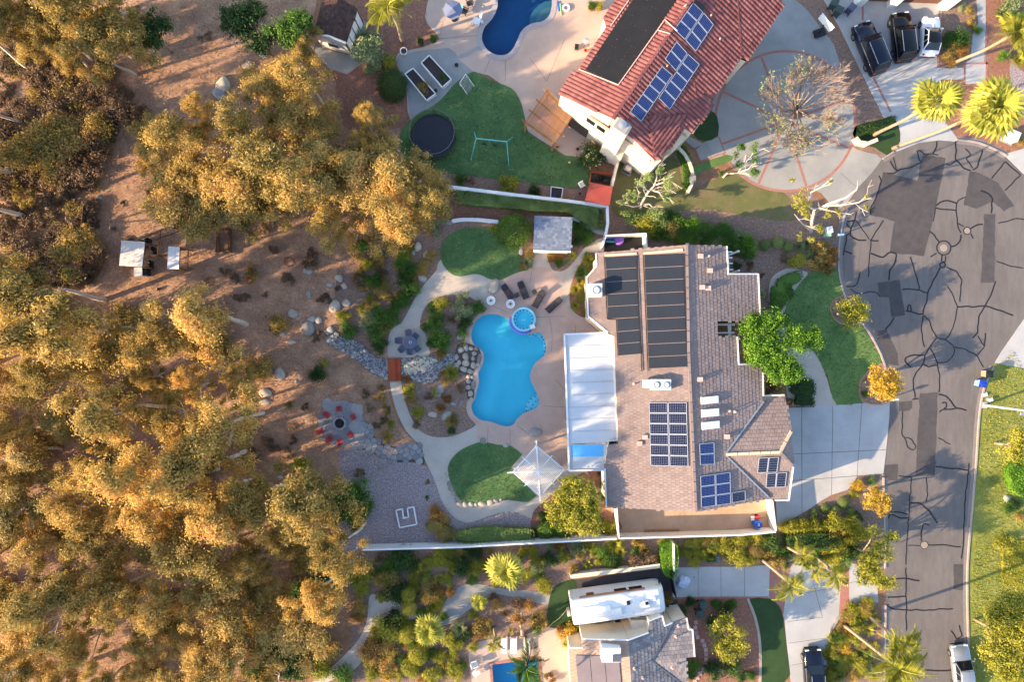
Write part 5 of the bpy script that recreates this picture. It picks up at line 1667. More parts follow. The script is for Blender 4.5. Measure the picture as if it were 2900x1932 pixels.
for k in (0, .25, .5, .75, 1):
    c = va.lerp(vb, k)
    MB().box((c.x - .05, c.y, 1.25), (.12, .12, 2.5)).build('timber', m_brownwood, gs, True)
sheet('shed_apron', L0([(880,290),(1130,360),(1160,120),(1210,140),(1180,400),(1080,470),(960,430),(880,330)]), .02, m_conc2, .03, 1)

# ---- garage front at the top edge
gf = thing('garage', 'white garage front with brown doors facing the parked cars', 'garage', P(2540, 5))
fa, fb = P(*D0(470, 48)), P(*D0(1480, 88))
fd = (fb - fa).normalized()
rz = math.atan2(fd.y, fd.x)
up = Vector((-fd.y, fd.x, 0))
fl = (fb - fa).length
for k, w in ((0.3, .75), (3.55, .75), (8.75, .9)):
    c = fa + fd * k + up * .1
    MB().box((c.x, c.y, 1.5), (w, .7, 3.0), rz).build('pillar', m_white, gf, True)
m_gdoor = M('brown_door', [h(92, 62, 54), h(112, 78, 68)], 1.5)
for k0, k1 in ((.7, 3.2), (3.95, 8.3)):
    c = fa + fd * ((k0 + k1) / 2) + up * .45
    for i in range(4):
        MB().box((c.x, c.y, .33 + i * .62), (k1 - k0, .08, .6), rz).build('door_panel', m_gdoor, gf, True)
c = fa + fd * (fl / 2) + up * 4.6
MB().box((c.x, c.y, 3.25), (fl + 1.2, 8.0, .5), rz).build('eave', m_stucco, gf, True)

# ================================================================== TREES
wood = 'gold-leaved eucalyptus in the dense wood below the hillside clearing'
grove = 'sunlit golden eucalyptus in the grove behind the lawn with the trampoline'
corner = 'olive-gold eucalyptus in the far corner above the brush'
rw = random.Random(21)
wp = [(-60,640),(180,640),(300,700),(430,705),(550,705),(610,790),(590,900),(540,950),(500,1000),(480,1090),(600,1130),(700,1160),(790,1210),(820,1260),(770,1340),(740,1420),(690,1470),(640,1520),(600,1660),(-60,1660)]
def grove_label(x, y):
    if y < 240: w = 'between the brown-roofed shed and the outcrop rocks'
    elif x > 820: w = 'overhanging the trampoline corner of the neighbour lawn'
    elif x < 460: w = 'at the open end of the grove above the white canopies'
    elif y > 420: w = 'along the lower edge of the grove above the dry slope'
    else: w = 'in the middle of the grove behind the trampoline'
    return 'gold-leaved eucalyptus ' + w
def wood_label(x, y):
    if y < 800 and x < 330: w = 'at the top of the wood below the white canopies'
    elif x > 420 and y < 960: w = 'in the wood beside the dry rocky slope'
    elif x > 380 and y < 1180: w = 'in the wood beside the fire pit clearing'
    elif x > 560: w = 'in the wood beside the end of the white fence'
    elif y < 1150: w = 'deep in the wood around the long fallen limb'
    else: w = 'in the lower wood above the gravel garden walk'
    return 'gold-leaved eucalyptus ' + w
y = 660
r = 0
while y < 1640:
    x = -30 + (55 if r % 2 else 0)
    while x < 860:
        jx, jy = x + rw.uniform(-22, 22), y + rw.uniform(-22, 22)
        if inpoly(jx, jy, wp):
            a, b = FV(jx, jy)
            eucalyptus(a, b, rw.uniform(76, 128), l_gold if rw.random() < .5 else l_olive, wood_label(jx, jy), scz=rw.uniform(1.1, 1.45) if (jx > 330 and 900 < jy < 1330 and rw.random() < .62) else None)
        x += 116
    y += 102
    r += 1
for x, y, q in ((690,115,52),(700,190,60),(610,205,75),(640,270,75),(560,290,60),(470,260,48),(440,330,70),(350,350,62),(330,300,42),(400,410,82),(520,390,95),(480,470,70),(590,470,85),(640,380,85),(720,340,70),(700,440,88),(780,420,72),(760,510,60),(850,340,85),(850,280,45),(900,420,105),(960,390,62),(890,500,70),(970,470,52),(830,430,80)):
    a, b = FV(x, y)
    eucalyptus(a, b, q * 1.42, l_gold if rw.random() < .8 else l_olive, grove_label(x, y))
for x, y, q in ((40,30,70),(110,70,80),(60,110,60),(170,30,85),(210,100,70),(270,50,75),(320,90,55),(150,120,50)):
    a, b = FV(x, y)
    eucalyptus(a, b, q * 1.23, l_olive, corner)
for x, y in ((-110,60),(-130,200),(-150,330),(-120,450),(-170,560),(-140,720),(-150,860),(-140,1000),(-150,1150),(-140,1300),(-150,1450),(60,-70),(200,-60)):
    a, b = FV(x, y)
    eucalyptus(a, b, rw.uniform(100, 130), l_olive, 'tall eucalyptus standing past the edge of the hillside', scz=1.2 if y < 600 else .6)
for x, y, q, m_, lb in ((560,40,62,l_dark,'dark green oak-like tree above the dry field'),(665,62,58,l_green,'olive green tree beside the brown-roofed shed'),(600,95,40,l_dark,'small dark tree between the field and the brown-roofed shed'),(110,330,85,l_olive,'broad olive tree standing in the brush'),(345,70,55,l_dark,'dark tree at the edge of the corner eucalyptus'),(840,110,38,l_sage,'grey-green tree between the shed and the feather palm'),(800,1150,62,l_green,'dense green tree on the edge of the gravel yard'),(170,560,45,l_olive,'low olive tree on the brush slope'),(640,1490,48,l_dark,'dark green tree at the foot of the wood by the gravel walk'),(590,1520,40,l_green,'green tree at the foot of the wood beside the dark one')):
    a, b = FV(x, y)
    rr_ = q * 1.23
    blob_tree('broadleaf_tree', lb, [(a, b, rr_ * .62), (a + rr_ * .45, b - rr_ * .2, rr_ * .5), (a - rr_ * .4, b + rr_ * .3, rr_ * .5), (a + rr_ * .1, b + rr_ * .5, rr_ * .42)], 4.0, m_, .24, 150)

def limb_tree(name, label, limbs, blobs, bark, leafm, leaf=.2, dens=160, twig=0, seed=1, r0=.16):
    """visible limbs traced as (px,py,height) lines, leaf lumps as (px,py,r_px,height)"""
    rr_ = random.Random(seed)
    p0 = P(limbs[0][0][0], limbs[0][0][1], limbs[0][0][2])
    root = thing(name, label, 'tree', (p0.x, p0.y, 0))
    segs = []
    for i, l in enumerate(limbs):
        pts = [P(*q) for q in l]
        k = r0 * (1 if i == 0 else .55)
        segs.append((pts, [k * (1 - .6 * j / max(1, len(pts) - 1)) for j in range(len(pts))]))
        for _ in range(twig):
            j = rr_.randrange(max(1, len(pts) - 1))
            a = pts[j].lerp(pts[j + 1], rr_.random())
            d = (pts[-1] - pts[0]).normalized()
            d = (d + Vector((rr_.uniform(-1, 1), rr_.uniform(-1, 1), rr_.uniform(-.2, .6)))).normalized()
            grow(rr_, a, d, rr_.uniform(.5, 1.1), k * .25, 1, segs, [], .7, .15)
    o = link('trunk', branch_me('trunk', segs, bark, 6), root, True)
    if blobs:
        g = np.random.default_rng(seed)
        bl = []
        for x, y, q, z in blobs:
            p = P(x, y, z)
            q *= S
            for _ in range(7):
                a, e = g.uniform(0, 6.28), g.uniform(0, q * .7)
                s_ = q * g.uniform(.25, .5)
                bl.append((p.x + math.cos(a) * e, p.y + math.sin(a) * e, z + g.uniform(-.3, .4) * q, s_, s_ * .7))
        C, N = blob_pts(g, bl, dens, .1, .6)
        link('crown', leaf_me('crown', C, N, leaf, leaf * .5, leafm, g, jit=.6), root, True)
    return root

# bare driveway tree
def bare_tree():
    rr_ = random.Random(12)
    c = P(*C0(1010, 1260), 0)
    root = thing('bare_tree', 'half-bare grey tree spreading over the circular driveway', 'tree', (c.x, c.y, 0))
    segs, tips = [], []
    top = P(*C0(1010, 1225), 2.2)
    segs.append(([c - Vector((0, 0, .2)), c.lerp(top, .5), top], [.36, .3, .24]))
    for k in range(26):
        a = k * 2 * math.pi / 26 + rr_.uniform(-.2, .2)
        d = Vector((math.cos(a), math.sin(a), rr_.uniform(.25, 1.0))).normalized()
        grow(rr_, top + Vector((math.cos(a) * .1, math.sin(a) * .1, rr_.uniform(-.4, .2))), d, rr_.uniform(1.5, 2.2), .085, 4, segs, tips, .5, .06, (2, 4), .72)
    link('trunk', branch_me('trunk', segs, m_dead, 5), root, True)
    C, N = [], []
    g = np.random.default_rng(3)
    for t, d in tips:
        rel = t - top
        if rel.x < .4 or rel.y < -1.2:
            if rr_.random() < .1:
                for _ in range(5):
                    C.append(np.array(t) + g.normal(0, .22, 3)); N.append((0, 0, 1))
    link('crown', leaf_me('crown', C, N, .22, .09, l_palegreen, g, jit=.8), root, True)
bare_tree()
Q = lambda tl, l: [tl(a, b) + (c,) for a, b, c in l]
limb_tree('leaning_tree', 'pale-trunked leaning tree with thin crown on the side lawn', [Q(B3, [(1225,1140,0),(1260,1050,2.0),(1320,950,3.6),(1390,880,5.0)]), Q(B3, [(1320,950,3.6),(1250,890,4.6),(1160,900,5.2)]), Q(B3, [(1390,880,5),(1480,850,5.4),(1540,800,5.8)]), Q(B3, [(1340,930,4),(1440,960,4.5),(1480,1020,4.8)]), Q(B3, [(1380,890,5),(1410,800,5.6),(1410,720,6)]), Q(B3, [(1240,1110,1),(1150,1120,2),(1040,1090,2.6)]), Q(B3, [(1250,1090,1),(1330,1090,2),(1380,1140,2.4)])],
          [B3(*q[:2]) + (q[2] / 3.92, q[3]) for q in ((1300,780,110,5.8),(1440,700,80,6),(1560,850,100,5.8),(1180,850,60,5),(1100,1030,90,3),(1000,1070,50,2.6),(1180,960,60,4.5),(1420,1170,110,3),(1520,1030,70,4.5),(1060,1190,70,2.5))], m_palebark, l_palegreen, .17, 420, 5, 31, .15)
limb_tree('leaning_tree', 'gnarled pale tree with yellow sprigs between driveway and street', [Q(C3, [(1160,1400,0),(1180,1250,2.2),(1200,1150,3.6),(1350,1090,4.8),(1550,1020,5.6),(1670,930,6.0)]), Q(C3, [(1160,1390,.2),(1060,1300,1.4),(980,1200,2.2)]), Q(C3, [(1200,1150,3.6),(1140,1120,4.2),(1160,960,5.0),(1280,900,5.6),(1400,800,6)]), Q(C3, [(1300,1110,4.4),(1500,1100,5.2),(1700,1070,5.6),(1790,990,5.8)]), Q(C3, [(1250,1130,4.2),(1400,1170,4.6),(1590,1200,5)])],
          [C3(*q[:2]) + (q[2] / 3.92, q[3]) for q in ((1050,970,110,5),(1060,1100,110,4.5),(1110,1180,80,4.5),(1340,1200,60,4.6),(1470,1180,55,5),(1780,1130,50,5.4),(1780,1010,40,5.8),(960,820,50,5.5),(1250,1380,70,2),(1170,1480,60,2),(1020,1450,60,2),(1380,830,40,6))], m_palebark, l_yellow, .17, 420, 4, 32, .18)
limb_tree('young_tree', 'small open-crowned tree with a curved pale trunk beside the brick spokes', [Q(C3, [(190,790,0),(230,750,1.0),(350,745,2.2),(420,640,3.4),(440,540,4.2)]), Q(C3, [(420,640,3.4),(500,560,4),(540,480,4.4)]), Q(C3, [(350,745,2.2),(470,700,3.2),(520,640,3.8)])],
          [C3(*q[:2]) + (q[2] / 3.92, q[3]) for q in ((400,460,90,4.3),(540,470,80,4.4),(540,600,80,4.2),(520,740,80,3.6),(350,660,80,3.2),(330,540,60,4),(160,740,60,1.6))], m_palebark, l_green, .17, 420, 4, 33, .1)

blob_tree('broadleaf_tree', 'full bright green tree in front of the house entry', C9([(600,180,190),(700,380,200),(560,380,130),(880,540,180),(780,610,130),(930,230,150),(1100,260,150),(1180,210,100),(760,60,150),(520,60,110),(1000,620,90)]) and [C9(a, b) + (c / 3.92,) for a, b, c in ((600,180,190),(700,380,200),(560,380,130),(880,540,180),(780,610,130),(930,230,150),(1100,260,150),(1180,210,100),(760,60,150),(520,60,110),(1000,620,90))], 4.6, l_bright, .2, 300, flat=.6)
blob_tree('broadleaf_tree', 'sunlit yellow-green tree between lawn pergola and tiled roof', [B12(a, b) + (c / 3.92,) for a, b, c in ((430,760,150),(560,720,140),(350,900,150),(500,940,170),(650,850,150),(690,980,120),(480,1080,160),(640,1120,130),(300,1000,110),(420,650,90))], 4.4, l_yellow, .2, 260, flat=.6)
blob_tree('street_tree', 'olive green tree overhanging the kerb of the street', [C6(a, b) + (c / 3.92,) for a, b, c in ((1560,1080,130),(1640,1180,130),(1680,1060,110),(1720,1130,100),(1590,1240,90),(1500,1050,80))], 3.2, l_olive and l_yellow, .16, 200, flat=.6)
blob_tree('street_tree', 'golden yellow tree beside the driveway and street', [C9(a, b) + (c / 3.92,) for a, b, c in ((1930,680,130),(2010,720,140),(1920,800,110),(2060,640,90),(2080,760,100),(2000,840,100),(1870,560,60))], 3.0, l_lemon, .16, 260, flat=.6)
blob_tree('street_tree', 'orange-gold tree in the verge bed by the driveway', [C12(a, b) + (c / 3.92,) for a, b, c in ((1850,800,100),(1930,860,110),(1830,890,90),(1950,960,80),(1900,760,80),(2010,850,60))], 2.8, l_lemon, .15, 260, flat=.6)
blob_tree('broadleaf_tree', 'bright sunlit tree across the street behind the boulder', [D12(a, b) + (c / 3.92,) for a, b, c in ((2200,300,140),(2300,180,140),(2320,330,110))], 3.0, l_yellow, .18, 200)
blob_tree('broadleaf_tree', 'wide yellow-green tree across the street beside the silver car', [D15(a, b) + (c / 3.92,) for a, b, c in ((2080,800,170),(2250,700,170),(2000,950,140),(2200,980,200),(2000,1200,150),(2200,1250,200),(2100,1400,170),(2330,1100,180),(2300,1450,180))], 4.5, l_yellow, .2, 200, flat=.55)
blob_tree('broadleaf_tree', 'lime tree over the corner of the southern front yard', [C15(a, b) + (c / 3.92,) for a, b, c in ((1780,250,120),(1850,180,110),(1820,360,120),(1900,420,110),(2000,470,100),(1760,420,90),(2000,130,90),(1900,60,90),(1860,-100,80),(2020,-30,90))], 4.2, l_yellow, .18, 240, flat=.55)
blob_tree('broadleaf_tree', 'lit yellow-green tree in the red mulch garden', [C15(a, b) + (c / 3.92,) for a, b, c in ((180,920,120),(250,1120,140),(180,1200,110),(350,1200,110),(370,1020,90),(250,1290,80),(90,1000,80))], 3.0, l_yellow, .18, 240, flat=.6)
blob_tree('broadleaf_tree', 'pale mop-headed tree with a bare trunk by the southern sun loungers', [A15(a, b) + (c / 3.92,) for a, b, c in ((1840,860,80),(1790,850,50),(1900,880,50))], 6.0, l_orange, .15, 260, base=A15(1880, 1060), trunk_r=.2)
# palms
palm('fan', D0(680, 1500), D0(1350, 1130), 72, 'sunlit fan palm over the garage court driveway')
palm('fan', D3(900, 470), D0(1990, 1200), 88, 'larger sunlit fan palm above the kerb of the cul-de-sac', n=40)
palm('feather', D0(1570, 700), D0(2230, 380), 78, 'feather palm leaning over the brick-edged entry walk')
palm('feather', A0(520, 270), A0(410, 90), 80, 'feather palm beside the neighbour patio and shed', hgt=7, n=13)
palm('fan', A15(1700, 340), A15(1690, 320), 58, 'fan palm below the white fence beside the curved walk', hgt=2.5, n=26)
palm('fan', A15(830, 980), A15(830, 1000), 48, 'fan palm among the round shrubs of the south garden', hgt=2.2, n=24)
palm('fan', A15(1390, 670), A15(1400, 690), 32, 'small fan palm at the bend of the curved walk', hgt=1.5, n=12)
palm('feather', A15(1560, 1060), A15(1560, 1140), 36, 'yellow feather palm beside the southern sun loungers', hgt=3.5, n=9)
palm('feather', A15(1880, 1300), A15(1930, 1390), 74, 'green feather palm hanging over the brick-edged pool', mat=l_green, hgt=6, n=12)
palm('feather', C15(620, 210), C15(930, 480), 64, 'feather palm leaning over the brick band of the corner drive', n=9)
palm('feather', C15(880, 60), C15(1060, 160), 52, 'feather palm rising from the hedge beside the corner drive', n=8)
palm('feather', C15(1090, 190), C15(1220, 320), 40, 'slim feather palm at the top of the corner drive', n=8)
palm('feather', C15(1230, 180), C15(1430, 370), 48, 'feather palm bent towards the lower brick band', n=8)
palm('feather', C15(1530, 940), C15(2080, 1380), 92, 'tall feather palm rising from the palm bed over the street', n=13)
palm('feather', C15(1800, 840), C15(2170, 1130), 62, 'shorter feather palm at the street edge of the palm bed', n=10)
for q, r_, hh in ((C15(1650, 1350), 30, 1.6), (C15(1790, 960), 34, 1.4)):
    pass

# ================================================================== SHRUBS AND HEDGES
B_, L_, AI, TU, AG = 'ball', 'loose', 'airy', 'tuft', 'agave'
w1 = 'in the bark bed beside the curving garden path'
shrubs(A6, [(70,390,62,B_,l_green),(150,590,72,L_,l_yellow),(230,780,105,L_,l_green),(550,470,82,L_,l_yellow),(545,560,80,L_,l_green),(600,640,90,L_,l_green),(560,750,85,L_,l_green),(640,850,95,L_,l_green),(560,960,85,L_,l_green),(480,1050,85,L_,l_green),(320,1150,115,L_,l_green),(200,1180,95,L_,l_sage),(440,1190,80,L_,l_green),(240,1350,105,L_,l_green),(150,1260,75,L_,l_sage),(300,1480,85,L_,l_dark),(60,760,70,L_,l_brown),(180,300,70,AI,l_gold),(650,220,80,L_,l_lemon),(520,340,60,L_,l_olive),(940,180,90,AI,l_sage),(800,180,80,AI,l_gold),(350,420,60,AI,l_sage),(330,640,60,AI,l_brown),(90,1060,50,L_,l_yellow),(190,960,50,L_,l_yellow)], w1)
w2 = 'in the planting island by the pool'
shrubs(A6, [(980,1010,85,L_,l_yellow),(870,1085,65,L_,l_green),(1200,1050,135,AI,l_sage),(1300,1100,80,AI,l_sage),(1380,1070,80,L_,l_green),(910,1210,120,TU,l_green),(930,1380,125,L_,l_green),(1010,1480,85,L_,l_green),(1235,1250,80,L_,l_dark),(1210,1330,60,L_,l_green),(1215,1460,50,AG,l_yellow),(800,1290,50,L_,l_green),(860,1450,60,L_,l_green),(1100,1180,60,AI,l_brown)], w2)
shrubs(A9, [(620,790,72,L_,l_yellow),(1085,610,105,TU,l_yellow),(1040,690,70,L_,l_olive),(1000,620,50,L_,l_orange),(910,830,62,TU,l_yellow),(720,1070,75,L_,l_yellow),(970,1000,52,L_,l_orange),(1090,1150,95,TU,l_olive),(640,920,62,L_,l_olive),(960,410,62,L_,l_orange),(1090,1260,60,TU,l_dark),(840,880,50,AI,l_brown),(1030,900,60,AI,l_orange),(600,690,50,L_,l_orange),(700,1180,50,AI,l_brown),(1180,780,60,AI,l_brown)], w2)
w3 = 'on the dry slope above the flagstone walk'
shrubs(A9, [(300,780,45,AI,l_olive),(290,900,55,AI,l_gold),(360,1020,60,AI,l_olive),(420,1190,50,L_,l_yellow),(390,1320,65,L_,l_olive),(120,850,50,AI,l_brown),(200,1000,50,AI,l_brown),(330,1150,55,AI,l_brown)], w3)
w4 = 'on the hillside near the fire pit'
shrubs(T(500, 1000, 2.24), [(780,725,62,L_,l_yellow),(900,140,60,L_,l_dark),(935,60,26,L_,l_yellow),(710,330,30,TU,l_olive),(620,590,40,AI,l_brown),(730,550,30,AI,l_brown),(740,465,24,AI,l_brown),(560,560,40,AI,l_brown),(900,850,40,L_,l_green),(690,640,40,AI,l_brown),(480,640,50,AI,l_brown)], w4, 2.24)
shrubs(L6, [(1165,220,40,B_,l_green),(1080,760,55,L_,l_green),(1060,660,45,L_,l_yellow),(650,710,60,L_,l_olive),(1160,420,40,L_,l_dark),(930,560,40,AI,l_brown),(460,390,50,AI,l_olive),(545,110,45,AI,l_brown),(850,300,60,AI,l_brown),(700,420,40,AI,l_brown),(900,800,40,AI,l_brown)], 'among the rocks of the dry slope', 2.24)
shrub(*A6(1780, 200), 160 / 3.92, 'big', l_green, '', 1.15, label='very large clipped green shrub ball beside the blue-grey pool house', name='shrub')
shrubs(A6, [(1930,560,90,TU,l_sage),(1890,600,40,L_,l_orange),(1560,180,60,AG,l_yellow),(1950,460,60,L_,l_olive)], 'at the edge of the small lawn by the pool house')
shrubs(B6, [(560,180,95,L_,l_green),(640,270,85,L_,l_green),(540,320,70,L_,l_dark),(500,130,50,L_,l_dark),(700,240,60,AI,l_sage),(250,510,52,L_,l_orange),(340,500,45,L_,l_orange),(470,480,65,TU,l_yellow),(330,570,45,L_,l_green),(400,550,50,TU,l_sage),(270,460,50,L_,l_green)], 'in the bed beside the pool house')
shrubs(B6, [(660,530,85,TU,l_yellow),(590,660,90,TU,l_green),(600,790,38,L_,l_lemon),(520,860,80,TU,l_yellow),(590,945,52,B_,l_yellow),(510,1040,75,TU,l_yellow),(700,590,42,L_,l_green),(610,1110,45,L_,l_olive),(640,470,40,TU,l_green),(560,760,50,TU,l_green)], 'in the narrow bed against the house wall')
hedge(A3([(1060,930),(1300,930),(1700,980),(2352,1060),(2780,1125),(2800,1160),(2790,1380),(2740,1390),(2560,1300),(2400,1200),(2000,1185),(1850,1165),(1500,1130),(1250,1110),(1140,1080),(1090,1000)]), 1.3, l_palegreen, 'long creeping green hedge below the white wall by the pool house', bumpy=.25, dens=70)
hedge(A12([(1150,1190),(1300,1150),(1550,1130),(1800,1140),(1980,1155),(2005,1210),(1990,1275),(1700,1290),(1400,1300),(1180,1290),(1120,1250)]), 1.2, l_palegreen, 'clipped grey-green hedge along the long white fence', dens=70)
hedge(A12([(820,1080),(900,1060),(1000,1110),(1100,1150),(1150,1200),(1130,1260),(1000,1290),(900,1200),(820,1150)]), .9, l_olive, 'sprawling olive ground shrub at the end of the clipped hedge', bumpy=.4)
shrubs(A12, [(910,1000,80,L_,l_orange),(1000,1070,70,L_,l_olive),(820,650,30,AI,l_olive),(820,830,30,AI,l_green),(-20,760,110,L_,l_green),(90,950,110,L_,l_green),(40,1120,90,L_,l_dark),(-40,900,100,L_,l_dark),(60,560,60,AI,l_brown)], 'around the gravel yard')
shrubs(B12, [(190,1190,95,B_,l_green),(370,1190,85,B_,l_green),(870,1170,85,L_,l_yellow),(160,1040,60,L_,l_dark),(600,1040,80,L_,l_dark),(800,690,40,L_,l_dark),(800,830,40,L_,l_dark),(800,570,40,L_,l_dark),(30,1230,50,B_,l_dark),(760,1080,60,L_,l_dark)], 'under the yellow-green tree by the white fence')
w5 = 'along the north side of the house'
shrubs(B6, [(1120,70,90,L_,l_palegreen),(1230,60,90,L_,l_palegreen),(1330,170,110,L_,l_yellow),(1460,110,110,L_,l_palegreen),(1420,200,80,L_,l_green),(1580,190,90,L_,l_olive),(1720,170,120,L_,l_green),(1800,150,90,L_,l_bright),(1760,260,90,L_,l_green),(1900,220,80,L_,l_sage),(2040,230,90,L_,l_green),(2080,300,80,L_,l_sage),(2180,270,100,L_,l_green),(2260,330,90,L_,l_green),(1960,280,70,L_,l_dark),(2260,420,70,L_,l_dark)], w5)
shrubs(C6, [(90,230,80,L_,l_palegreen),(250,280,100,L_,l_green),(380,260,80,L_,l_sage),(480,330,105,L_,l_bright),(450,450,90,L_,l_green),(340,600,50,L_,l_dark)], w5)
shrubs(C6, [(660,365,58,B_,l_palegreen),(805,340,56,B_,l_palegreen),(920,380,54,B_,l_palegreen),(1060,380,75,TU,l_sage),(1140,350,60,TU,l_sage)], 'in the row of small clipped shrubs beside the street')
shrubs(C6, [(1040,550,95,L_,l_yellow),(1130,470,70,L_,l_sage),(1300,470,150,AI,l_olive),(1420,490,100,AI,l_orange),(1330,560,100,AI,l_olive),(1250,590,60,AI,l_orange),(870,510,50,AI,l_brown),(620,920,70,TU,l_sage),(1370,640,50,L_,l_olive),(620,700,40,AI,l_brown),(500,600,50,AI,l_brown)], 'in the front bark bed by the street')
hedge(C6([(760,770),(870,700),(1030,660),(1035,760),(920,830),(965,900),(900,1000),(800,1090),(700,1125),(705,850),(770,830)]), .7, l_green, 'low green ground hedge inside the loop of the front walk', bumpy=.3, dens=80)
hedge(C9([(920,710),(1060,670),(1160,690),(1190,820),(1160,870),(1182,970),(1100,985),(970,970),(980,860),(920,820)]), .8, l_dark, 'dark clipped hedge between front walk and garage', dens=80)
shrubs(C9, [(870,20,60,B_,l_green),(720,780,70,AI,l_brown),(820,800,60,L_,l_olive),(930,930,40,AI,l_orange),(1430,1120,1,B_,l_green)][:4], 'by the front walk near the entry')
shrubs(C9, [(1770,850,40,L_,l_green),(1420,-110,1,B_,l_green)][:1], 'under the golden yellow street tree')
shrubs(C12, [(1535,880,52,B_,l_palegreen),(1330,950,46,B_,l_palegreen),(1440,965,44,B_,l_palegreen),(1605,985,46,B_,l_palegreen),(1205,1005,48,B_,l_palegreen)], 'dotted across the verge bed below the driveway')
shrubs(C12, [(1710,700,75,L_,l_lemon),(1660,790,52,L_,l_yellow),(1850,640,40,L_,l_green),(1700,1040,60,AI,l_green)], 'in the verge bed beside the orange-gold tree')
w6 = 'in the sunlit hedge row beside the corner drive'
shrubs(C12, [(870,1170,62,L_,l_yellow),(960,1140,75,L_,l_yellow),(1070,1130,80,L_,l_yellow),(1180,1140,75,L_,l_yellow),(1290,1150,70,L_,l_yellow),(1420,1120,95,L_,l_yellow),(1520,1140,75,L_,l_yellow),(1650,1130,90,L_,l_yellow),(1640,1260,95,L_,l_yellow),(1740,1250,70,L_,l_yellow),(1480,1240,90,L_,l_olive)], w6, hk=1.6)
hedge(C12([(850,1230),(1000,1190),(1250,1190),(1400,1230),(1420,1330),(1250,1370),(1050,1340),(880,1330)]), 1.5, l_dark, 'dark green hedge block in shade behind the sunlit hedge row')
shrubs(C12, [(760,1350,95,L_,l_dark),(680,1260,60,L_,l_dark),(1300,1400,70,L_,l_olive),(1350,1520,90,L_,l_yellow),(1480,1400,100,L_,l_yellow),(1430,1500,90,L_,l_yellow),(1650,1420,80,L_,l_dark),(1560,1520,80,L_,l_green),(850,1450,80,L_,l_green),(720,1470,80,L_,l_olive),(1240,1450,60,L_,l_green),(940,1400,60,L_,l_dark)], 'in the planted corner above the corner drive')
w7 = 'on the planted slope below the white fence'
shrubs(C12, [(30,1330,70,L_,l_olive),(230,1350,95,L_,l_yellow),(250,1440,70,L_,l_yellow),(400,1300,90,L_,l_yellow),(560,1290,85,L_,l_yellow),(560,1420,78,B_,l_olive),(370,1500,95,L_,l_yellow),(500,1530,70,L_,l_yellow),(120,1300,60,L_,l_olive),(60,1500,60,L_,l_dark),(150,1420,50,L_,l_orange)], w7)
shrubs(B15, [(1760,170,60,L_,l_yellow),(1930,170,60,L_,l_yellow),(1750,40,50,L_,l_yellow),(1920,30,60,L_,l_yellow),(2190,60,70,L_,l_yellow),(2330,190,70,L_,l_yellow),(2060,60,60,L_,l_olive),(950,70,120,TU,l_yellow),(1010,140,80,TU,l_yellow),(530,60,85,L_,l_sage),(100,250,80,L_,l_yellow),(60,300,70,L_,l_sage),(150,480,75,L_,l_yellow),(180,560,50,L_,l_yellow),(650,280,75,AG,l_yellow),(330,250,80,AI,l_sage),(200,230,80,L_,l_dark),(800,130,70,L_,l_green),(1220,40,80,AI,l_olive),(1280,120,80,AI,l_olive),(1180,160,50,AI,l_brown),(420,140,60,AI,l_brown),(560,180,60,L_,l_olive),(760,240,50,L_,l_yellow),(940,250,90,L_,l_dark),(1180,220,100,L_,l_brown),(1350,210,80,L_,l_brown),(500,320,60,L_,l_olive),(100,420,60,L_,l_green),(230,100,60,AI,l_sage),(330,60,60,AI,l_orange),(700,80,50,L_,l_yellow)], w7)
hedge(B15([(1440,0),(1590,0),(1590,340),(1520,345),(1450,300),(1430,150)]), 1.9, l_bright, 'tall clipped bright green hedge at the end of the motorhome pad', dens=90)
w8 = 'in the terraced garden below the white fence'
shrubs(A15, [(550,190,150,L_,l_dark),(450,280,110,L_,l_green),(640,280,90,L_,l_dark),(750,400,105,TU,l_orange),(820,470,80,L_,l_olive),(400,500,130,L_,l_olive),(450,590,130,L_,l_dark),(300,440,90,L_,l_olive),(1050,1120,95,L_,l_yellow),(1140,1180,80,L_,l_yellow),(370,980,150,L_,l_yellow),(450,900,110,L_,l_dark),(250,1060,90,L_,l_yellow),(190,1220,130,L_,l_orange),(160,1330,80,L_,l_yellow),(380,1180,105,L_,l_olive),(380,1400,110,L_,l_olive),(370,1510,60,L_,l_lemon),(1180,1000,110,TU,l_sage),(1270,1050,80,L_,l_dark),(1450,960,110,L_,l_olive),(1400,1050,90,L_,l_orange),(930,580,75,L_,l_orange),(1070,580,55,L_,l_orange),(840,650,90,L_,l_olive),(1200,320,110,L_,l_dark),(1340,150,100,L_,l_dark),(950,180,100,L_,l_yellow),(1060,140,70,L_,l_yellow),(1180,160,80,L_,l_olive),(1690,820,45,TU,l_orange),(2060,880,100,L_,l_olive),(2040,980,60,L_,l_green),(1330,830,55,L_,l_yellow),(2120,480,85,L_,l_yellow),(1110,1300,70,L_,l_yellow),(1130,1440,95,L_,l_yellow),(1200,1400,60,L_,l_green),(920,1290,80,TU,l_orange),(200,1490,75,L_,l_yellow),(80,560,95,L_,l_yellow),(80,740,85,L_,l_olive),(60,880,80,L_,l_orange),(880,1520,105,L_,l_yellow),(1150,1520,80,L_,l_yellow),(500,1530,60,L_,l_yellow),(900,750,70,TU,l_yellow),(780,820,70,L_,l_green),(1400,250,80,L_,l_yellow),(1500,300,70,L_,l_yellow),(760,1560,60,L_,l_orange),(990,1430,60,L_,l_orange),(300,200,70,AI,l_brown),(170,330,80,AI,l_orange),(1750,1010,40,AG,l_yellow),(1320,1190,60,L_,l_yellow),(600,1170,60,L_,l_olive),(780,1150,60,L_,l_yellow),(1000,850,50,L_,l_green),(1950,720,60,L_,l_orange),(1830,720,70,L_,l_brown),(1600,720,60,L_,l_olive),(1550,660,60,AI,l_brown),(960,1450,60,L_,l_green),(1050,680,1,L_,l_green),(720,640,60,L_,l_brown)], w8, hk=.9)
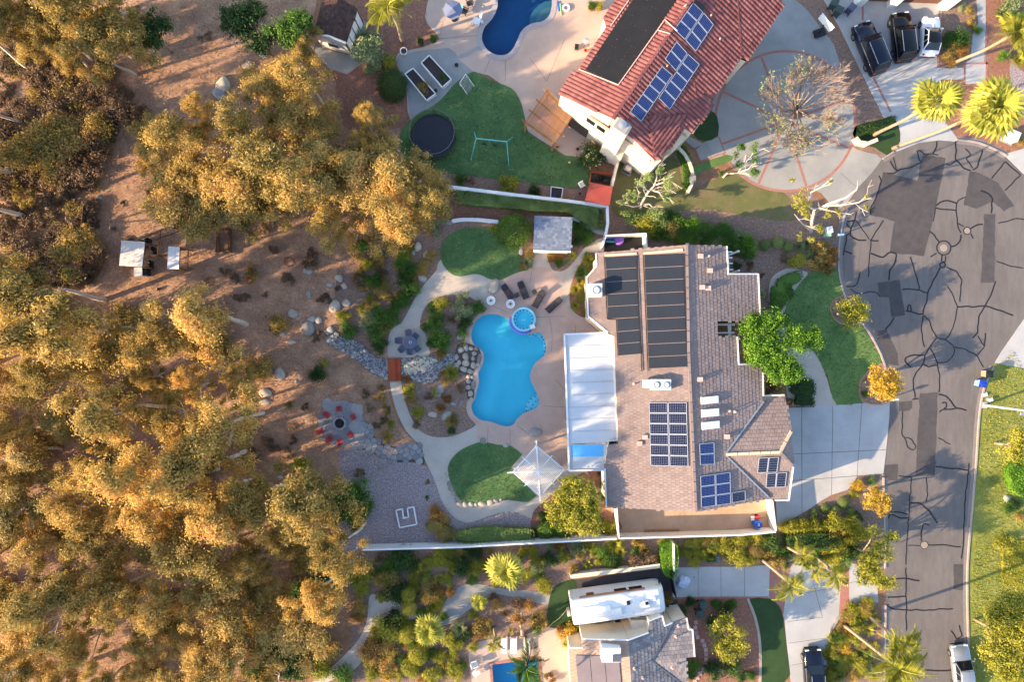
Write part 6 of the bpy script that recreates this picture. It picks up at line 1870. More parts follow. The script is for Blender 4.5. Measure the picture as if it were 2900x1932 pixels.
for q in ((610,600,82),(615,765,82),(590,1045,90),(720,1290,90),(630,1420,95)):
    shrub(*A15(q[0], q[1]), q[2] / 3.92, B_, l_yellow, w8, 1.2)
shrubs(B15, [(450,1060,105,L_,l_lemon),(430,1140,70,L_,l_yellow),(760,890,90,L_,l_green),(880,870,70,L_,l_dark),(1080,840,62,L_,l_yellow),(1440,690,60,L_,l_olive),(350,990,50,L_,l_orange),(540,990,50,L_,l_green),(220,1540,70,AI,l_orange),(640,930,60,L_,l_dark),(1530,660,60,L_,l_olive),(1700,780,60,L_,l_dark),(1800,690,60,L_,l_dark),(2080,710,50,L_,l_green),(2250,740,60,L_,l_green),(1820,1400,80,L_,l_green),(1800,1500,60,L_,l_green)], 'around the motorhome and the grey tiled house')
shrubs(C15, [(120,710,50,L_,l_green),(300,720,55,L_,l_green),(230,800,60,L_,l_dark),(120,1450,110,L_,l_dark),(320,1440,90,L_,l_dark),(500,1520,60,L_,l_green),(380,1540,50,L_,l_green),(60,900,60,L_,l_dark),(180,830,70,L_,l_dark)], 'in the red mulch garden beside the brick steps')
shrubs(C15, [(1650,780,80,L_,l_yellow),(1760,760,70,L_,l_olive),(1580,850,70,L_,l_olive),(1740,900,90,AG,l_yellow),(1830,1020,75,AG,l_yellow),(1500,980,60,L_,l_olive),(1480,1080,70,L_,l_green),(1670,1100,70,L_,l_yellow),(1560,1200,55,L_,l_lemon),(1650,1350,100,AG,l_yellow),(1830,1400,110,AI,l_sage),(1490,1500,80,TU,l_dark),(1720,1480,60,L_,l_yellow),(1640,1520,70,L_,l_olive),(1440,1350,60,L_,l_dark),(1570,1010,50,L_,l_orange),(1760,1160,50,L_,l_olive),(1450,1200,60,L_,l_olive),(1780,1280,60,L_,l_dark)], 'in the palm bed beside the corner drive')
shrubs(C15, [(800,240,80,L_,l_olive),(1300,60,80,L_,l_yellow),(1180,60,60,L_,l_dark),(1480,80,80,L_,l_orange),(1560,180,70,L_,l_green)], 'at the top of the corner drive')
shrub(*A0(420, 920), 150 / 3.92, 'big', l_dark, '', 1.0, label='very large dark clipped shrub beside the white raised planters')
shrubs(A0, [(170,440,150,L_,l_sage),(220,640,120,L_,l_sage),(400,680,90,L_,l_yellow),(180,740,70,L_,l_sage),(120,1220,90,L_,l_lemon)], 'on the earth bank beside the neighbour patio')
shrubs(A3, [(1200,800,60,L_,l_green),(1300,830,40,AI,l_brown),(1720,880,105,L_,l_yellow),(2020,930,70,L_,l_dark)], 'in the soil bed between lawn and white wall')
rose = shrub(*B3(690, 560), 135 / 3.92, L_, l_dark, '', 1.0, label='dark rose bush dotted with cream flowers beside the neighbour house')
pr = P(*B3(690, 560), 1.0)
rr_ = random.Random(4)
rb = MB()
for k in range(46):
    a, e = rr_.uniform(0, 6.28), rr_.uniform(.2, 1.15)
    zz = 1.15 * math.sqrt(max(.05, 1 - (e / 1.25) ** 2))
    rb.lathe((pr.x + math.cos(a) * e, pr.y + math.sin(a) * e, zz), [(.02, 0), (.075, .03), (.06, .07), (.02, .08)], 7)
o = rb.build('blossoms', m_flower, rose, True)
tag(o, kind='stuff')
shrubs(D0, [(1570,420,90,L_,l_green),(1680,400,90,L_,l_green),(1600,520,80,L_,l_olive),(1520,600,70,L_,l_olive),(1680,560,70,L_,l_orange),(1750,100,50,L_,l_olive),(1780,220,50,L_,l_olive),(1680,60,50,L_,l_sage),(1840,320,50,L_,l_green),(1560,690,50,L_,l_orange),(1720,480,50,L_,l_orange),(1540,640,40,L_,l_lemon)], 'in the planter bed beside the white car')
shrubs(D0, [(2200,100,120,TU,l_green),(2320,180,110,TU,l_green),(2250,30,110,L_,l_sage),(2130,620,60,L_,l_green),(2330,640,90,TU,l_yellow),(2320,1560,50,L_,l_olive)], 'in the bark border by the entry walk')
hedge(B3([(1620,450),(1690,420),(1760,560),(1800,740),(1790,860),(1740,940),(1700,920),(1690,720),(1650,560)]), .7, l_green, 'curved green hedge along the garden wall of the neighbour', dens=80)
hedge(D0([(500,1420),(760,1340),(880,1290),(900,1340),(700,1480),(560,1500)]), .5, l_dark, 'dark low hedge at the mouth of the garage court', dens=80)
hedge(D12([(2110,480),(2220,380),(2310,380),(2310,760),(2200,770),(2140,680)]), 1.2, l_bright, 'clipped green hedge across the street beside the boulder')
hedge(D15([(2110,20),(2340,0),(2450,60),(2450,600),(2300,560),(2100,480),(2090,200)]), .35, l_yellow, 'low yellow-green ground cover across the street', bumpy=.2)
shrubs(D12, [(2200,930,70,L_,l_green),(2180,1330,100,L_,l_yellow),(2320,1050,50,L_,l_olive),(2260,900,60,L_,l_dark)], 'across the street around the boulder')

shrubs(T(0, 0, 0.8117), [(700,1300,34,L_,l_olive),(735,1345,30,L_,l_dark),(690,1375,34,L_,l_green),(740,1400,30,L_,l_yellow),(680,1440,36,L_,l_dark),(720,1470,26,L_,l_yellow),(655,1400,30,L_,l_olive),(640,1450,34,L_,l_olive),(670,1545,34,L_,l_dark),(600,1560,36,L_,l_olive),(725,1545,30,L_,l_yellow),(760,1500,26,L_,l_olive),(790,1560,26,L_,l_green),(820,1330,26,L_,l_yellow),(780,1310,26,L_,l_olive)], 'beside the gravel walk at the foot of the wood', .8117)
# dry brush on the slope, one tangled mass nobody could count
def brush(name, label, poly, n, rmin, rmax, mat, seed, kinds):
    rbx = random.Random(seed)
    Cs, fs = [], 0
    V, F = [], []
    xs, ys = [p[0] for p in poly], [p[1] for p in poly]
    k = 0
    while k < n:
        x, y = rbx.uniform(min(xs), max(xs)), rbx.uniform(min(ys), max(ys))
        if not inpoly(x, y, poly): continue
        k += 1
        px, py = FV(x, y)
        r = rbx.uniform(rmin, rmax) * S * 1.2
        p = P(px, py, r * .6)
        me = SHR[rbx.choice(kinds), rbx.randrange(3)]
        v = np.empty(len(me.vertices) * 3)
        me.vertices.foreach_get('co', v)
        v = v.reshape(-1, 3) * np.array([r, r, r * rbx.uniform(.6, 1.1)])
        a = rbx.uniform(0, 6.28)
        R_ = np.array([[math.cos(a), -math.sin(a), 0], [math.sin(a), math.cos(a), 0], [0, 0, 1]])
        V.append(v @ R_.T + np.array([p.x, p.y, 0]))
    V = np.concatenate(V)
    n4 = len(V) // 4
    me = bpy.data.meshes.new(name)
    me.vertices.add(len(V)); me.vertices.foreach_set('co', V.reshape(-1))
    me.loops.add(len(V)); me.loops.foreach_set('vertex_index', np.arange(len(V), dtype=np.int32))
    me.polygons.add(n4); me.polygons.foreach_set('loop_start', np.arange(0, len(V), 4, dtype=np.int32))
    me.update(); me.validate()
    me.materials.append(mat)
    tag(link(name, me), label, 'brush', kind='stuff')
bp_ = [(0,100),(250,120),(300,260),(230,330),(215,480),(220,560),(190,660),(0,650),(-40,400)]
brush('brush', 'tangled grey-brown brush covering the slope', bp_, 150, 18, 46, l_brown, 8, ('airy', 'airy', 'loose'))
brush('green_brush', 'olive bushes mixed through the tangled brush', bp_, 34, 20, 44, l_olive, 9, ('loose', 'airy'))
brush('undergrowth', 'dry undergrowth below the eucalyptus wood', wp, 90, 26, 56, l_olive, 10, ('loose', 'airy'))
brush('field_scrub', 'low dry weeds scattered over the hillside field', [(300,0),(560,90),(640,130),(480,260),(240,300),(215,560),(200,690),(620,700),(640,900),(500,1020),(860,1110),(880,860),(900,600),(640,560),(400,480),(260,330)], 26, 7, 16, l_brown, 11, ('airy',))

FVI = lambda l: [(x * .8117, y * .8117) for x, y in l]
slope_px = [(1050,1570),(1750,1540),(2200,1520),(2470,1510),(2480,1630),(2160,1600),(1900,1595),(1870,1600),(1600,1630),(1420,1660),(1320,1650),(1250,1720),(1240,1780),(1320,1830),(1320,1932),(1040,1932),(1060,1800),(1180,1740),(1060,1690)]
brush('ground_cover', 'yellow-green ground cover between the shrubs of the planted slope', FVI(slope_px), 110, 10, 22, l_yellow, 12, ('loose', 'airy'))
brush('dark_ground_cover', 'dark green ground cover between the shrubs of the planted slope', FVI(slope_px), 30, 10, 20, l_green, 13, ('loose',))
brush('bed_ground_cover', 'olive ground cover in the palm bed', FVI([(2480,1705),(2430,1710),(2385,1750),(2350,1830),(2350,1932),(2490,1932)]), 50, 10, 22, l_yellow, 14, ('loose', 'airy'))
brush('shade_ground_cover', 'green ground cover along the north side of the house', FVI([(1770,600),(1900,610),(2000,640),(2090,650),(2160,740),(2060,690),(1950,680),(1840,650)]), 50, 10, 26, l_green, 15, ('loose',))
brush('bank_ground_cover', 'low mixed plants on the bark bed beside the path', FVI([(1010,700),(1150,690),(1240,720),(1180,830),(1110,930),(1060,960),(1010,900)]), 60, 8, 20, l_olive, 16, ('airy', 'loose'))

# straw grass blades over the hillside
def straw():
    g = np.random.default_rng(4)
    poly = [FV(*p) for p in ((-20,-20),(640,-20),(720,130),(860,240),(900,330),(1000,540),(930,600),(890,760),(880,880),(910,980),(950,1030),(840,1110),(820,1240),(700,1380),(500,1568),(-20,1568))]
    n = 110000
    X, Y = g.uniform(0, 1240, n), g.uniform(0, 1932, n)
    nz = np.sin(X * .021 + np.sin(Y * .017) * 2) * np.sin(Y * .026 + X * .008)
    keep = np.array([(b > g.uniform(-1.1, .8)) and inpoly(x, y, poly) for x, y, b in zip(X, Y, nz)])
    X, Y = X[keep], Y[keep]
    C = np.stack([(X - 1450) * S, (966 - Y) * S, g.uniform(.03, .13, len(X))], 1)
    N = g.normal(0, 1, (len(X), 3)) * np.array([1, 1, .5])
    al = np.tile([0, 0, .5], (len(X), 1)) + g.normal(0, .6, (len(X), 3))
    me = leaf_me('straw_grass', C, N, .24, .045, l_grass, g, along=al, jit=.3)
    o = link('straw_grass', me)
    tag(o, 'dry straw grass and litter scattered over the brown hillside', 'grass', kind='stuff')
straw()

# mown blades and fallen leaves that break up the turf
def blades(name, label, polys, n, L, Wd, mat, seed, z0, flat=False):
    g = np.random.default_rng(seed)
    Cs = []
    for poly in polys:
        poly = [P(*p) for p in smooth(poly, 2)]
        q = [(p.x, p.y) for p in poly]
        x0, x1 = min(p[0] for p in q), max(p[0] for p in q)
        y0, y1 = min(p[1] for p in q), max(p[1] for p in q)
        m = int(n * (x1 - x0) * (y1 - y0))
        X, Y = g.uniform(x0, x1, m), g.uniform(y0, y1, m)
        k = np.array([inpoly(a, b, q) for a, b in zip(X, Y)])
        Cs.append(np.stack([X[k], Y[k], np.full(k.sum(), z0)], 1))
    C = np.concatenate(Cs)
    N = np.tile([0, 0, 1.0], (len(C), 1)) if flat else g.normal(0, 1, (len(C), 3)) * np.array([1, 1, .3])
    me = leaf_me(name, C, N, L, Wd, mat, g, jit=.3, along=None if flat else np.tile([0, 0, 1.0], (len(C), 1)))
    tag(link(name, me), label, 'grass' if not flat else 'leaves', kind='stuff')
LW = [A6([(985,440),(1050,290),(1270,200),(1500,200),(1600,280),(1820,420),(1860,600),(1640,735),(1430,690),(1200,700),(1030,610)]), A12([(1065,520),(1130,365),(1390,225),(1600,250),(1800,300),(1750,488),(2010,800),(1900,860),(1500,870),(1220,865),(1085,640)]),
      A0([(1330,820),(1640,950),(1860,1150),(1950,1490),(2352,1740),(2620,1930),(2560,2070),(1830,1990),(1060,1910),(560,1600),(1000,1100)]), C6([(1150,710),(1440,650),(1520,930),(1720,1250),(1950,1690),(1730,1900),(1720,2100),(1460,2120),(1210,1560),(900,1200),(1010,860)])]
l_turf = LEAF('turf_blades', [h(52, 78, 44), h(74, 104, 54), h(104, 130, 70)], .3, 0)
blades('turf_grass', 'short mown grass on the lawns', LW, 42, .16, .05, l_turf, 5, .09)
blades('street_grass', 'rough grass on the lawn across the street', [[(2822,1040),(2900,1055),(2920,1932),(2752,1932),(2748,1736),(2760,1455),(2782,1180)]], 40, .2, .06, l_yellow, 6, .09)
blades('fallen_leaves', 'tiny pale fallen leaves scattered over lawns and paving', LW + [A9([(1500,1200),(2352,900),(2352,1500),(1900,1400)]), B12([(1000,1000),(2300,950),(2300,1150),(1050,1200)])] + [[FV(*p) for p in ((300,0),(560,90),(480,260),(240,300),(215,660),(620,700),(640,900),(500,1020),(860,1110),(880,860),(900,600),(640,560),(260,330))]], 2.2, .13, .06, LEAF('litter', [h(150, 120, 80), h(196, 170, 120)], .1, 0), 7, .085, True)

# ================================================================== OBJECTS
def at(tl, x, y, z=0.0):
    p = P(*tl(x, y), z)
    return Vector((p.x, p.y, 0))

# ---- fences and walls
def fence(name, label, px, hgt, mat, panel=1.9, cat='fence', thick=.1, top_h=None, post=.14, cap=.16, pieces=1):
    pts = [P(*p, hgt if top_h is None else top_h) for p in px]
    pts = [Vector((p.x, p.y, 0)) for p in pts]
    root = thing(name, label, cat, pts[0])
    for a, b in zip(pts, pts[1:]):
        d = b - a
        n = max(1, round(d.length / panel))
        rz = math.atan2(d.y, d.x)
        for i in range(n):
            c0, c1 = a.lerp(b, i / n), a.lerp(b, (i + 1) / n)
            c = (c0 + c1) / 2
            w = (c1 - c0).length - .02
            MB().box((c.x, c.y, hgt / 2 - .03), (w, thick, hgt - .06), rz).build('panel', mat, root, True)
            MB().box((c.x, c.y, hgt - .02), (w, cap, .06), rz).build('cap_rail', mat, root, True)
            MB().box((c0.x, c0.y, hgt / 2), (post, post, hgt + .06), rz).build('post', mat, root, True)
    return root
fence('vinyl_fence', 'long white fence along the gravel yard and hedge', A12([(110,1405),(1200,1375),(2352,1312)]) + B12([(970,1282)]), 1.75, m_white)
fence('vinyl_fence', 'white fence along the tan service yard below the house', B12([(1000,1278),(2352,1240)]) + C12([(775,1205)]), 1.75, m_white)
fence('vinyl_fence', 'short white fence crossing from house corner to the long fence', B12([(965,935),(990,1270)]), 1.75, m_white, 1.4)
fence('vinyl_fence', 'short white fence closing the tan service yard by the driveway', C12([(735,862),(775,1195)]), 1.75, m_white, 1.4)
fence('garden_wall', 'long white wall above the creeping hedge and neighbour lawn', A3([(1040,890),(1800,985),(2352,1048)]) + B3([(860,1110)]), 1.4, m_white, 2.6, 'wall', .22, cap=.28, post=.2)
fence('garden_wall', 'white wall running from the red shed roof to the gated yard', B3([(862,1115),(868,1300),(845,1430)]), 1.4, m_white, 2.0, 'wall', .2, cap=.26, post=.2)
fence('vinyl_fence', 'white fence around the small gated yard with purple toy', B6([(850,265),(1290,242),(1300,400)]), 1.7, m_white, 1.6)
fence('vinyl_fence', 'white gate panel between pool house path and gated yard', B6([(845,270),(805,390)]), 1.6, m_white, 1.2)
fence('garden_wall', 'cream wall from the neighbour chimney to the red shed roof', B3([(985,610),(950,740),(915,890)]), 1.6, m_stucco, 2.0, 'wall', .2, cap=.24, post=.2)
fence('garden_wall', 'curved low cream wall along the neighbour hedge', [p for p in smooth(B3([(1630,440),(1720,530),(1790,660),(1815,780),(1800,870),(1755,960)]), 2, False)], .7, m_stucco, 1.2, 'wall', .25, cap=.3, post=.2)
MB
fence('garden_wall', 'short angled tan wall in the dark grass by the cul-de-sac', D3([(500,360),(530,400),(620,415),(730,370)]), .8, m_stucco, 1.2, 'wall', .3, cap=.36, post=.3)
fence('garden_wall', 'tan retaining wall above the motorhome pad', B15([(470,400),(1060,330),(1450,280)]), 1.0, m_stucco, 2.4, 'wall', .3, cap=.4, post=.3)
fence('vinyl_fence', 'white gate beside the tall clipped hedge and motorhome pad', B15([(1600,40),(1605,345)]), 1.6, m_white, 1.4)
fence('wire_gate', 'dark metal gate at the end of the motorhome pad', B15([(1575,350),(1630,640)]), 1.5, m_black, 1.2, 'gate', .06, cap=.08, post=.1)
fence('garden_wall', 'curved white garden border wall beside the large clipped shrub', [p for p in smooth(A6([(1105,100),(1200,85),(1350,85),(1480,95),(1615,110)]), 2, False)], .45, m_white, 1.0, 'wall', .3, cap=.34, post=.2)
fence('garden_wall', 'grey curved wall beside the pool house and creeping hedge', [p for p in smooth(B6([(480,70),(560,100),(640,160),(740,215),(830,230)]), 2, False)], .6, m_conc2, 1.0, 'wall', .35, cap=.38, post=.2)
fence('rail_fence', 'low rail fence along the edge of the brush', L5([(525,190),(510,340)]), .9, m_brownwood, 1.5, cap=.06, thick=.04)

# ---- white lattice pergola on the lawn
pg = thing('pergola', 'white square lattice pergola standing over the lawn edge', 'pergola', P(1524, 1336))
c = P(*A12(2055, 535), 3.2)
cor = [P(*A12(*q), 2.5) for q in ((2035,250),(2340,510),(2072,800),(1775,540))]
tips = [P(*A12(*q), 2.42) for q in ((2033,190),(2405,505),(2076,862),(1714,546))]
for a in tips: MB().bar(c, a, .12, .18).build('hip_rafter', m_white, pg, True)
for i in range(4):
    a, b = cor[i], cor[(i + 1) % 4]
    m2 = (a + b) / 2
    out = m2 + (m2 - c) * .16
    out.z = 2.45
    MB().bar(c, out, .09, .14).build('rafter', m_white, pg, True)
    MB().bar(a, b, .12, .2).build('beam', m_white, pg, True)
    n = 12
    for k in range(1, n):
        t = k / n
        p0, p1 = c.lerp(a, t), c.lerp(b, t)
        up = Vector((0, 0, .1))
        MB().bar(p0 + up, p1 + up, .05, .04).build('slat', m_white, pg, True)
for a in cor:
    q = c.lerp(a, .88)
    MB().box((q.x, q.y, 1.25), (.16, .16, 2.5)).build('post', m_white, pg, True)

# ---- cedar pergola by the red-roofed house
cg = thing('pergola', 'cedar slat pergola beside the red-roofed house', 'pergola', P(1556, 335))
TL, TR, BR, BL = (P(*q, 2.7) for q in ((1551, 253), (1625, 324), (1569, 410), (1484, 350)))
for k in range(36):
    t = k / 35
    MB().bar(TL.lerp(TR, t) + Vector((0, 0, .18)), BL.lerp(BR, t) + Vector((0, 0, .18)), .05, .1).build('slat', m_wood, cg, True)
for t in (.06, .36, .66, .95):
    a, b = TL.lerp(BL, t), TR.lerp(BR, t)
    d = (b - a).normalized() * .4
    MB().bar(a - d, b + d, .12, .2).build('beam', m_wood, cg, True)
for a in (TL, TR, BR, BL):
    q = a.lerp((TL + BR) / 2, .06)
    MB().box((q.x, q.y, 1.32), (.18, .18, 2.64)).build('post', m_wood, cg, True)
ot = thing('outdoor_table', 'pale lilac table under the cedar pergola', 'table', at(B3, 170, 170, .7))
MB().box((0, 0, .72), (1.6, .95, .05), -.55).build('table_top', FLAT('lilac_top', h(150, 140, 170)), ot)
for sx, sy in ((-.6, -.3), (.6, -.3), (.6, .3), (-.6, .3)):
    v = Matrix.Rotation(-.55, 3, 'Z') @ Vector((sx, sy, 0))
    MB().box((v.x, v.y, .35), (.07, .07, .7)).build('leg', m_alu, ot)

# ---- play things on the neighbour lawn
sw = thing('swing_set', 'teal metal swing frame on the neighbour lawn', 'swing set', at(A3, 1530, 450))
zt_ = 2.1
e1, e2 = P(*A3(1365, 360), zt_), P(*A3(1705, 395), zt_)
def tubeo(a, b, r, name, mat, par): MB().tube([a, b], r, 8).build(name, mat, par, True)
tubeo(e1, e2, .06, 'top_bar', m_teal, sw)
for e_, l in ((e1, [(1345, 285), (1305, 610)]), (e2, [(1775, 345), (1730, 660)])):
    for q in l: tubeo(e_, P(*A3(*q), 0), .05, 'leg', m_teal, sw)
for k in (.25, .6):
    a = e1.lerp(e2, k)
    for s_ in (-.2, .2):
        d = (e2 - e1).normalized() * s_
        tubeo(a + d, Vector((a.x + d.x, a.y + d.y, .5)), .012, 'chain', m_steel, sw)
    MB().box((a.x, a.y, .5), (.46, .2, .04), math.atan2((e2 - e1).y, (e2 - e1).x)).build('swing_seat', m_black, sw, True)
tp = at(A3, 890, 330, .8)
tr = thing('trampoline', 'round black trampoline with netting poles under the gold tree', 'trampoline', tp)
R_ = 62 * S
MB().lathe((0, 0, .72), [(R_ * .9, .02), (.02, .01)], 32, False, True).build('jumping_mat', m_dark, tr)
MB().lathe((0, 0, .72), [(R_ * .9, .015), (R_ * .92, .05), (R_, .05), (R_ * 1.02, 0), (R_ * .95, -.04)], 32, False, False).build('edge_pad', m_black, tr)
ring = [(math.cos(t) * R_, math.sin(t) * R_, 2.2) for t in [i * 6.2832 / 32 for i in range(33)]]
MB().tube(ring, .03, 6).build('top_ring', m_steel, tr)
for k in range(8):
    a = k * 6.2832 / 8
    MB().tube([(math.cos(a) * R_, math.sin(a) * R_, 0), (math.cos(a) * R_ * 1.02, math.sin(a) * R_ * 1.02, 2.2)], .03, 6).build('net_pole', m_steel, tr)
net = MB()
for k in range(48):
    a = k * 6.2832 / 48
    net.tube([(math.cos(a) * R_, math.sin(a) * R_, .75), (math.cos(a) * R_, math.sin(a) * R_, 2.2)], .006, 3, False)
net.build('safety_net', m_black, tr)
gl_ = thing('football_goal', 'small white net goal at the lawn edge by the patio', 'goal', at(A0, 1265, 950))
q = [P(*A0(*p), z) for p, z in (((1250, 820), 1.0), ((1348, 960), .0), ((1270, 1052), .0), ((1182, 918), 1.0))]
for a, b in zip(q, q[1:] + q[:1]): tubeo(a, b, .035, 'frame', m_white, gl_)
netb = MB()
for k in range(1, 12):
    t = k / 12
    netb.tube([q[0].lerp(q[1], t), q[3].lerp(q[2], t)], .01, 3, False)
    netb.tube([q[0].lerp(q[3], t), q[1].lerp(q[2], t)], .01, 3, False)
netb.build('net', m_alu, gl_, True)
tubeo(q[0], Vector((q[0].x, q[0].y, 0)), .03, 'post', m_white, gl_)
tubeo(q[3], Vector((q[3].x, q[3].y, 0)), .03, 'post', m_white, gl_)

# ---- raised planters
def planter(c4, label, hgt=.6):
    pts = [P(*A0(*q), hgt) for q in c4]
    pts = [Vector((p.x, p.y, hgt)) for p in pts]
    c = sum(pts, Vector()) / 4
    t = thing('raised_planter', label, 'planter', (c.x, c.y, 0))
    for a, b in zip(pts, pts[1:] + pts[:1]):
        MB().bar(Vector((a.x, a.y, hgt / 2)), Vector((b.x, b.y, hgt / 2)), .1, hgt).build('side_board', m_white, t, True)
    MB().prism([c.lerp(p, .97) - Vector((0, 0, .12)) for p in pts], .1).build('soil', m_soil, t, True)
    return t
planter([(755,690),(845,608),(1090,875),(990,965)], 'white raised planter with dark soil nearer the neighbour pool')
planter([(575,815),(665,752),(915,1035),(815,1110)], 'white raised planter beside the very large dark shrub')
shrubs(A0, [(1000,860,45,'loose',l_green),(790,950,62,'loose',l_olive)], 'growing in a white raised planter', hk=1.3)

# pots
def pot(tl, x, y, r, mat, label, plant=None, hh=.5):
    p = at(tl, x, y, hh)
    t = thing('plant_pot', label, 'pot', p)
    MB().lathe((0, 0, 0), [(r * .7, 0), (r, hh), (r * .86, hh), (r * .8, hh - .08), (.02, hh - .08)], 16, True, True).build('pot', mat, t)
    MB().lathe((0, 0, hh - .1), [(r * .8, .03), (.02, .05)], 14, False, True).build('soil', m_soil, t)
    if plant:
        f = link('foliage', SHR['loose', 1], t)
        f.location = (0, 0, hh - .1)
        f.scale = (r * 1.5, r * 1.5, r * 1.6)
        set_mat(f, plant)
pot(A0, 560, 560, .36, m_white, 'white plant pot at the corner of the neighbour patio', None, .6)
pot(A0, 748, 460, .3, m_black, 'dark plant pot in the soil beside the patio', l_dark)
pot(A0, 890, 430, .3, m_black, 'dark pot of leaves at the patio edge', l_green)
pot(B0, 690, 70, .36, m_terr, 'leafy pot beside the tiled eave on the neighbour patio', l_green)
pot(B0, 770, 70, .34, m_terr, 'second leafy pot nearer the red roof', l_yellow)
pot(B3, 310, 445, .17, m_terr, 'small red pot at the pergola corner', None, .3)
pot(B3, 535, 475, .17, m_terr, 'small red pot between the pergola and the rose bush', None, .3)
pot(B3, 560, 970, .14, m_terr, 'small clay pot in the soil bed beside the wood pen', None, .3)
pot(A0, 1147, 715, .18, m_black, 'black pot on the grey concrete near the planters', None, .3)
pot(A0, 915, 1000, .17, m_black, 'black pot between the two raised planters', None, .3)

# patio umbrella set (grey seats and teal table) at the neighbour pool
us = thing('patio_umbrella', 'folded grey-blue patio umbrella on the neighbour patio', 'umbrella', at(A0, 1110, 130, 1.5))
b = MB()
for k in range(8):
    a0, a1 = k * .785, (k + 1) * .785
    b.add([(0, 0, 2.3), (math.cos(a0) * .95, math.sin(a0) * .95, 1.9 + .1 * (k % 2)), (math.cos(a1) * .95, math.sin(a1) * .95, 1.9 + .1 * ((k + 1) % 2))], [(0, 1, 2)])
b.build('canopy', FLAT('blue_grey_cloth', h(104, 112, 140), .9), us)
MB().tube([(0, 0, 0), (0, 0, 2.35)], .03, 8).build('pole', m_alu, us)
MB().cyl((0, 0, 0), .3, 0, .1, 16).build('base', m_black, us)
tt = thing('patio_table', 'teal patterned square table on the neighbour patio', 'table', at(A0, 1180, 85, .7))
MB().box((0, 0, .7), (.62, .7, .05), -.2).build('table_top', GRID('teal_print', h(40, 150, 160), h(120, 200, 200), 3, 4, .08, False), tt)
for sx, sy in ((-.25, -.28), (.25, -.28), (.25, .28), (-.25, .28)): MB().box((sx, sy, .34), (.05, .05, .68)).build('leg', m_steel, tt)
def chair(tl, x, y, ang, mat, label, name='patio_chair', s_=1.0, group=None, back=.5, arms=True, lean=.15):
    t = thing(name, label, 'chair', at(tl, x, y, .45), math.radians(ang), group)
    MB().box((0, 0, .42 * s_), (.52 * s_, .52 * s_, .05)).build('seat', mat, t)
    R = Matrix.Rotation(-lean, 4, 'Y')
    MB().box((-.27 * s_ - .05, 0, .42 * s_ + back / 2), (.05, .52 * s_, back), mat=R).build('backrest', mat, t)
    for sx in (-1, 1):
        for sy in (-1, 1): MB().box((sx * .23 * s_, sy * .23 * s_, .21 * s_), (.045, .045, .42 * s_)).build('leg', mat, t)
        if arms: MB().box((0, sx * .29 * s_, .62 * s_), (.55 * s_, .09, .035)).build('armrest', mat, t)
    return t
chair(A0, 1290, 30, 200, m_dark, 'dark patio chair beside the teal table'); chair(A0, 1235, 120, 150, m_dark, 'grey patio chair below the teal table')
lv = thing('life_chair', 'white plastic pool slide chair at the neighbour pool edge', 'chair', at(A0, 1400, 250))
MB().box((-.25, 0, .25), (.7, .62, .5), -.3).build('seat', m_white, lv)
MB().bar((0.05, -.05, .2), (.3, .75, .95), .22, .06).build('arm', m_white, lv)
MB().box((.3, .0, .15), (.22, .22, .3), .2).build('footrest', m_white, lv)
for k, (x, m_, lb) in enumerate(((318, m_blue, 'blue foam pool noodle beside the neighbour pool'), (342, FLAT('lime_foam', h(130, 190, 120)), 'pale green foam pool noodle beside the neighbour pool'))):
    a, b_ = P(*B0(x - 4, 10 + 30 * k), .06), P(*B0(x + 8, 120 + 45 * k), .06)
    a.z = b_.z = .1
    tag(MB().tube([a, b_], .06, 8).build('pool_noodle', m_), lb, 'pool noodle')
rg = thing('swim_ring', 'clear white swim ring beside the neighbour pool', 'swim ring', at(B0, 405, 90))
MB().tube([(math.cos(t) * .3, math.sin(t) * .3, .14) for t in [i * 6.2832 / 20 for i in range(21)]], .1, 8, False).build('ring', m_skyl, rg)
gr = thing('kettle_grill', 'round silver-topped grill on the neighbour patio', 'grill', at(B0, 630, 450, .9))
MB().lathe((0, 0, .5), [(.1, 0), (.3, .15), (.34, .35), (.3, .5), (.05, .6)], 18).build('bowl', m_alu, gr)
for k in range(3): MB().tube([(math.cos(k * 2.1) * .15, math.sin(k * 2.1) * .15, .6), (math.cos(k * 2.1) * .35, math.sin(k * 2.1) * .35, 0)], .02, 6).build('leg', m_black, gr)
bx = thing('storage_box', 'small dark green box on the neighbour patio', 'box', at(B0, 518, 533))
MB().box((0, 0, .2), (.32, .46, .4), -.1).build('body', m_green, bx); MB().box((0, 0, .42), (.36, .5, .05), -.1).build('lid', m_black, bx)
bk = thing('bucket', 'orange bucket by the neighbour eave', 'bucket', at(B0, 617, 567))
MB().lathe((0, 0, 0), [(.13, 0), (.17, .36), (.14, .36), (.12, .04)], 14, True, True).build('body', m_orange, bk); MB().tube([(math.cos(t) * .16, .16 * .2, .36 + math.sin(t) * .16) for t in [i * .4 for i in range(9)]], .01, 5).build('handle', m_steel, bk)
ac = thing('condenser', 'grey box air-conditioner on the side lawn by the cream wall', 'air conditioner', at(B3, 1095, 690, .6))
MB().box((0, 0, .38), (.75, .75, .75), -.5).build('body', m_steel, ac); MB().lathe((0, 0, .76), [(.3, 0), (.3, .03), (.02, .04)], 16).build('fan_grille', m_alu, ac); MB().box((0, 0, .02), (1.0, 1.0, .05), -.5).build('pad', m_conc2, ac)

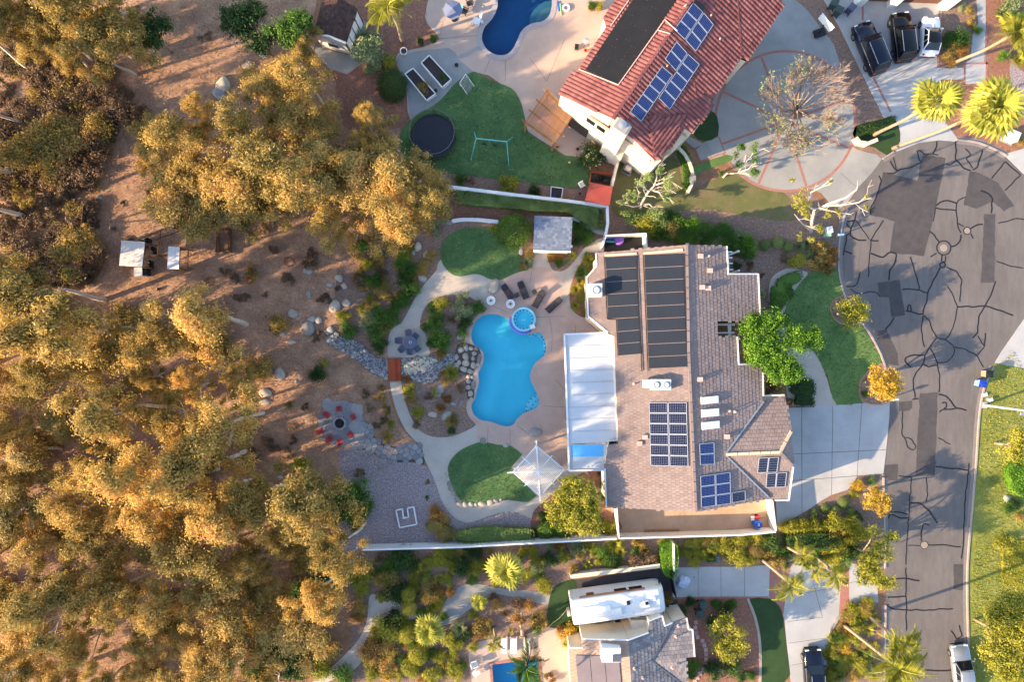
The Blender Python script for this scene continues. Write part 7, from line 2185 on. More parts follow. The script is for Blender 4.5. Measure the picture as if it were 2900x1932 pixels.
# pen and little shed with corrugated red roof
cs = thing('small_shed', 'lean-to with corrugated red roof by the white wall corner', 'shed', at(B3, 770, 970, 2))
q = [P(*B3(*p), z) for p, z in (((668, 850), 2.15), ((922, 898), 2.15), ((885, 1105), 1.9), ((612, 1050), 1.9))]
for k in range(18):
    t0, t1 = k / 18, (k + .92) / 18
    MB().prism([q[0].lerp(q[3], t0), q[1].lerp(q[2], t0), q[1].lerp(q[2], t1) + Vector((0, 0, .03)), q[0].lerp(q[3], t1) + Vector((0, 0, .03))], .03).build('roof_sheet', m_redmetal, cs, True)
cc = sum(q, Vector()) / 4
MB().prism([Vector((cc.x + (p.x - cc.x) * .92, cc.y + (p.y - cc.y) * .92, 1.82)) for p in q], 1.8).build('wall', m_redwood, cs, True)
pn = thing('wooden_pen', 'open cedar-railed pen above the corrugated red roof', 'pen', at(B3, 810, 800))
pq = [P(*B3(*p), .9) for p in ((685, 725), (940, 755), (920, 890), (668, 850))]
for a, b in zip(pq, pq[1:] + pq[:1]):
    for z in (.35, .65, .95):
        MB().bar(Vector((a.x, a.y, z)), Vector((b.x, b.y, z)), .05, .12).build('rail', m_redwood, pn, True)
    MB().box((a.x, a.y, .5), (.12, .12, 1.0)).build('post', m_redwood, pn, True)
MB().prism([Vector((p.x, p.y, .03)) for p in pq], .05).build('pen_floor', m_soil, pn, True)
tire = thing('car_tyre', 'black tyre lying inside the cedar-railed pen', 'tyre', at(B3, 778, 805))
MB().tube([(math.cos(t) * .22, math.sin(t) * .22, .12) for t in [i * 6.2832 / 18 for i in range(19)]], .1, 8, False).build('tread', m_rubber, tire)
fb = thing('cold_frame', 'square white-framed garden bed beside the wood pen', 'garden frame', at(B3, 300, 960))
fq = [P(*B3(*p), .3) for p in ((240, 895), (370, 912), (352, 1028), (232, 1018))]
for a, b in zip(fq, fq[1:] + fq[:1]): MB().bar(Vector((a.x, a.y, .15)), Vector((b.x, b.y, .15)), .08, .3).build('side_board', m_white, fb, True)
MB().prism([Vector((p.x, p.y, .16)) for p in fq], .12).build('soil', m_soil, fb, True)
bkt = thing('bucket', 'blue bucket inside the white-framed garden bed', 'bucket', at(B3, 268, 998) + Vector((0, 0, .16)))
MB().lathe((0, 0, 0), [(.12, 0), (.16, .3), (.13, .3), (.1, .04)], 12, True, True).build('body', m_blue, bkt)
MB().tube([(math.cos(t) * .15, 0, .3 + math.sin(t) * .12) for t in [i * .4 for i in range(9)]], .01, 5).build('handle', m_steel, bkt)
ball = thing('play_ball', 'tan ball lying on the neighbour lawn', 'ball', at(B3, 440, 632)); 
bm_ = MB().lathe((0, 0, .06), [(.01, 0), (.1, .05), (.13, .13), (.1, .21), (.01, .26)], 14); bm_.build('shell', FLAT('tan_leather', h(220, 180, 130)), ball); MB().tube([(math.cos(t) * .131, math.sin(t) * .131, .19) for t in [i * .4 for i in range(17)]], .006, 4).build('seam', m_black, ball)
chair(B3, 580, 870, 30, m_white, 'white garden chair on the lawn corner by the pen', 'garden_chair', .9)

# ---- dining set
dt = thing('patio_table', 'round slate-blue dining table on the garden path circle', 'table', at(A6, 635, 1450, .74))
m_slate = FLAT('slate_metal', h(84, 88, 108), .45)
MB().lathe((0, 0, .7), [(.62, 0), (.64, .03), (.62, .05), (.02, .05)], 32).build('table_top', m_slate, dt)
MB().lathe((0, 0, .76), [(.14, 0), (.14, .04), (.1, .04), (.1, 0)], 20, False, False).build('centre_ring', m_white, dt)
MB().cyl((0, 0, 0), .06, 0, .7, 12).build('pedestal', m_slate, dt)
for k in range(4): MB().bar((0, 0, .05), (math.cos(k * 1.57) * .4, math.sin(k * 1.57) * .4, .03), .06, .05).build('foot', m_slate, dt)
for x, y, a in ((617, 1345, -80), (692, 1385, -130), (512, 1430, 0), (545, 1522, 45), (712, 1518, 130), (632, 1548, 90)):
    chair(A6, x, y, a, m_slate, 'slate metal chair around the round dining table', 'dining_chair', 1.0, 'chairs around the dining table')

# ---- loungers
def lounger(x0, y0, x1, y1, label):
    a, b = at(A6, x0, y0, .4), at(A6, x1, y1, .4)
    d = b - a
    L = d.length
    t = thing('sun_lounger', label, 'sun lounger', (a + b) / 2, math.atan2(d.y, d.x))
    w = .62
    for k in range(8):
        MB().box((-L / 2 + .62 + (L - .65) * (k + .5) / 8, 0, .34), ((L - .65) / 8 - .015, w - .06, .03)).build('sling_panel', m_dark, t)
    R = Matrix.Rotation(-.5, 4, 'Y')
    MB().box((-L / 2 + .33, 0, .46), (.68, w - .06, .03), mat=Matrix.Rotation(.42, 4, 'Y')).build('backrest', m_dark, t)
    for s_ in (-1, 1):
        MB().box((.1, s_ * w / 2, .31), (L - .2, .05, .06)).build('side_rail', m_black, t)
        for xx in (-L / 2 + .3, L / 2 - .25): MB().box((xx, s_ * w / 2, .15), (.05, .05, .3)).build('leg', m_black, t)
    MB().box((-L / 2 + .04, 0, .6), (.06, w, .05)).build('head_rail', m_steel, t)
    return t
lounger(1660, 805, 1768, 970, 'dark sun lounger nearest the flat grey boulder'); lounger(1848, 770, 1928, 968, 'dark sun lounger standing between the two little side tables')
lounger(2118, 868, 2012, 1062, 'dark sun lounger facing the spa'); lounger(2312, 958, 2150, 1108, 'dark sun lounger nearest the house bed')
for x, y, lb in ((1818, 925, 'small dark side table between the first two loungers'), (2012, 887, 'small dark side table beside the lounger facing the spa')):
    t = thing('side_table', lb, 'table', at(A6, x, y, .45), .5)
    MB().box((0, 0, .43), (.44, .44, .04)).build('table_top', m_dark, t)
    for sx in (-.18, .18):
        for sy in (-.18, .18): MB().box((sx, sy, .21), (.04, .04, .42)).build('leg', m_black, t)
for x, y, lb in ((1530, 985, 'round white planter bowl beside the flat grey boulder'), (1747, 1022, 'round white planter bowl at the foot of a lounger')):
    t = thing('planter_bowl', lb, 'planter', at(A6, x, y, .4))
    MB().lathe((0, 0, 0), [(.2, 0), (.44, .38), (.44, .44), (.34, .44), (.3, .34), (.02, .34)], 28, True, True).build('bowl', m_white, t)
    f = link('foliage', SHR['tuft', 0], t); f.location = (0, 0, .36); f.scale = (.2, .2, .2); set_mat(f, l_orange)

# ---- fire pit with red chairs
cp_ = at(L10, 1035, 447, .3)
ft = thing('fire_pit', 'round pale stone fire pit with dark coals', 'fire pit', cp_)
for k in range(16):
    a = k * 6.2832 / 16
    for z in (.12, .35): MB().box((math.cos(a + z) * .58, math.sin(a + z) * .58, z), (.22, .21, .22), a + z).build('stone_block', m_flag, ft)
MB().lathe((0, 0, .3), [(.46, 0), (.02, .06)], 20, False, True).build('coals', m_soil, ft)
for k in range(10): MB().box((math.cos(k * 2.4) * .25, math.sin(k * 2.4) * .25, .38), (.14, .12, .1), k).build('lava_rock', m_black, ft)
def adirondack(x, y, label):
    p = at(L10, x, y, .4)
    d = cp_ - p
    t = thing('garden_chair', label, 'chair', p, math.atan2(d.y, d.x), 'red chairs round the fire pit')
    t.scale = (.68, .68, .8)
    for k in range(5):
        MB().box((-.1 + .12 * k - .1, 0, .34 - .02 * (4 - k) * .6), (.105, .54, .03)).build('seat_slat', m_red, t)
        MB().box((-.42, -.22 + .11 * k, .66), (.03, .1, .72 + .1 * (1 - abs(k - 2) / 2)), mat=Matrix.Rotation(-.32, 4, 'Y')).build('back_slat', m_red, t)
    for s_ in (-1, 1):
        MB().box((-.05, s_ * .36, .56), (.72, .14, .03)).build('armrest', m_red, t)
        MB().box((.24, s_ * .33, .27), (.07, .05, .55)).build('front_leg', m_red, t)
        MB().bar((.2, s_ * .29, .3), (-.5, s_ * .29, .03), .05, .1).build('side_rail', m_red, t)
for x, y in ((1030, 358), (955, 395), (1118, 408), (915, 495), (970, 542), (1100, 515), (1035, 562)):
    adirondack(x, y, 'red slatted garden chair facing the fire pit')
sfr = thing('pole_swing', 'slender bare pole frame beside the fire pit patio', 'frame', at(L10, 870, 480))
a, b_ = P(*L10(862, 385), 2.0), P(*L10(878, 568), 2.0)
tubeo(a, b_, .04, 'top_bar', m_wood, sfr)
for e_, l in ((a, [(905, 418), (940, 372)]), (b_, [(905, 558), (960, 540)])):
    for q in l: tubeo(e_, P(*L10(*q), 0), .035, 'leg', m_wood, sfr)

# ---- bridge
br = thing('footbridge', 'red timber plank footbridge across the cobble stream', 'bridge', at(A9, 460, 580))
bq = [P(*A9(*p), .25) for p in ((388, 450), (520, 448), (532, 704), (402, 708))]
for k in range(9):
    t0, t1 = k / 9, (k + .93) / 9
    MB().prism([bq[0].lerp(bq[1], t0), bq[0].lerp(bq[1], t1), bq[3].lerp(bq[2], t1), bq[3].lerp(bq[2], t0)], .06).build('plank', m_redwood, br, True)
for a, b in ((bq[0], bq[3]), (bq[1], bq[2])): MB().bar(a - Vector((0, 0, .14)), b - Vector((0, 0, .14)), .12, .18).build('beam', m_redwood, br, True)

# ---- boulders
rockp = 'rounded boulder of the waterfall rockwork at the pool edge'
for x, y, rx, ry, ro in ((1190,360,42,36,0),(1255,340,30,48,10),(1310,345,34,26,0),(1340,400,34,28,0),(1250,435,40,54,0),(1330,455,26,34,20),(1400,455,28,58,10),(1180,500,28,34,0),(1250,500,44,48,0),(1335,535,36,46,0),(1385,520,28,32,0),(1145,545,38,48,10),(1228,572,50,42,0),(1300,600,38,34,0),(1145,440,28,38,0),(1365,345,28,26,0)):
    boulder(*A9(x, y), rx / 3.92, ry / 3.92, ro, rockp, 1.1)
for x, y, rx, ry in ((1280,655,30,28),(1325,665,24,26),(1283,712,30,34),(1335,750,32,52),(1278,775,34,30),(1298,845,36,38),(1308,905,28,26)):
    boulder(*A9(x, y), rx / 3.92, ry / 3.92, 0, 'grey boulder in the row along the pool edge below the waterfall', .9)
for tl, x, y, rx, ry, ro, lb in ((A6,1555,830,72,100,20,'large flat grey boulder between small lawn and loungers'),(A6,770,740,52,62,-30,'blue-grey boulder at the bend of the garden path'),(A6,655,450,34,50,0,'upright grey-blue boulder in the bark bed group'),(A6,810,470,36,56,10,'tall grey-blue boulder in the bark bed group'),(A6,788,545,36,34,0,'round pale boulder in the bark bed group'),(A6,710,385,50,60,0,'dark grey-blue boulder in the bark bed group'),(A6,1070,115,40,34,0,'pale boulder at the end of the curved white border'),(A6,1868,440,32,48,0,'pale boulder on the small lawn edge by the pool house'),(A6,1870,385,34,24,0,'tan boulder below the very large clipped shrub'),
    (A9,965,800,52,100,20,'long slanted grey slab rock in the planting island'),(A9,885,1075,62,42,-10,'split dark rock in the planting island'),(A9,1035,1090,70,48,-35,'large white boulder in the planting island'),(A9,1110,960,32,26,0,'small white boulder in the planting island'),(A9,1205,950,30,38,20,'cream boulder beside the pool coping'),(A9,780,560,50,60,0,'tan rock in the middle of the cobble stream'),(A9,1190,215,46,34,0,'flat white stone above the waterfall rockwork'),(A9,2025,1278,82,62,-15,'dark rounded boulder on the deck below the pool'),
    (A12,1440,190,40,34,0,'pale boulder on the upper edge of the pergola lawn'),(A12,1690,243,42,28,0,'grey boulder on the pergola lawn edge near the pool'),
    (D12,2180,840,55,55,20,'grey boulder on the lawn across the street'),
    (A9,325,635,26,28,0,'white boulder at the end of the footbridge'),(A9,368,665,30,32,0,'pale boulder beside the foot of the footbridge'),(A9,705,440,32,26,0,'boulder on the stream bank below the dining table'),(A9,810,450,32,26,0,'boulder on the stream bank beside the island path'),(A9,890,455,30,24,0,'boulder on the stream bank among orange leaves'),(A9,550,465,32,24,0,'boulder at the top end of the footbridge')):
    boulder(*tl(x, y), rx / 3.92, ry / 3.92, ro, lb, .7)
for x, y, rx, ry in ((1042,560,18,28),(1055,620,18,26),(1065,668,22,24),(1088,725,26,38),(1113,780,24,26),(1152,838,28,30),(1185,895,32,28),(1248,905,34,30),(1312,905,32,28),(1365,905,24,22),(1435,898,44,28),(1520,880,38,30),(1590,860,32,24),(1640,848,18,18),(1155,880,20,18)):
    boulder(*A12(x, y), rx / 3.1, ry / 3.1, 0, 'pale stone in the border row round the pergola lawn', .7)
for x, y, rx, ry in ((1650,1000,26,20),(1700,990,24,16),(1770,985,26,16),(1860,1010,20,16)):
    boulder(*A12(x, y), rx / 3.92, ry / 3.92, 0, 'low stone along the gravel path bend by the hedge', .4)
slope = 'grey rock on the dry slope above the cobble stream'
for x, y, rx, ry, ro in ((735,650,36,36,0),(830,745,50,60,20),(855,680,30,26,0),(895,690,26,30,0),(830,375,34,30,0),(838,520,18,32,0),(1030,420,30,32,0),(1060,470,24,24,0),(975,745,28,28,0),(970,465,24,18,0),(1000,600,40,44,10),(1075,575,30,28,0),(650,770,44,20,10),(725,825,34,14,0),(985,790,16,16,0),(960,815,22,22,0)):
    boulder(*L6(x, y), rx / 2.24, ry / 2.24, ro, slope, .8)
for x, y, rx, ry, ro in ((290,530,50,60,0),(270,590,50,50,0),(380,740,52,44,20),(610,420,50,36,0),(450,410,40,30,0),(560,340,40,30,0)):
    boulder(*L0(x, y), rx / 2.24, ry / 2.24, ro, 'large grey outcrop rock beside the golden grove', .9)
for x, y, rx, ry, ro in ((650,140,40,50,0),(560,258,46,36,0),(560,310,40,24,0),(870,870,42,30,-20),(740,865,60,20,-5),(700,830,50,24,0),(760,180,12,16,0),(660,790,24,14,0),(350,520,30,20,0)):
    boulder(*L10(x, y), rx / 2.24, ry / 2.24, ro, 'tan rock on the hillside between the wood and the fire pit', .6)
for x, y, r_ in ((785,680,18),(805,715,24),(748,690,16),(770,620,16),(840,660,18),(745,650,14),(760,785,20)):
    boulder(*T(600, 1400, 2.24)(x, y), r_ / 2.24, r_ / 2.24 * .85, 20, 'pale rock in the pile below the end of the white fence', .8)
boulder(*L5(625, 133), 9, 8, 0, 'white rock lying in the open field', .7)

# ---- stepping pavers in the red mulch garden
sp_ = thing('stepping_path', 'curved row of square pink stepping pavers in the red mulch', 'stepping stones', at(B15, 1900, 1200))
for x, y in ((1845,908),(1838,965),(1845,1022),(1862,1070),(1918,1112),(1938,1162),(1955,1212),(1958,1265),(1958,1322),(1952,1380),(1930,1432),(1892,1475),(1862,1522),(1835,1565)):
    p = P(*B15(x, y))
    MB().box((p.x, p.y, .035), (.36, .4, .06), (x * .37) % .4).build('paver', m_brick and PIECE('paver_pink', [h(168, 128, 124), h(190, 152, 146)]) if x == 1845 and y == 908 else bpy.data.materials['paver_pink'], sp_, True)

# ---- white bed frame on the gravel
uf = thing('garden_planter', 'white U-shaped timber garden frame on the purple gravel', 'planter', at(A12, 590, 1050))
uq = [P(*A12(*p), .4) for p in ((475,968),(545,955),(558,1052),(615,1042),(600,945),(670,930),(706,1122),(515,1160))]
for a, b in zip(uq, uq[1:] + uq[:1]): MB().bar(Vector((a.x, a.y, .2)), Vector((b.x, b.y, .2)), .1, .4).build('side_board', m_white, uf, True)
MB().prism([Vector((p.x, p.y, .2)) for p in uq], .18).build('soil', m_gravel, uf, True)
tubeo(uq[1] + Vector((0.05, -.9, 0)), uq[4] + Vector((0, -.9, 0)), .05, 'cross_bar', m_white, uf)

# ---- service yard: ladder, wheelbarrow, blue barrel
ld = thing('ladder', 'wooden ladder lying against the white service yard fence', 'ladder', at(B12, 1470, 1195))
a0, a1, b0_, b1_ = (at(B12, *q) + Vector((0, 0, .12)) for q in ((1270, 1182), (1660, 1172), (1275, 1215), (1665, 1205)))
MB().bar(a0, a1, .06, .09).build('rail', m_wood, ld, True); MB().bar(b0_, b1_, .06, .09).build('rail', m_wood, ld, True)
for k in range(13): MB().bar(a0.lerp(a1, (k + .5) / 13), b0_.lerp(b1_, (k + .5) / 13), .05, .04).build('rung', m_wood, ld, True)
bb = thing('barrel', 'blue barrel with a white mark on its lid by the white fence', 'barrel', at(C12, 580, 1128, .9))
MB().lathe((0, 0, 0), [(.34, 0), (.39, .25), (.39, .7), (.36, .92), (.3, .92), (.28, .87), (.02, .87)], 24).build('drum', m_blue, bb)
MB().bar((-.06, .1, .885), (.1, .1, .885), .05, .02).build('white_mark', m_white, bb)
MB().bar((-.02, 0, .885), (.1, 0, .885), .05, .02).build('white_mark', m_white, bb)
MB().bar((-.06, -.1, .885), (.1, -.1, .885), .05, .02).build('white_mark', m_white, bb)
MB().bar((.1, -.1, .885), (.1, .1, .885), .05, .02).build('white_mark', m_white, bb)
mo = thing('garden_tiller', 'red and white garden machine beside the blue barrel', 'machine', at(C12, 560, 1050, .5))
MB().box((.12, .02, .3), (.5, .34, .28), .2).build('engine', m_red, mo); MB().box((-.32, -.08, .28), (.34, .4, .18), .1).build('tray', m_white, mo)
for s_ in (-.22, .22): MB().tube([(.1, s_ - .04, .16), (.1, s_ + .04, .16)], .16, 12).build('wheel', m_rubber, mo)
tubeo(mo.location + Vector((.3, 0, .4)), mo.location + Vector((.7, .1, .8)), .02, 'handle', m_black, mo)
tw = thing('inflatable_toy', 'purple play toy in the small gated yard', 'toy', at(B6, 995, 310, .4))
MB().lathe((0, 0, .05), [(.3, 0), (.5, .15), (.45, .35), (.2, .42), (.02, .4)], 18).build('body', m_purple, tw)
for x, y in ((-.2, .1), (.05, -.2), (.2, .12)): MB().cyl((x, y, .42), .06, 0, .03, 10).build('hole', m_black, tw)
tl_ = thing('float_mat', 'rolled blue float beside the purple toy', 'float', at(B6, 895, 300))
a, b_ = at(B6, 850, 296) + Vector((0, 0, .18)), at(B6, 940, 300) + Vector((0, 0, .18))
MB().tube([a, b_], .17, 12).build('roll', m_blue, tl_, True); MB().tube([a + Vector((0, -.3, -.04)), b_ + Vector((0, -.3, -.04))], .12, 12).build('roll', m_teal, tl_, True)

# ---- field canopies
def canopy(c4, label, hgt, mat=m_white, n=4):
    q = [P(*L5(*p), hgt) for p in c4]
    c = sum(q, Vector()) / 4
    t = thing('shade_canopy', label, 'canopy', (c.x, c.y, 0))
    for k in range(n):
        MB().prism([q[0].lerp(q[1], k / n), q[0].lerp(q[1], (k + .97) / n), q[3].lerp(q[2], (k + .97) / n), q[3].lerp(q[2], k / n)], .04).build('roof_sheet', mat, t, True)
    for p in q:
        z = p.lerp(c, .05)
        MB().box((z.x, z.y, hgt / 2 - .02), (.1, .1, hgt - .04)).build('post', m_brownwood, t, True)
    for a, b in zip(q, q[1:] + q[:1]): MB().bar(a - Vector((0, 0, .08)), b - Vector((0, 0, .08)), .08, .08).build('beam', m_brownwood, t, True)
m_sheet = M('pale_sheet', [h(196, 190, 186), h(214, 208, 202)], .8, .6)
canopy([(770, 405), (920, 415), (902, 575), (756, 565)], 'large pale sheet-roofed shelter in the hillside clearing', 2.2, m_sheet, 5)
canopy([(1068, 442), (1140, 447), (1135, 588), (1060, 585)], 'narrow white-roofed shelter in the hillside clearing', 2.0, m_white, 3)
hb = thing('storage_cabinet', 'small white cabinet beside the large shelter', 'cabinet', at(L5, 885, 605, .9))
MB().box((-.1, 0, .5), (.8, .85, 1.0)).build('body', m_white, hb); MB().box((.48, 0, .48), (.35, .7, .9)).build('door', m_glass, hb)
tb2 = thing('timber_rack', 'open timber frame between the two shelters', 'frame', at(L5, 1000, 480))
for a, b in (((880, 400), (1110, 300)), ((990, 400), (1170, 335)), ((1000, 500), (1020, 340)), ((920, 500), (1060, 500)), ((1140, 460), (1195, 465)), ((1195, 465), (1190, 580)), ((1190, 580), (1140, 588))):
    a_, c_ = P(*L5(*a), .9), P(*L5(*b), .9)
    MB().bar(a_, c_, .08, .1).build('rail', m_brownwood, tb2, True)
    MB().box((a_.x, a_.y, .45), (.1, .1, .9)).build('post', m_brownwood, tb2, True)
rr2 = random.Random(6)
for k, (x, y, r_) in enumerate(((980,460,.22),(990,485,.2),(965,550,.25),(970,575,.2),(950,410,.3),(1010,715,.16),(1000,820,.2),(1120,320,.25))):
    t = thing('bucket', 'dark bucket among the shelters in the clearing', 'bucket', at(L5, x, y), 0, 'buckets at the shelters')
    MB().lathe((0, 0, 0), [(r_ * .8, 0), (r_, r_ * 1.6), (r_ * .85, r_ * 1.6), (r_ * .7, .05)], 12, True, True).build('body', m_black, t)
    MB().tube([(math.cos(q) * r_ * .9, 0, r_ * 1.6 + math.sin(q) * r_ * .5) for q in [i * .4 for i in range(9)]], .012, 5).build('handle', m_steel, t)
gt = thing('water_tank', 'dark metal trough at the edge of the brush', 'trough', at(L5, 535, 612, .6))
MB().box((0, 0, .4), (.62, 1.3, .8)).build('tank', m_dark, gt); MB().box((.2, -.75, .3), (.6, .25, .3)).build('outlet_box', m_alu, gt)
cr = thing('timber_crate', 'dark open crate frame on the dry slope', 'crate', at(L6, 310, 185))
for z in (.1, .4, .7):
    for a, b in (((-.6, -1.1), (.6, -1.1)), ((.6, -1.1), (.6, 1.1)), ((.6, 1.1), (-.6, 1.1)), ((-.6, 1.1), (-.6, -1.1))): MB().bar((*a, z), (*b, z), .05, .16).build('board', m_brownwood, cr)
for x, y in ((-.6, -1.1), (.6, -1.1), (.6, 1.1), (-.6, 1.1)): MB().box((x, y, .42), (.1, .1, .85)).build('post', m_brownwood, cr)
for x, y, r_ in ((720, 318, 30), (490, 380, 20), (465, 440, 18), (215, 440, 24)):
    t = thing('wire_basket', 'rusty round wire plant guard on the dry slope', 'plant guard', at(L6, x, y), 0, 'rusty plant guards')
    r_ = r_ / 2.24 * S
    m_rust = bpy.data.materials.get('rust') or FLAT('rust', h(128, 66, 40), .9)
    for z in (.05, .3, .55): MB().tube([(math.cos(q) * r_, math.sin(q) * r_, z) for q in [i * 6.2832 / 16 for i in range(17)]], .02, 5, False).build('hoop', m_rust, t)
    for k in range(8): MB().tube([(math.cos(k * .785) * r_, math.sin(k * .785) * r_, 0), (math.cos(k * .785) * r_, math.sin(k * .785) * r_, .55)], .012, 4).build('stake', m_rust, t)
for pts, lb in (([(275, 500), (255, 590), (225, 660), (198, 730)], 'pale fallen limb on the hillside beside the wood'), ([(180, 775), (90, 795), (0, 805)], 'grey fallen trunk lying at the wood edge')):
    w_ = [P(*L10(*p), 3.5) for p in pts]
    t = thing('fallen_limb', lb, 'log', (w_[0].x, w_[0].y, 0))
    g_ = [Vector((p.x, p.y, .18 + .5 * i)) for i, p in enumerate(w_)]
    MB().tube(g_, [.2, .17, .14, .1][:len(g_)], 7).build('trunk', m_palebark, t, True, True)
    for k in range(4): MB().tube([g_[1].lerp(g_[2], k / 4), g_[1].lerp(g_[2], k / 4) + Vector((rr2.uniform(-.8, .8), rr2.uniform(-.8, .8), .5))], [.05, .02], 5).build('branch', m_palebark, t, True)

# ---- street furniture
def wheelie(tl, x, y, rz, body, lid, label):
    t = thing('wheelie_bin', label, 'bin', at(tl, x, y, .9), rz)
    b = MB()
    b.add([(-.24, -.26, .08), (.24, -.26, .08), (.24, .26, .08), (-.24, .26, .08), (-.3, -.32, .98), (.34, -.32, .98), (.34, .32, .98), (-.3, .32, .98)], [(0, 3, 2, 1), (0, 1, 5, 4), (1, 2, 6, 5), (2, 3, 7, 6), (3, 0, 4, 7), (4, 5, 6, 7)])
    b.build('body', body, t)
    MB().lathe((.02, 0, .98), [(.36, 0), (.36, .05), (.3, .1), (.02, .12)], 4).build('lid_core', lid, t)
    MB().box((.02, 0, 1.02), (.7, .68, .07)).build('lid', lid, t)
    for s_ in (-.27, .27): MB().tube([(-.28, s_ - .03, .12), (-.28, s_ + .03, .12)], .12, 12).build('wheel', m_rubber, t)
    MB().bar((-.38, -.22, .95), (-.38, .22, .95), .04, .04).build('handle', body, t)
wheelie(D9, 1965, 625, 3.1, FLAT('bin_beige', h(150, 130, 112)), m_black, 'beige bin with black lid at the kerb across the street')
wheelie(D9, 1890, 735, 2.9, FLAT('bin_paleblue', h(120, 160, 200)), FLAT('bin_lid_blue', h(24, 54, 160)), 'pale bin with blue lid at the kerb across the street')
wheelie(D0, 250, 30, 1.2, m_green, m_green, 'green bin beside the garage front nearest the wall')
wheelie(D0, 300, 110, 1.1, m_green, m_green, 'green bin standing alone in front of the others')
wheelie(D0, 440, 80, .9, FLAT('bin_blue_grey', h(62, 70, 96)), FLAT('bin_blue_grey2', h(70, 78, 104)), 'blue-grey bin beside the white garage pillar')
wheelie(B15, 1930, 720, .3, m_green, m_green, 'grey-green bin in the shade by the motorhome gate')
wheelie(B15, 1895, 815, .3, m_green, m_green, 'grey-green bin at the top of the stepping pavers')
bh = thing('basketball_hoop', 'portable basketball hoop with white-lined backboard on the driveway', 'basketball hoop', at(C0, 1250, 370))
MB().box((0, 0, .15), (1.1, .75, .3), -.6 + 3.14 - 2.2).build('base', m_black, bh)
hp = bh.location
bt = P(*C0(1330, 250), 3.0)
tubeo(hp + Vector((0, 0, .2)), bt - Vector((.1, .1, .3)), .06, 'pole', m_black, bh)
bd_ = (P(*C0(1395, 300), 3) - P(*C0(1300, 185), 3)).normalized()
MB().bar(bt - bd_ * .85, bt + bd_ * .85, .05, .95).build('backboard', m_skyl, bh, True)
n_ = Vector((-bd_.y, bd_.x, 0))
n_ = n_ if n_.dot(hp - bt) > 0 else -n_
MB().tube([bt + n_ * (.32 + .22 * math.sin(q)) + bd_ * .22 * math.cos(q) - Vector((0, 0, .25)) for q in [i * 6.2832 / 16 for i in range(17)]], .02, 6, False).build('rim', m_red, bh, True)
for s_, w_ in ((.9, .06), (.3, .05)):
    for z in (.0, .45): MB().bar(bt - bd_ * s_ + Vector((0, 0, z)) + n_ * .03, bt + bd_ * s_ + Vector((0, 0, z)) + n_ * .03, .06, .06).build('board_line', m_white, bh, True)
lp = at(D9, 1900, 970)
sl = thing('street_lamp', 'tall pale street lamp on the lawn across the street', 'street lamp', lp)
tl2 = Vector((lp.x, lp.y, 8.0))
MB().tube([(0, 0, 0), (0, 0, 4), (0, 0, 8)], [.13, .1, .07], 12).build('pole', m_conc, sl)
MB().tube([(0, 0, 7.9), (-.8, 0, 8.25), (-1.8, 0, 8.3)], .05, 8).build('arm', m_alu, sl)
MB().box((-2.1, 0, 8.28), (.7, .3, .16)).build('lamp_head', m_alu, sl)
MB().box((0, 0, .06), (.7, .6, .12)).build('footing', m_conc, sl)
def mailbox(tl, x, y, rz, mat, label, hh=1.1):
    t = thing('mailbox', label, 'mailbox', at(tl, x, y, hh), rz)
    MB().box((0, 0, hh / 2), (.1, .1, hh)).build('post', m_brownwood, t)
    b = MB().box((0, 0, hh + .1), (.5, .2, .2))
    b.build('box', mat, t)
    MB().tube([(-.25, 0, hh + .2), (.25, 0, hh + .2)], .1, 10).build('rounded_top', mat, t)
mailbox(C9, 2090, 908, .1, m_white, 'white mailbox at the driveway corner under the golden tree')
mailbox(C3, 1490, 1430, .1, m_blue and FLAT('mail_blue', h(120, 160, 210)), 'pale blue mailbox at the kerb beside the gnarled tree')
def ubox(tl, x, y, d, rz, mat, label):
    t = thing('utility_box', label, 'utility box', at(tl, x, y, d[2]), rz)
    MB().box((0, 0, d[2] / 2), d).build('cabinet', mat, t, False)
    MB().box((0, 0, d[2] + .03), (d[0] + .06, d[1] + .06, .06)).build('lid', mat, t)
    MB().box((0, 0, .03), (d[0] + .25, d[1] + .25, .08)).build('pad', m_conc2, t)
ubox(C3, 1375, 1375, (.45, .6, .7), .2, FLAT('utility_white', h(206, 210, 206)), 'white utility box under the gnarled tree')
ubox(C3, 1357, 1428, (.45, .3, .5), 0, FLAT('utility_green', h(150, 190, 160)), 'pale green utility box under the gnarled tree')
ubox(D0, 2240, 1500, (1.1, .9, .9), -.4, FLAT('utility_grey', h(176, 188, 190)), 'large grey transformer box by the cul-de-sac')
ubox(D9, 1985, 912, (.3, .25, .3), .3, m_white, 'small white meter box in the lawn across the street')
ubox(D9, 1920, 855, (.35, .25, .15), .3, m_white, 'flat white meter lid in the lawn across the street')
ubox(B15, 2065, 205, (.6, .5, .25), 0, m_steel, 'grey lid box on the planted slope')
brp = thing('garden_pier', 'square tan pier in the middle of the curved low wall', 'pier', at(B3, 1810, 810, .8))
MB().box((0, 0, .4), (.5, .55, .8)).build('pier', m_stucco, brp); MB().box((0, 0, .84), (.6, .64, .08)).build('cap', m_conc2, brp)
bsk = thing('bicycle_rack', 'small metal rack beside the entry walk', 'rack', at(D0, 1550, 810))
for k in range(5): MB().tube([(-.15, -.45 + .22 * k, 0), (-.15, -.45 + .22 * k, .5), (.2, -.45 + .22 * k, .5), (.2, -.45 + .22 * k, 0)], .015, 5).build('hoop', m_alu, bsk)
MB().bar((.02, -.5, .5), (.02, .5, .5), .03, .03).build('top_bar', m_alu, bsk)

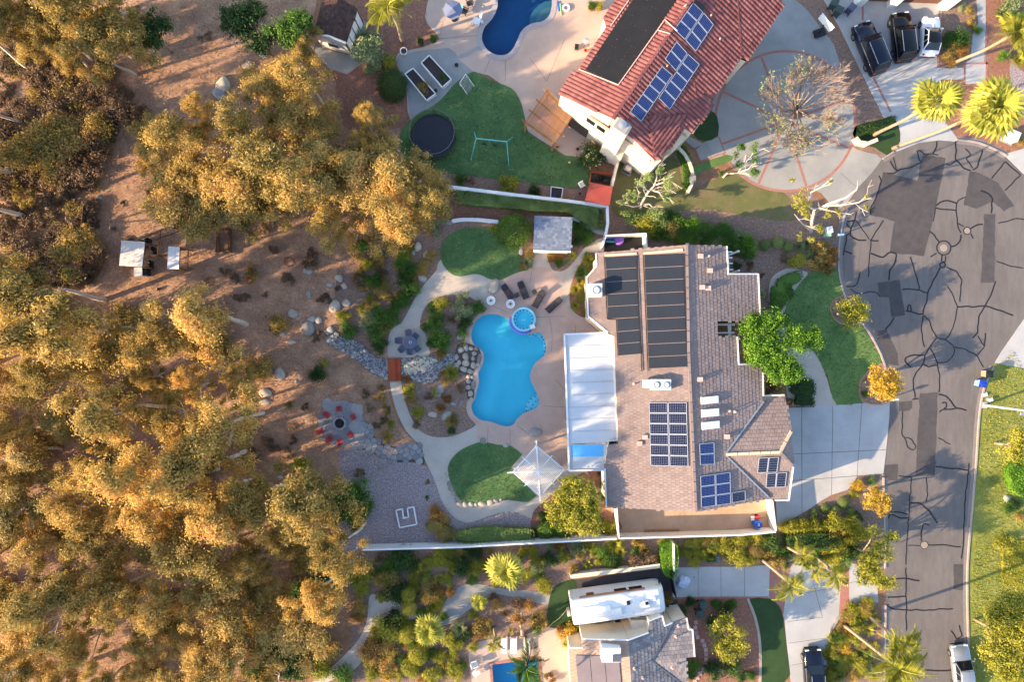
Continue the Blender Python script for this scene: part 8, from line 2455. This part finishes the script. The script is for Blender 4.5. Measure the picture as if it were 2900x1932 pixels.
# ---- southern neighbour things
tp_ = thing('tarp', 'crumpled pale blue tarp heaped on the corner drive', 'tarp', at(B15, 1725, 470, .5))
bmm = bmesh.new()
bmesh.ops.create_icosphere(bmm, subdivisions=4, radius=1)
gq = random.Random(5)
dirs = [(Vector((gq.uniform(-1, 1), gq.uniform(-1, 1), gq.uniform(-.2, 1))).normalized(), gq.uniform(.5, .85)) for _ in range(26)]
for v in bmm.verts:
    p = v.co.copy()
    for d, k in dirs:
        e_ = p.dot(d) - k
        if e_ > 0: p -= d * e_ * .9
    f_ = 1 + .1 * math.sin(p.x * 9 + p.y * 5) * math.sin(p.y * 11 - p.x * 4)
    v.co = Vector((p.x * 1.05 * f_, p.y * 1.0 * f_, max(-.02, p.z * .55 * f_)))
me = bpy.data.meshes.new('sheet'); bmm.to_mesh(me); bmm.free(); me.materials.append(FLAT('tarp_blue', h(176, 184, 206), .6)); link('sheet', me, tp_)
MB().tube([(.9, .4, .02), (1.1, .5, .03), (1.0, .2, .02)], .02, 5).build('rope', m_black, tp_)
for x, lb in ((1672, 'a'), (1778, 'b'), (1925, 'c')):
    a, b_ = at(A15, x + 5, 1080), at(A15, x + 5, 1215)
    t = thing('sun_lounger', 'white slatted sun lounger on the southern patio', 'sun lounger', (a + b_) / 2, math.atan2((b_ - a).y, (b_ - a).x), 'white loungers by the brick-edged pool')
    for k in range(12): MB().box((-.8 + 1.6 * (k + .5) / 12, 0, .33 if k > 3 else .33 + .08 * (4 - k)), (.11, .56, .03)).build('slat', m_white, t)
    for s_ in (-.3, .3):
        MB().box((0, s_, .29), (1.7, .05, .06)).build('side_rail', m_white, t)
        for xx in (-.6, .6): MB().box((xx, s_, .14), (.05, .05, .28)).build('leg', m_white, t)
for x, y, a in ((1350, 1370, 20), (1370, 1470, -50)):
    chair(A15, x, y, a, m_white, 'white patio chair beside the brick-edged pool', 'garden_chair', 1, 'white chairs by the brick-edged pool')
hv = thing('condenser', 'small condenser unit with dark fan behind the motorhome', 'air conditioner', at(B15, 978, 880, .7))
MB().box((0, 0, .36), (.7, .8, .72)).build('body', m_stucco, hv); MB().lathe((0, -.05, .72), [(.3, 0), (.3, .03), (.02, .04)], 16).build('fan_grille', m_black, hv)
for x, y in ((1475, 830), (1545, 830)):
    t = thing('propane_tank', 'round grey tank beside the side gate of the grey house', 'tank', at(B15, x, y, .9), 0, 'grey tanks at the side gate')
    MB().lathe((0, 0, 0), [(.25, .02), (.29, .12), (.29, .8), (.22, .98), (.06, 1.02), (.06, 1.1), (.02, 1.12)], 18).build('vessel', m_alu, t); MB().lathe((0, 0, 1.0), [(.14, 0), (.14, .16), (.12, .16), (.12, 0)], 14, False, False).build('collar', m_steel, t)
lq = thing('step_ladder', 'white step ladder lying beside the grey tanks', 'ladder', at(B15, 1582, 770))
for s_ in (-.2, .2): MB().bar((s_ - .1, .55, .1), (s_ + .1, -.55, .1), .04, .06).build('rail', m_white, lq)
for k in range(6): MB().bar((-.28 + .034 * k, .45 - .18 * k, .13), (.12 + .034 * k, .45 - .18 * k, .13), .09, .03).build('rung', m_white, lq)
ps = thing('porch_canopy', 'cream porch box with patterned skylight behind the motorhome', 'porch', at(B15, 1270, 820, 2.4))
MB().box((0, 0, 1.2), (1.9, 1.0, 2.4), .1).build('wall', m_stucco, ps); MB().box((0, .05, 2.42), (.95, .55, .06), .1).build('skylight', m_glass, ps)
MB().box((0, .05, 2.46), (.12, .5, .03), .9).build('skylight_bar', m_alu, ps); MB().box((0, .05, 2.46), (.12, .5, .03), -.7).build('skylight_bar', m_alu, ps)
hose = [P(*B15(*q), 0) + Vector((0, 0, .06)) for q in ((205, 960), (260, 910), (330, 860), (390, 790), (435, 720))]
tag(MB().tube(hose, .035, 6).build('garden_hose', FLAT('hose_green', h(150, 160, 110))), 'pale green hose curling over the dark back lawn', 'hose')

# ================================================================== VEHICLES
def loft(secs):
    b = MB()
    n = len(secs[0])
    for s_ in secs: b.v += [tuple(p) for p in s_]
    for i in range(len(secs) - 1):
        for k in range(n):
            a, c = i * n + k, i * n + (k + 1) % n
            b.f.append((a, c, c + n, a + n))
    b.f.append(tuple(reversed(range(n))))
    b.f.append(tuple((len(secs) - 1) * n + k for k in range(n)))
    return b

def car(label, front, rear, L, Wd, Ht, paint, roofm=None, kind='suv', name='parked_car', rails=True, cat='car'):
    f, r = P(*front, .9), P(*rear, .9)
    c = (f + r) / 2
    d = f - r
    t = thing(name, label, cat, (c.x, c.y, 0.03), math.atan2(d.y, d.x))
    w = Wd / 2
    hood = Ht * (.60 if kind == 'suv' else .58)
    belt = Ht * .62
    prof = [(-.5, .80, .42 * Ht, .62), (-.485, .92, .50 * Ht, .70), (-.44, .98, belt * .98, .80), (-.30, 1.0, belt, .84), (0, 1.0, belt, .84), (.16, 1.0, belt * .99, .84), (.22, .99, hood, .86), (.36, .97, hood * .97, .84), (.45, .93, hood * .88, .78), (.485, .84, hood * .74, .70), (.5, .72, hood * .6, .6)]
    secs = []
    for x, ww, zt, tw_ in prof:
        ww *= w
        X = x * L
        secs.append([(X, -ww * .9, .22), (X, -ww, .36), (X, -ww, zt * .72), (X, -ww * .96, zt * .92), (X, -ww * tw_, zt), (X, 0, zt + .03), (X, ww * tw_, zt), (X, ww * .96, zt * .92), (X, ww, zt * .72), (X, ww, .36), (X, ww * .9, .22)])
    loft(secs).build('body', paint, t, smooth_=True)
    xr0, xr1 = (-.47, -.40) if kind == 'suv' else (-.40, -.26)
    xf1, xf0 = (.07, .20) if kind == 'suv' else (.04, .20)
    wb, wt = w * .90, w * .72
    zb, zt = belt * .97, Ht - .05
    base = [(xr0 * L, -wb, zb), (xf0 * L, -wb * .97, zb), (xf0 * L, wb * .97, zb), (xr0 * L, wb, zb)]
    top = [(xr1 * L, -wt, zt), (xf1 * L, -wt * .97, zt), (xf1 * L, wt * .97, zt), (xr1 * L, wt, zt)]
    MB().add([Vector(p) for p in base + top], [(0, 1, 5, 4), (1, 2, 6, 5), (2, 3, 7, 6), (3, 0, 4, 7)]).build('cabin', paint, t)
    cx_ = (xr1 + xf1) / 2 * L
    rs = []
    for x, k, dz in ((xr1 * L - .04, .93, -.02), (xr1 * L + .15, 1, .03), (cx_, 1.01, .06), (xf1 * L - .15, .99, .03), (xf1 * L + .04, .92, -.02)):
        rs.append([(x, -wt * k, zt + dz - .03), (x, -wt * k * .9, zt + dz), (x, 0, zt + dz + .025), (x, wt * k * .9, zt + dz), (x, wt * k, zt + dz - .03), (x, 0, zt - .04)])
    loft(rs).build('roof', roofm or paint, t, smooth_=True)
    def pane(i, j, nm, ins=.1, off=.012):
        q = [Vector(base[i]), Vector(base[j]), Vector(top[j]), Vector(top[i])]
        cc = sum(q, Vector()) / 4
        n = (q[1] - q[0]).cross(q[3] - q[0]).normalized()
        if n.dot(cc - Vector((cx_, 0, zb))) < 0: n = -n
        q = [cc + (p - cc) * (1 - ins) + n * off for p in q]
        MB().prism(q, .01, -n).build(nm, m_glass, t)
    pane(1, 2, 'windscreen'); pane(3, 0, 'rear_window')
    for (i, j) in ((0, 1), (2, 3)):
        B0_, B1_, T0_, T1_ = (Vector(x) for x in (base[i], base[j], top[i], top[j]))
        for a0, a1 in ((.04, .34), (.37, .64), (.67, .93)):
            q = [B0_.lerp(B1_, a0).lerp(T0_.lerp(T1_, a0), .1), B0_.lerp(B1_, a1).lerp(T0_.lerp(T1_, a1), .1), B0_.lerp(B1_, a1).lerp(T0_.lerp(T1_, a1), .88), B0_.lerp(B1_, a0).lerp(T0_.lerp(T1_, a0), .88)]
            n = Vector((0, -1 if i == 0 else 1, .3)).normalized()
            MB().prism([p + n * .015 for p in q], .012, -n).build('side_window', m_glass, t)
    rw_ = .36 if kind == 'suv' else .32
    for sx in (-.31, .32):
        for sy in (-1, 1):
            y = sy * (w - .1)
            wh = MB().tube([(sx * L, y - .11, rw_), (sx * L, y + .11, rw_)], rw_, 20).build('wheel', m_rubber, t)
            MB().tube([(sx * L, y + sy * .08, rw_), (sx * L, y + sy * .125, rw_)], rw_ * .62, 14).build('rim', m_steel, wh)
    for sy in (-1, 1):
        MB().box((.475 * L, sy * w * .62, hood * .74), (.14, .36, .13)).build('headlight', m_skyl, t)
        MB().box((-.49 * L, sy * w * .72, belt * .78), (.08, .22, .2)).build('tail_light', m_red, t)
        MB().box((.17 * L, sy * (w + .06), belt + .02), (.12, .22, .13)).build('mirror', paint, t)
        if rails: MB().bar((xr1 * L + .1, sy * wt * .93, zt + .1), (xf1 * L - .1, sy * wt * .93, zt + .1), .05, .05).build('roof_rail', m_chrome, t)
    MB().box((.497 * L, 0, .42 * Ht * .75), (.05, w * .9, .2)).build('grille', m_black, t)
    MB().box((.5 * L - .02, 0, .3), (.1, w * 1.5, .16)).build('front_bumper', m_black, t)
    MB().box((-.5 * L + .02, 0, .34), (.1, w * 1.6, .18)).build('rear_bumper', m_black, t)
    return t
car('navy sport utility car with silver roof rails on the garage court', D0(545, 240), D0(770, 800), 5.2, 2.0, 1.9, m_paint_navy)
car('black sport utility car parked between the navy and white cars', D0(985, 125), D0(1045, 665), 4.8, 1.95, 1.75, m_paint_black)
car('small white hatchback with black roof beside the planter bed', D0(1335, 190), D0(1315, 590), 3.8, 1.78, 1.58, m_paint_white, m_paint_black, 'hatch', rails=False)
car('dark car with white roof edges parked on the corner drive', C15(1190, 1200), C15(1225, 1780), 4.9, 1.9, 1.65, m_paint_navy, None, 'suv')
car('silver saloon car parked at the kerb of the street', D15(1650, 1140), D15(1720, 1740), 4.8, 1.85, 1.5, m_paint_silver, None, 'saloon', rails=False)

# motorhome
f, r = P(*B15(1470, 590), 1.5), P(*B15(455, 730), 1.5)
c = (f + r) / 2
d = f - r
mhm = thing('motorhome', 'large white motorhome parked behind the grey tiled house', 'motorhome', (c.x, c.y, .02), math.atan2(d.y, d.x))
L = d.length
w = 1.25
secs = []
for x, k, zt in ((-.5, .94, 3.05), (-.49, .99, 3.2), (-.3, 1, 3.25), (.3, 1, 3.25), (.43, .99, 3.2), (.475, .95, 3.0), (.495, .86, 2.5), (.5, .82, 1.6)):
    X, ww = x * L, w * k
    secs.append([(X, -ww, .5), (X, -ww, zt - .3), (X, -ww * .95, zt - .1), (X, -ww * .85, zt), (X, 0, zt + .03), (X, ww * .85, zt), (X, ww * .95, zt - .1), (X, ww, zt - .3), (X, ww, .5)])
loft(secs).build('body', m_white, mhm, smooth_=False)
for x0, x1, s_ in ((-.32, -.24, 1), (-.02, .11, 1), (.14, .28, 1), (-.2, -.08, -1), (.1, .22, -1)):
    MB().box(((x0 + x1) / 2 * L, s_ * (w + .01), 2.3), ((x1 - x0) * L, .05, .62)).build('window', m_glass, mhm)
MB().box((.497 * L, 0, 2.0), (.12, 1.9, .8)).build('windscreen', m_glass, mhm)
for sx in (-.28, -.2, .36):
    for sy in (-1, 1): MB().tube([(sx * L, sy * 1.1 - .12, .45), (sx * L, sy * 1.1 + .12, .45)], .45, 18).build('wheel', m_rubber, mhm)
for x, y, dx, dy, hh, mt in ((-.12, .05, .5, .5, .1, m_skyl), (.1, .3, .32, .36, .14, m_glass), (-.03, -.35, .9, .65, .24, m_white), (.27, .0, .75, .6, .26, m_white), (.29, .1, .3, .3, .3, m_glass), (.02, -.75, 2.0, .2, .1, m_white), (.36, .35, .5, .4, .12, m_white)):
    MB().box((x * L, y, 3.25 + hh / 2), (dx, dy, hh), .05).build('roof_unit', mt, mhm)
MB().bar((-.4 * L, w + .08, 2.95), (.3 * L, w + .08, 2.95), .12, .12).build('awning_roller', m_brownwood, mhm)
for s_ in (-.2, .2): MB().tube([(-.505 * L, s_ - .5, .9), (-.505 * L, s_ - .5, 3.2)], .02, 6).build('ladder_rail', m_alu, mhm)
for k in range(6): MB().bar((-.505 * L, -.7, 1.1 + .38 * k), (-.505 * L, -.3, 1.1 + .38 * k), .03, .03).build('ladder_rung', m_alu, mhm)
for s_ in (-1, 1): MB().box((.47 * L, s_ * (w + .18), 2.2), (.1, .25, .4)).build('mirror', m_black, mhm)
MB().box((-.53 * L, -.75, .9), (.3, .6, .7)).build('spare_wheel_cover', FLAT('cover_vinyl', h(190, 180, 170)), mhm)
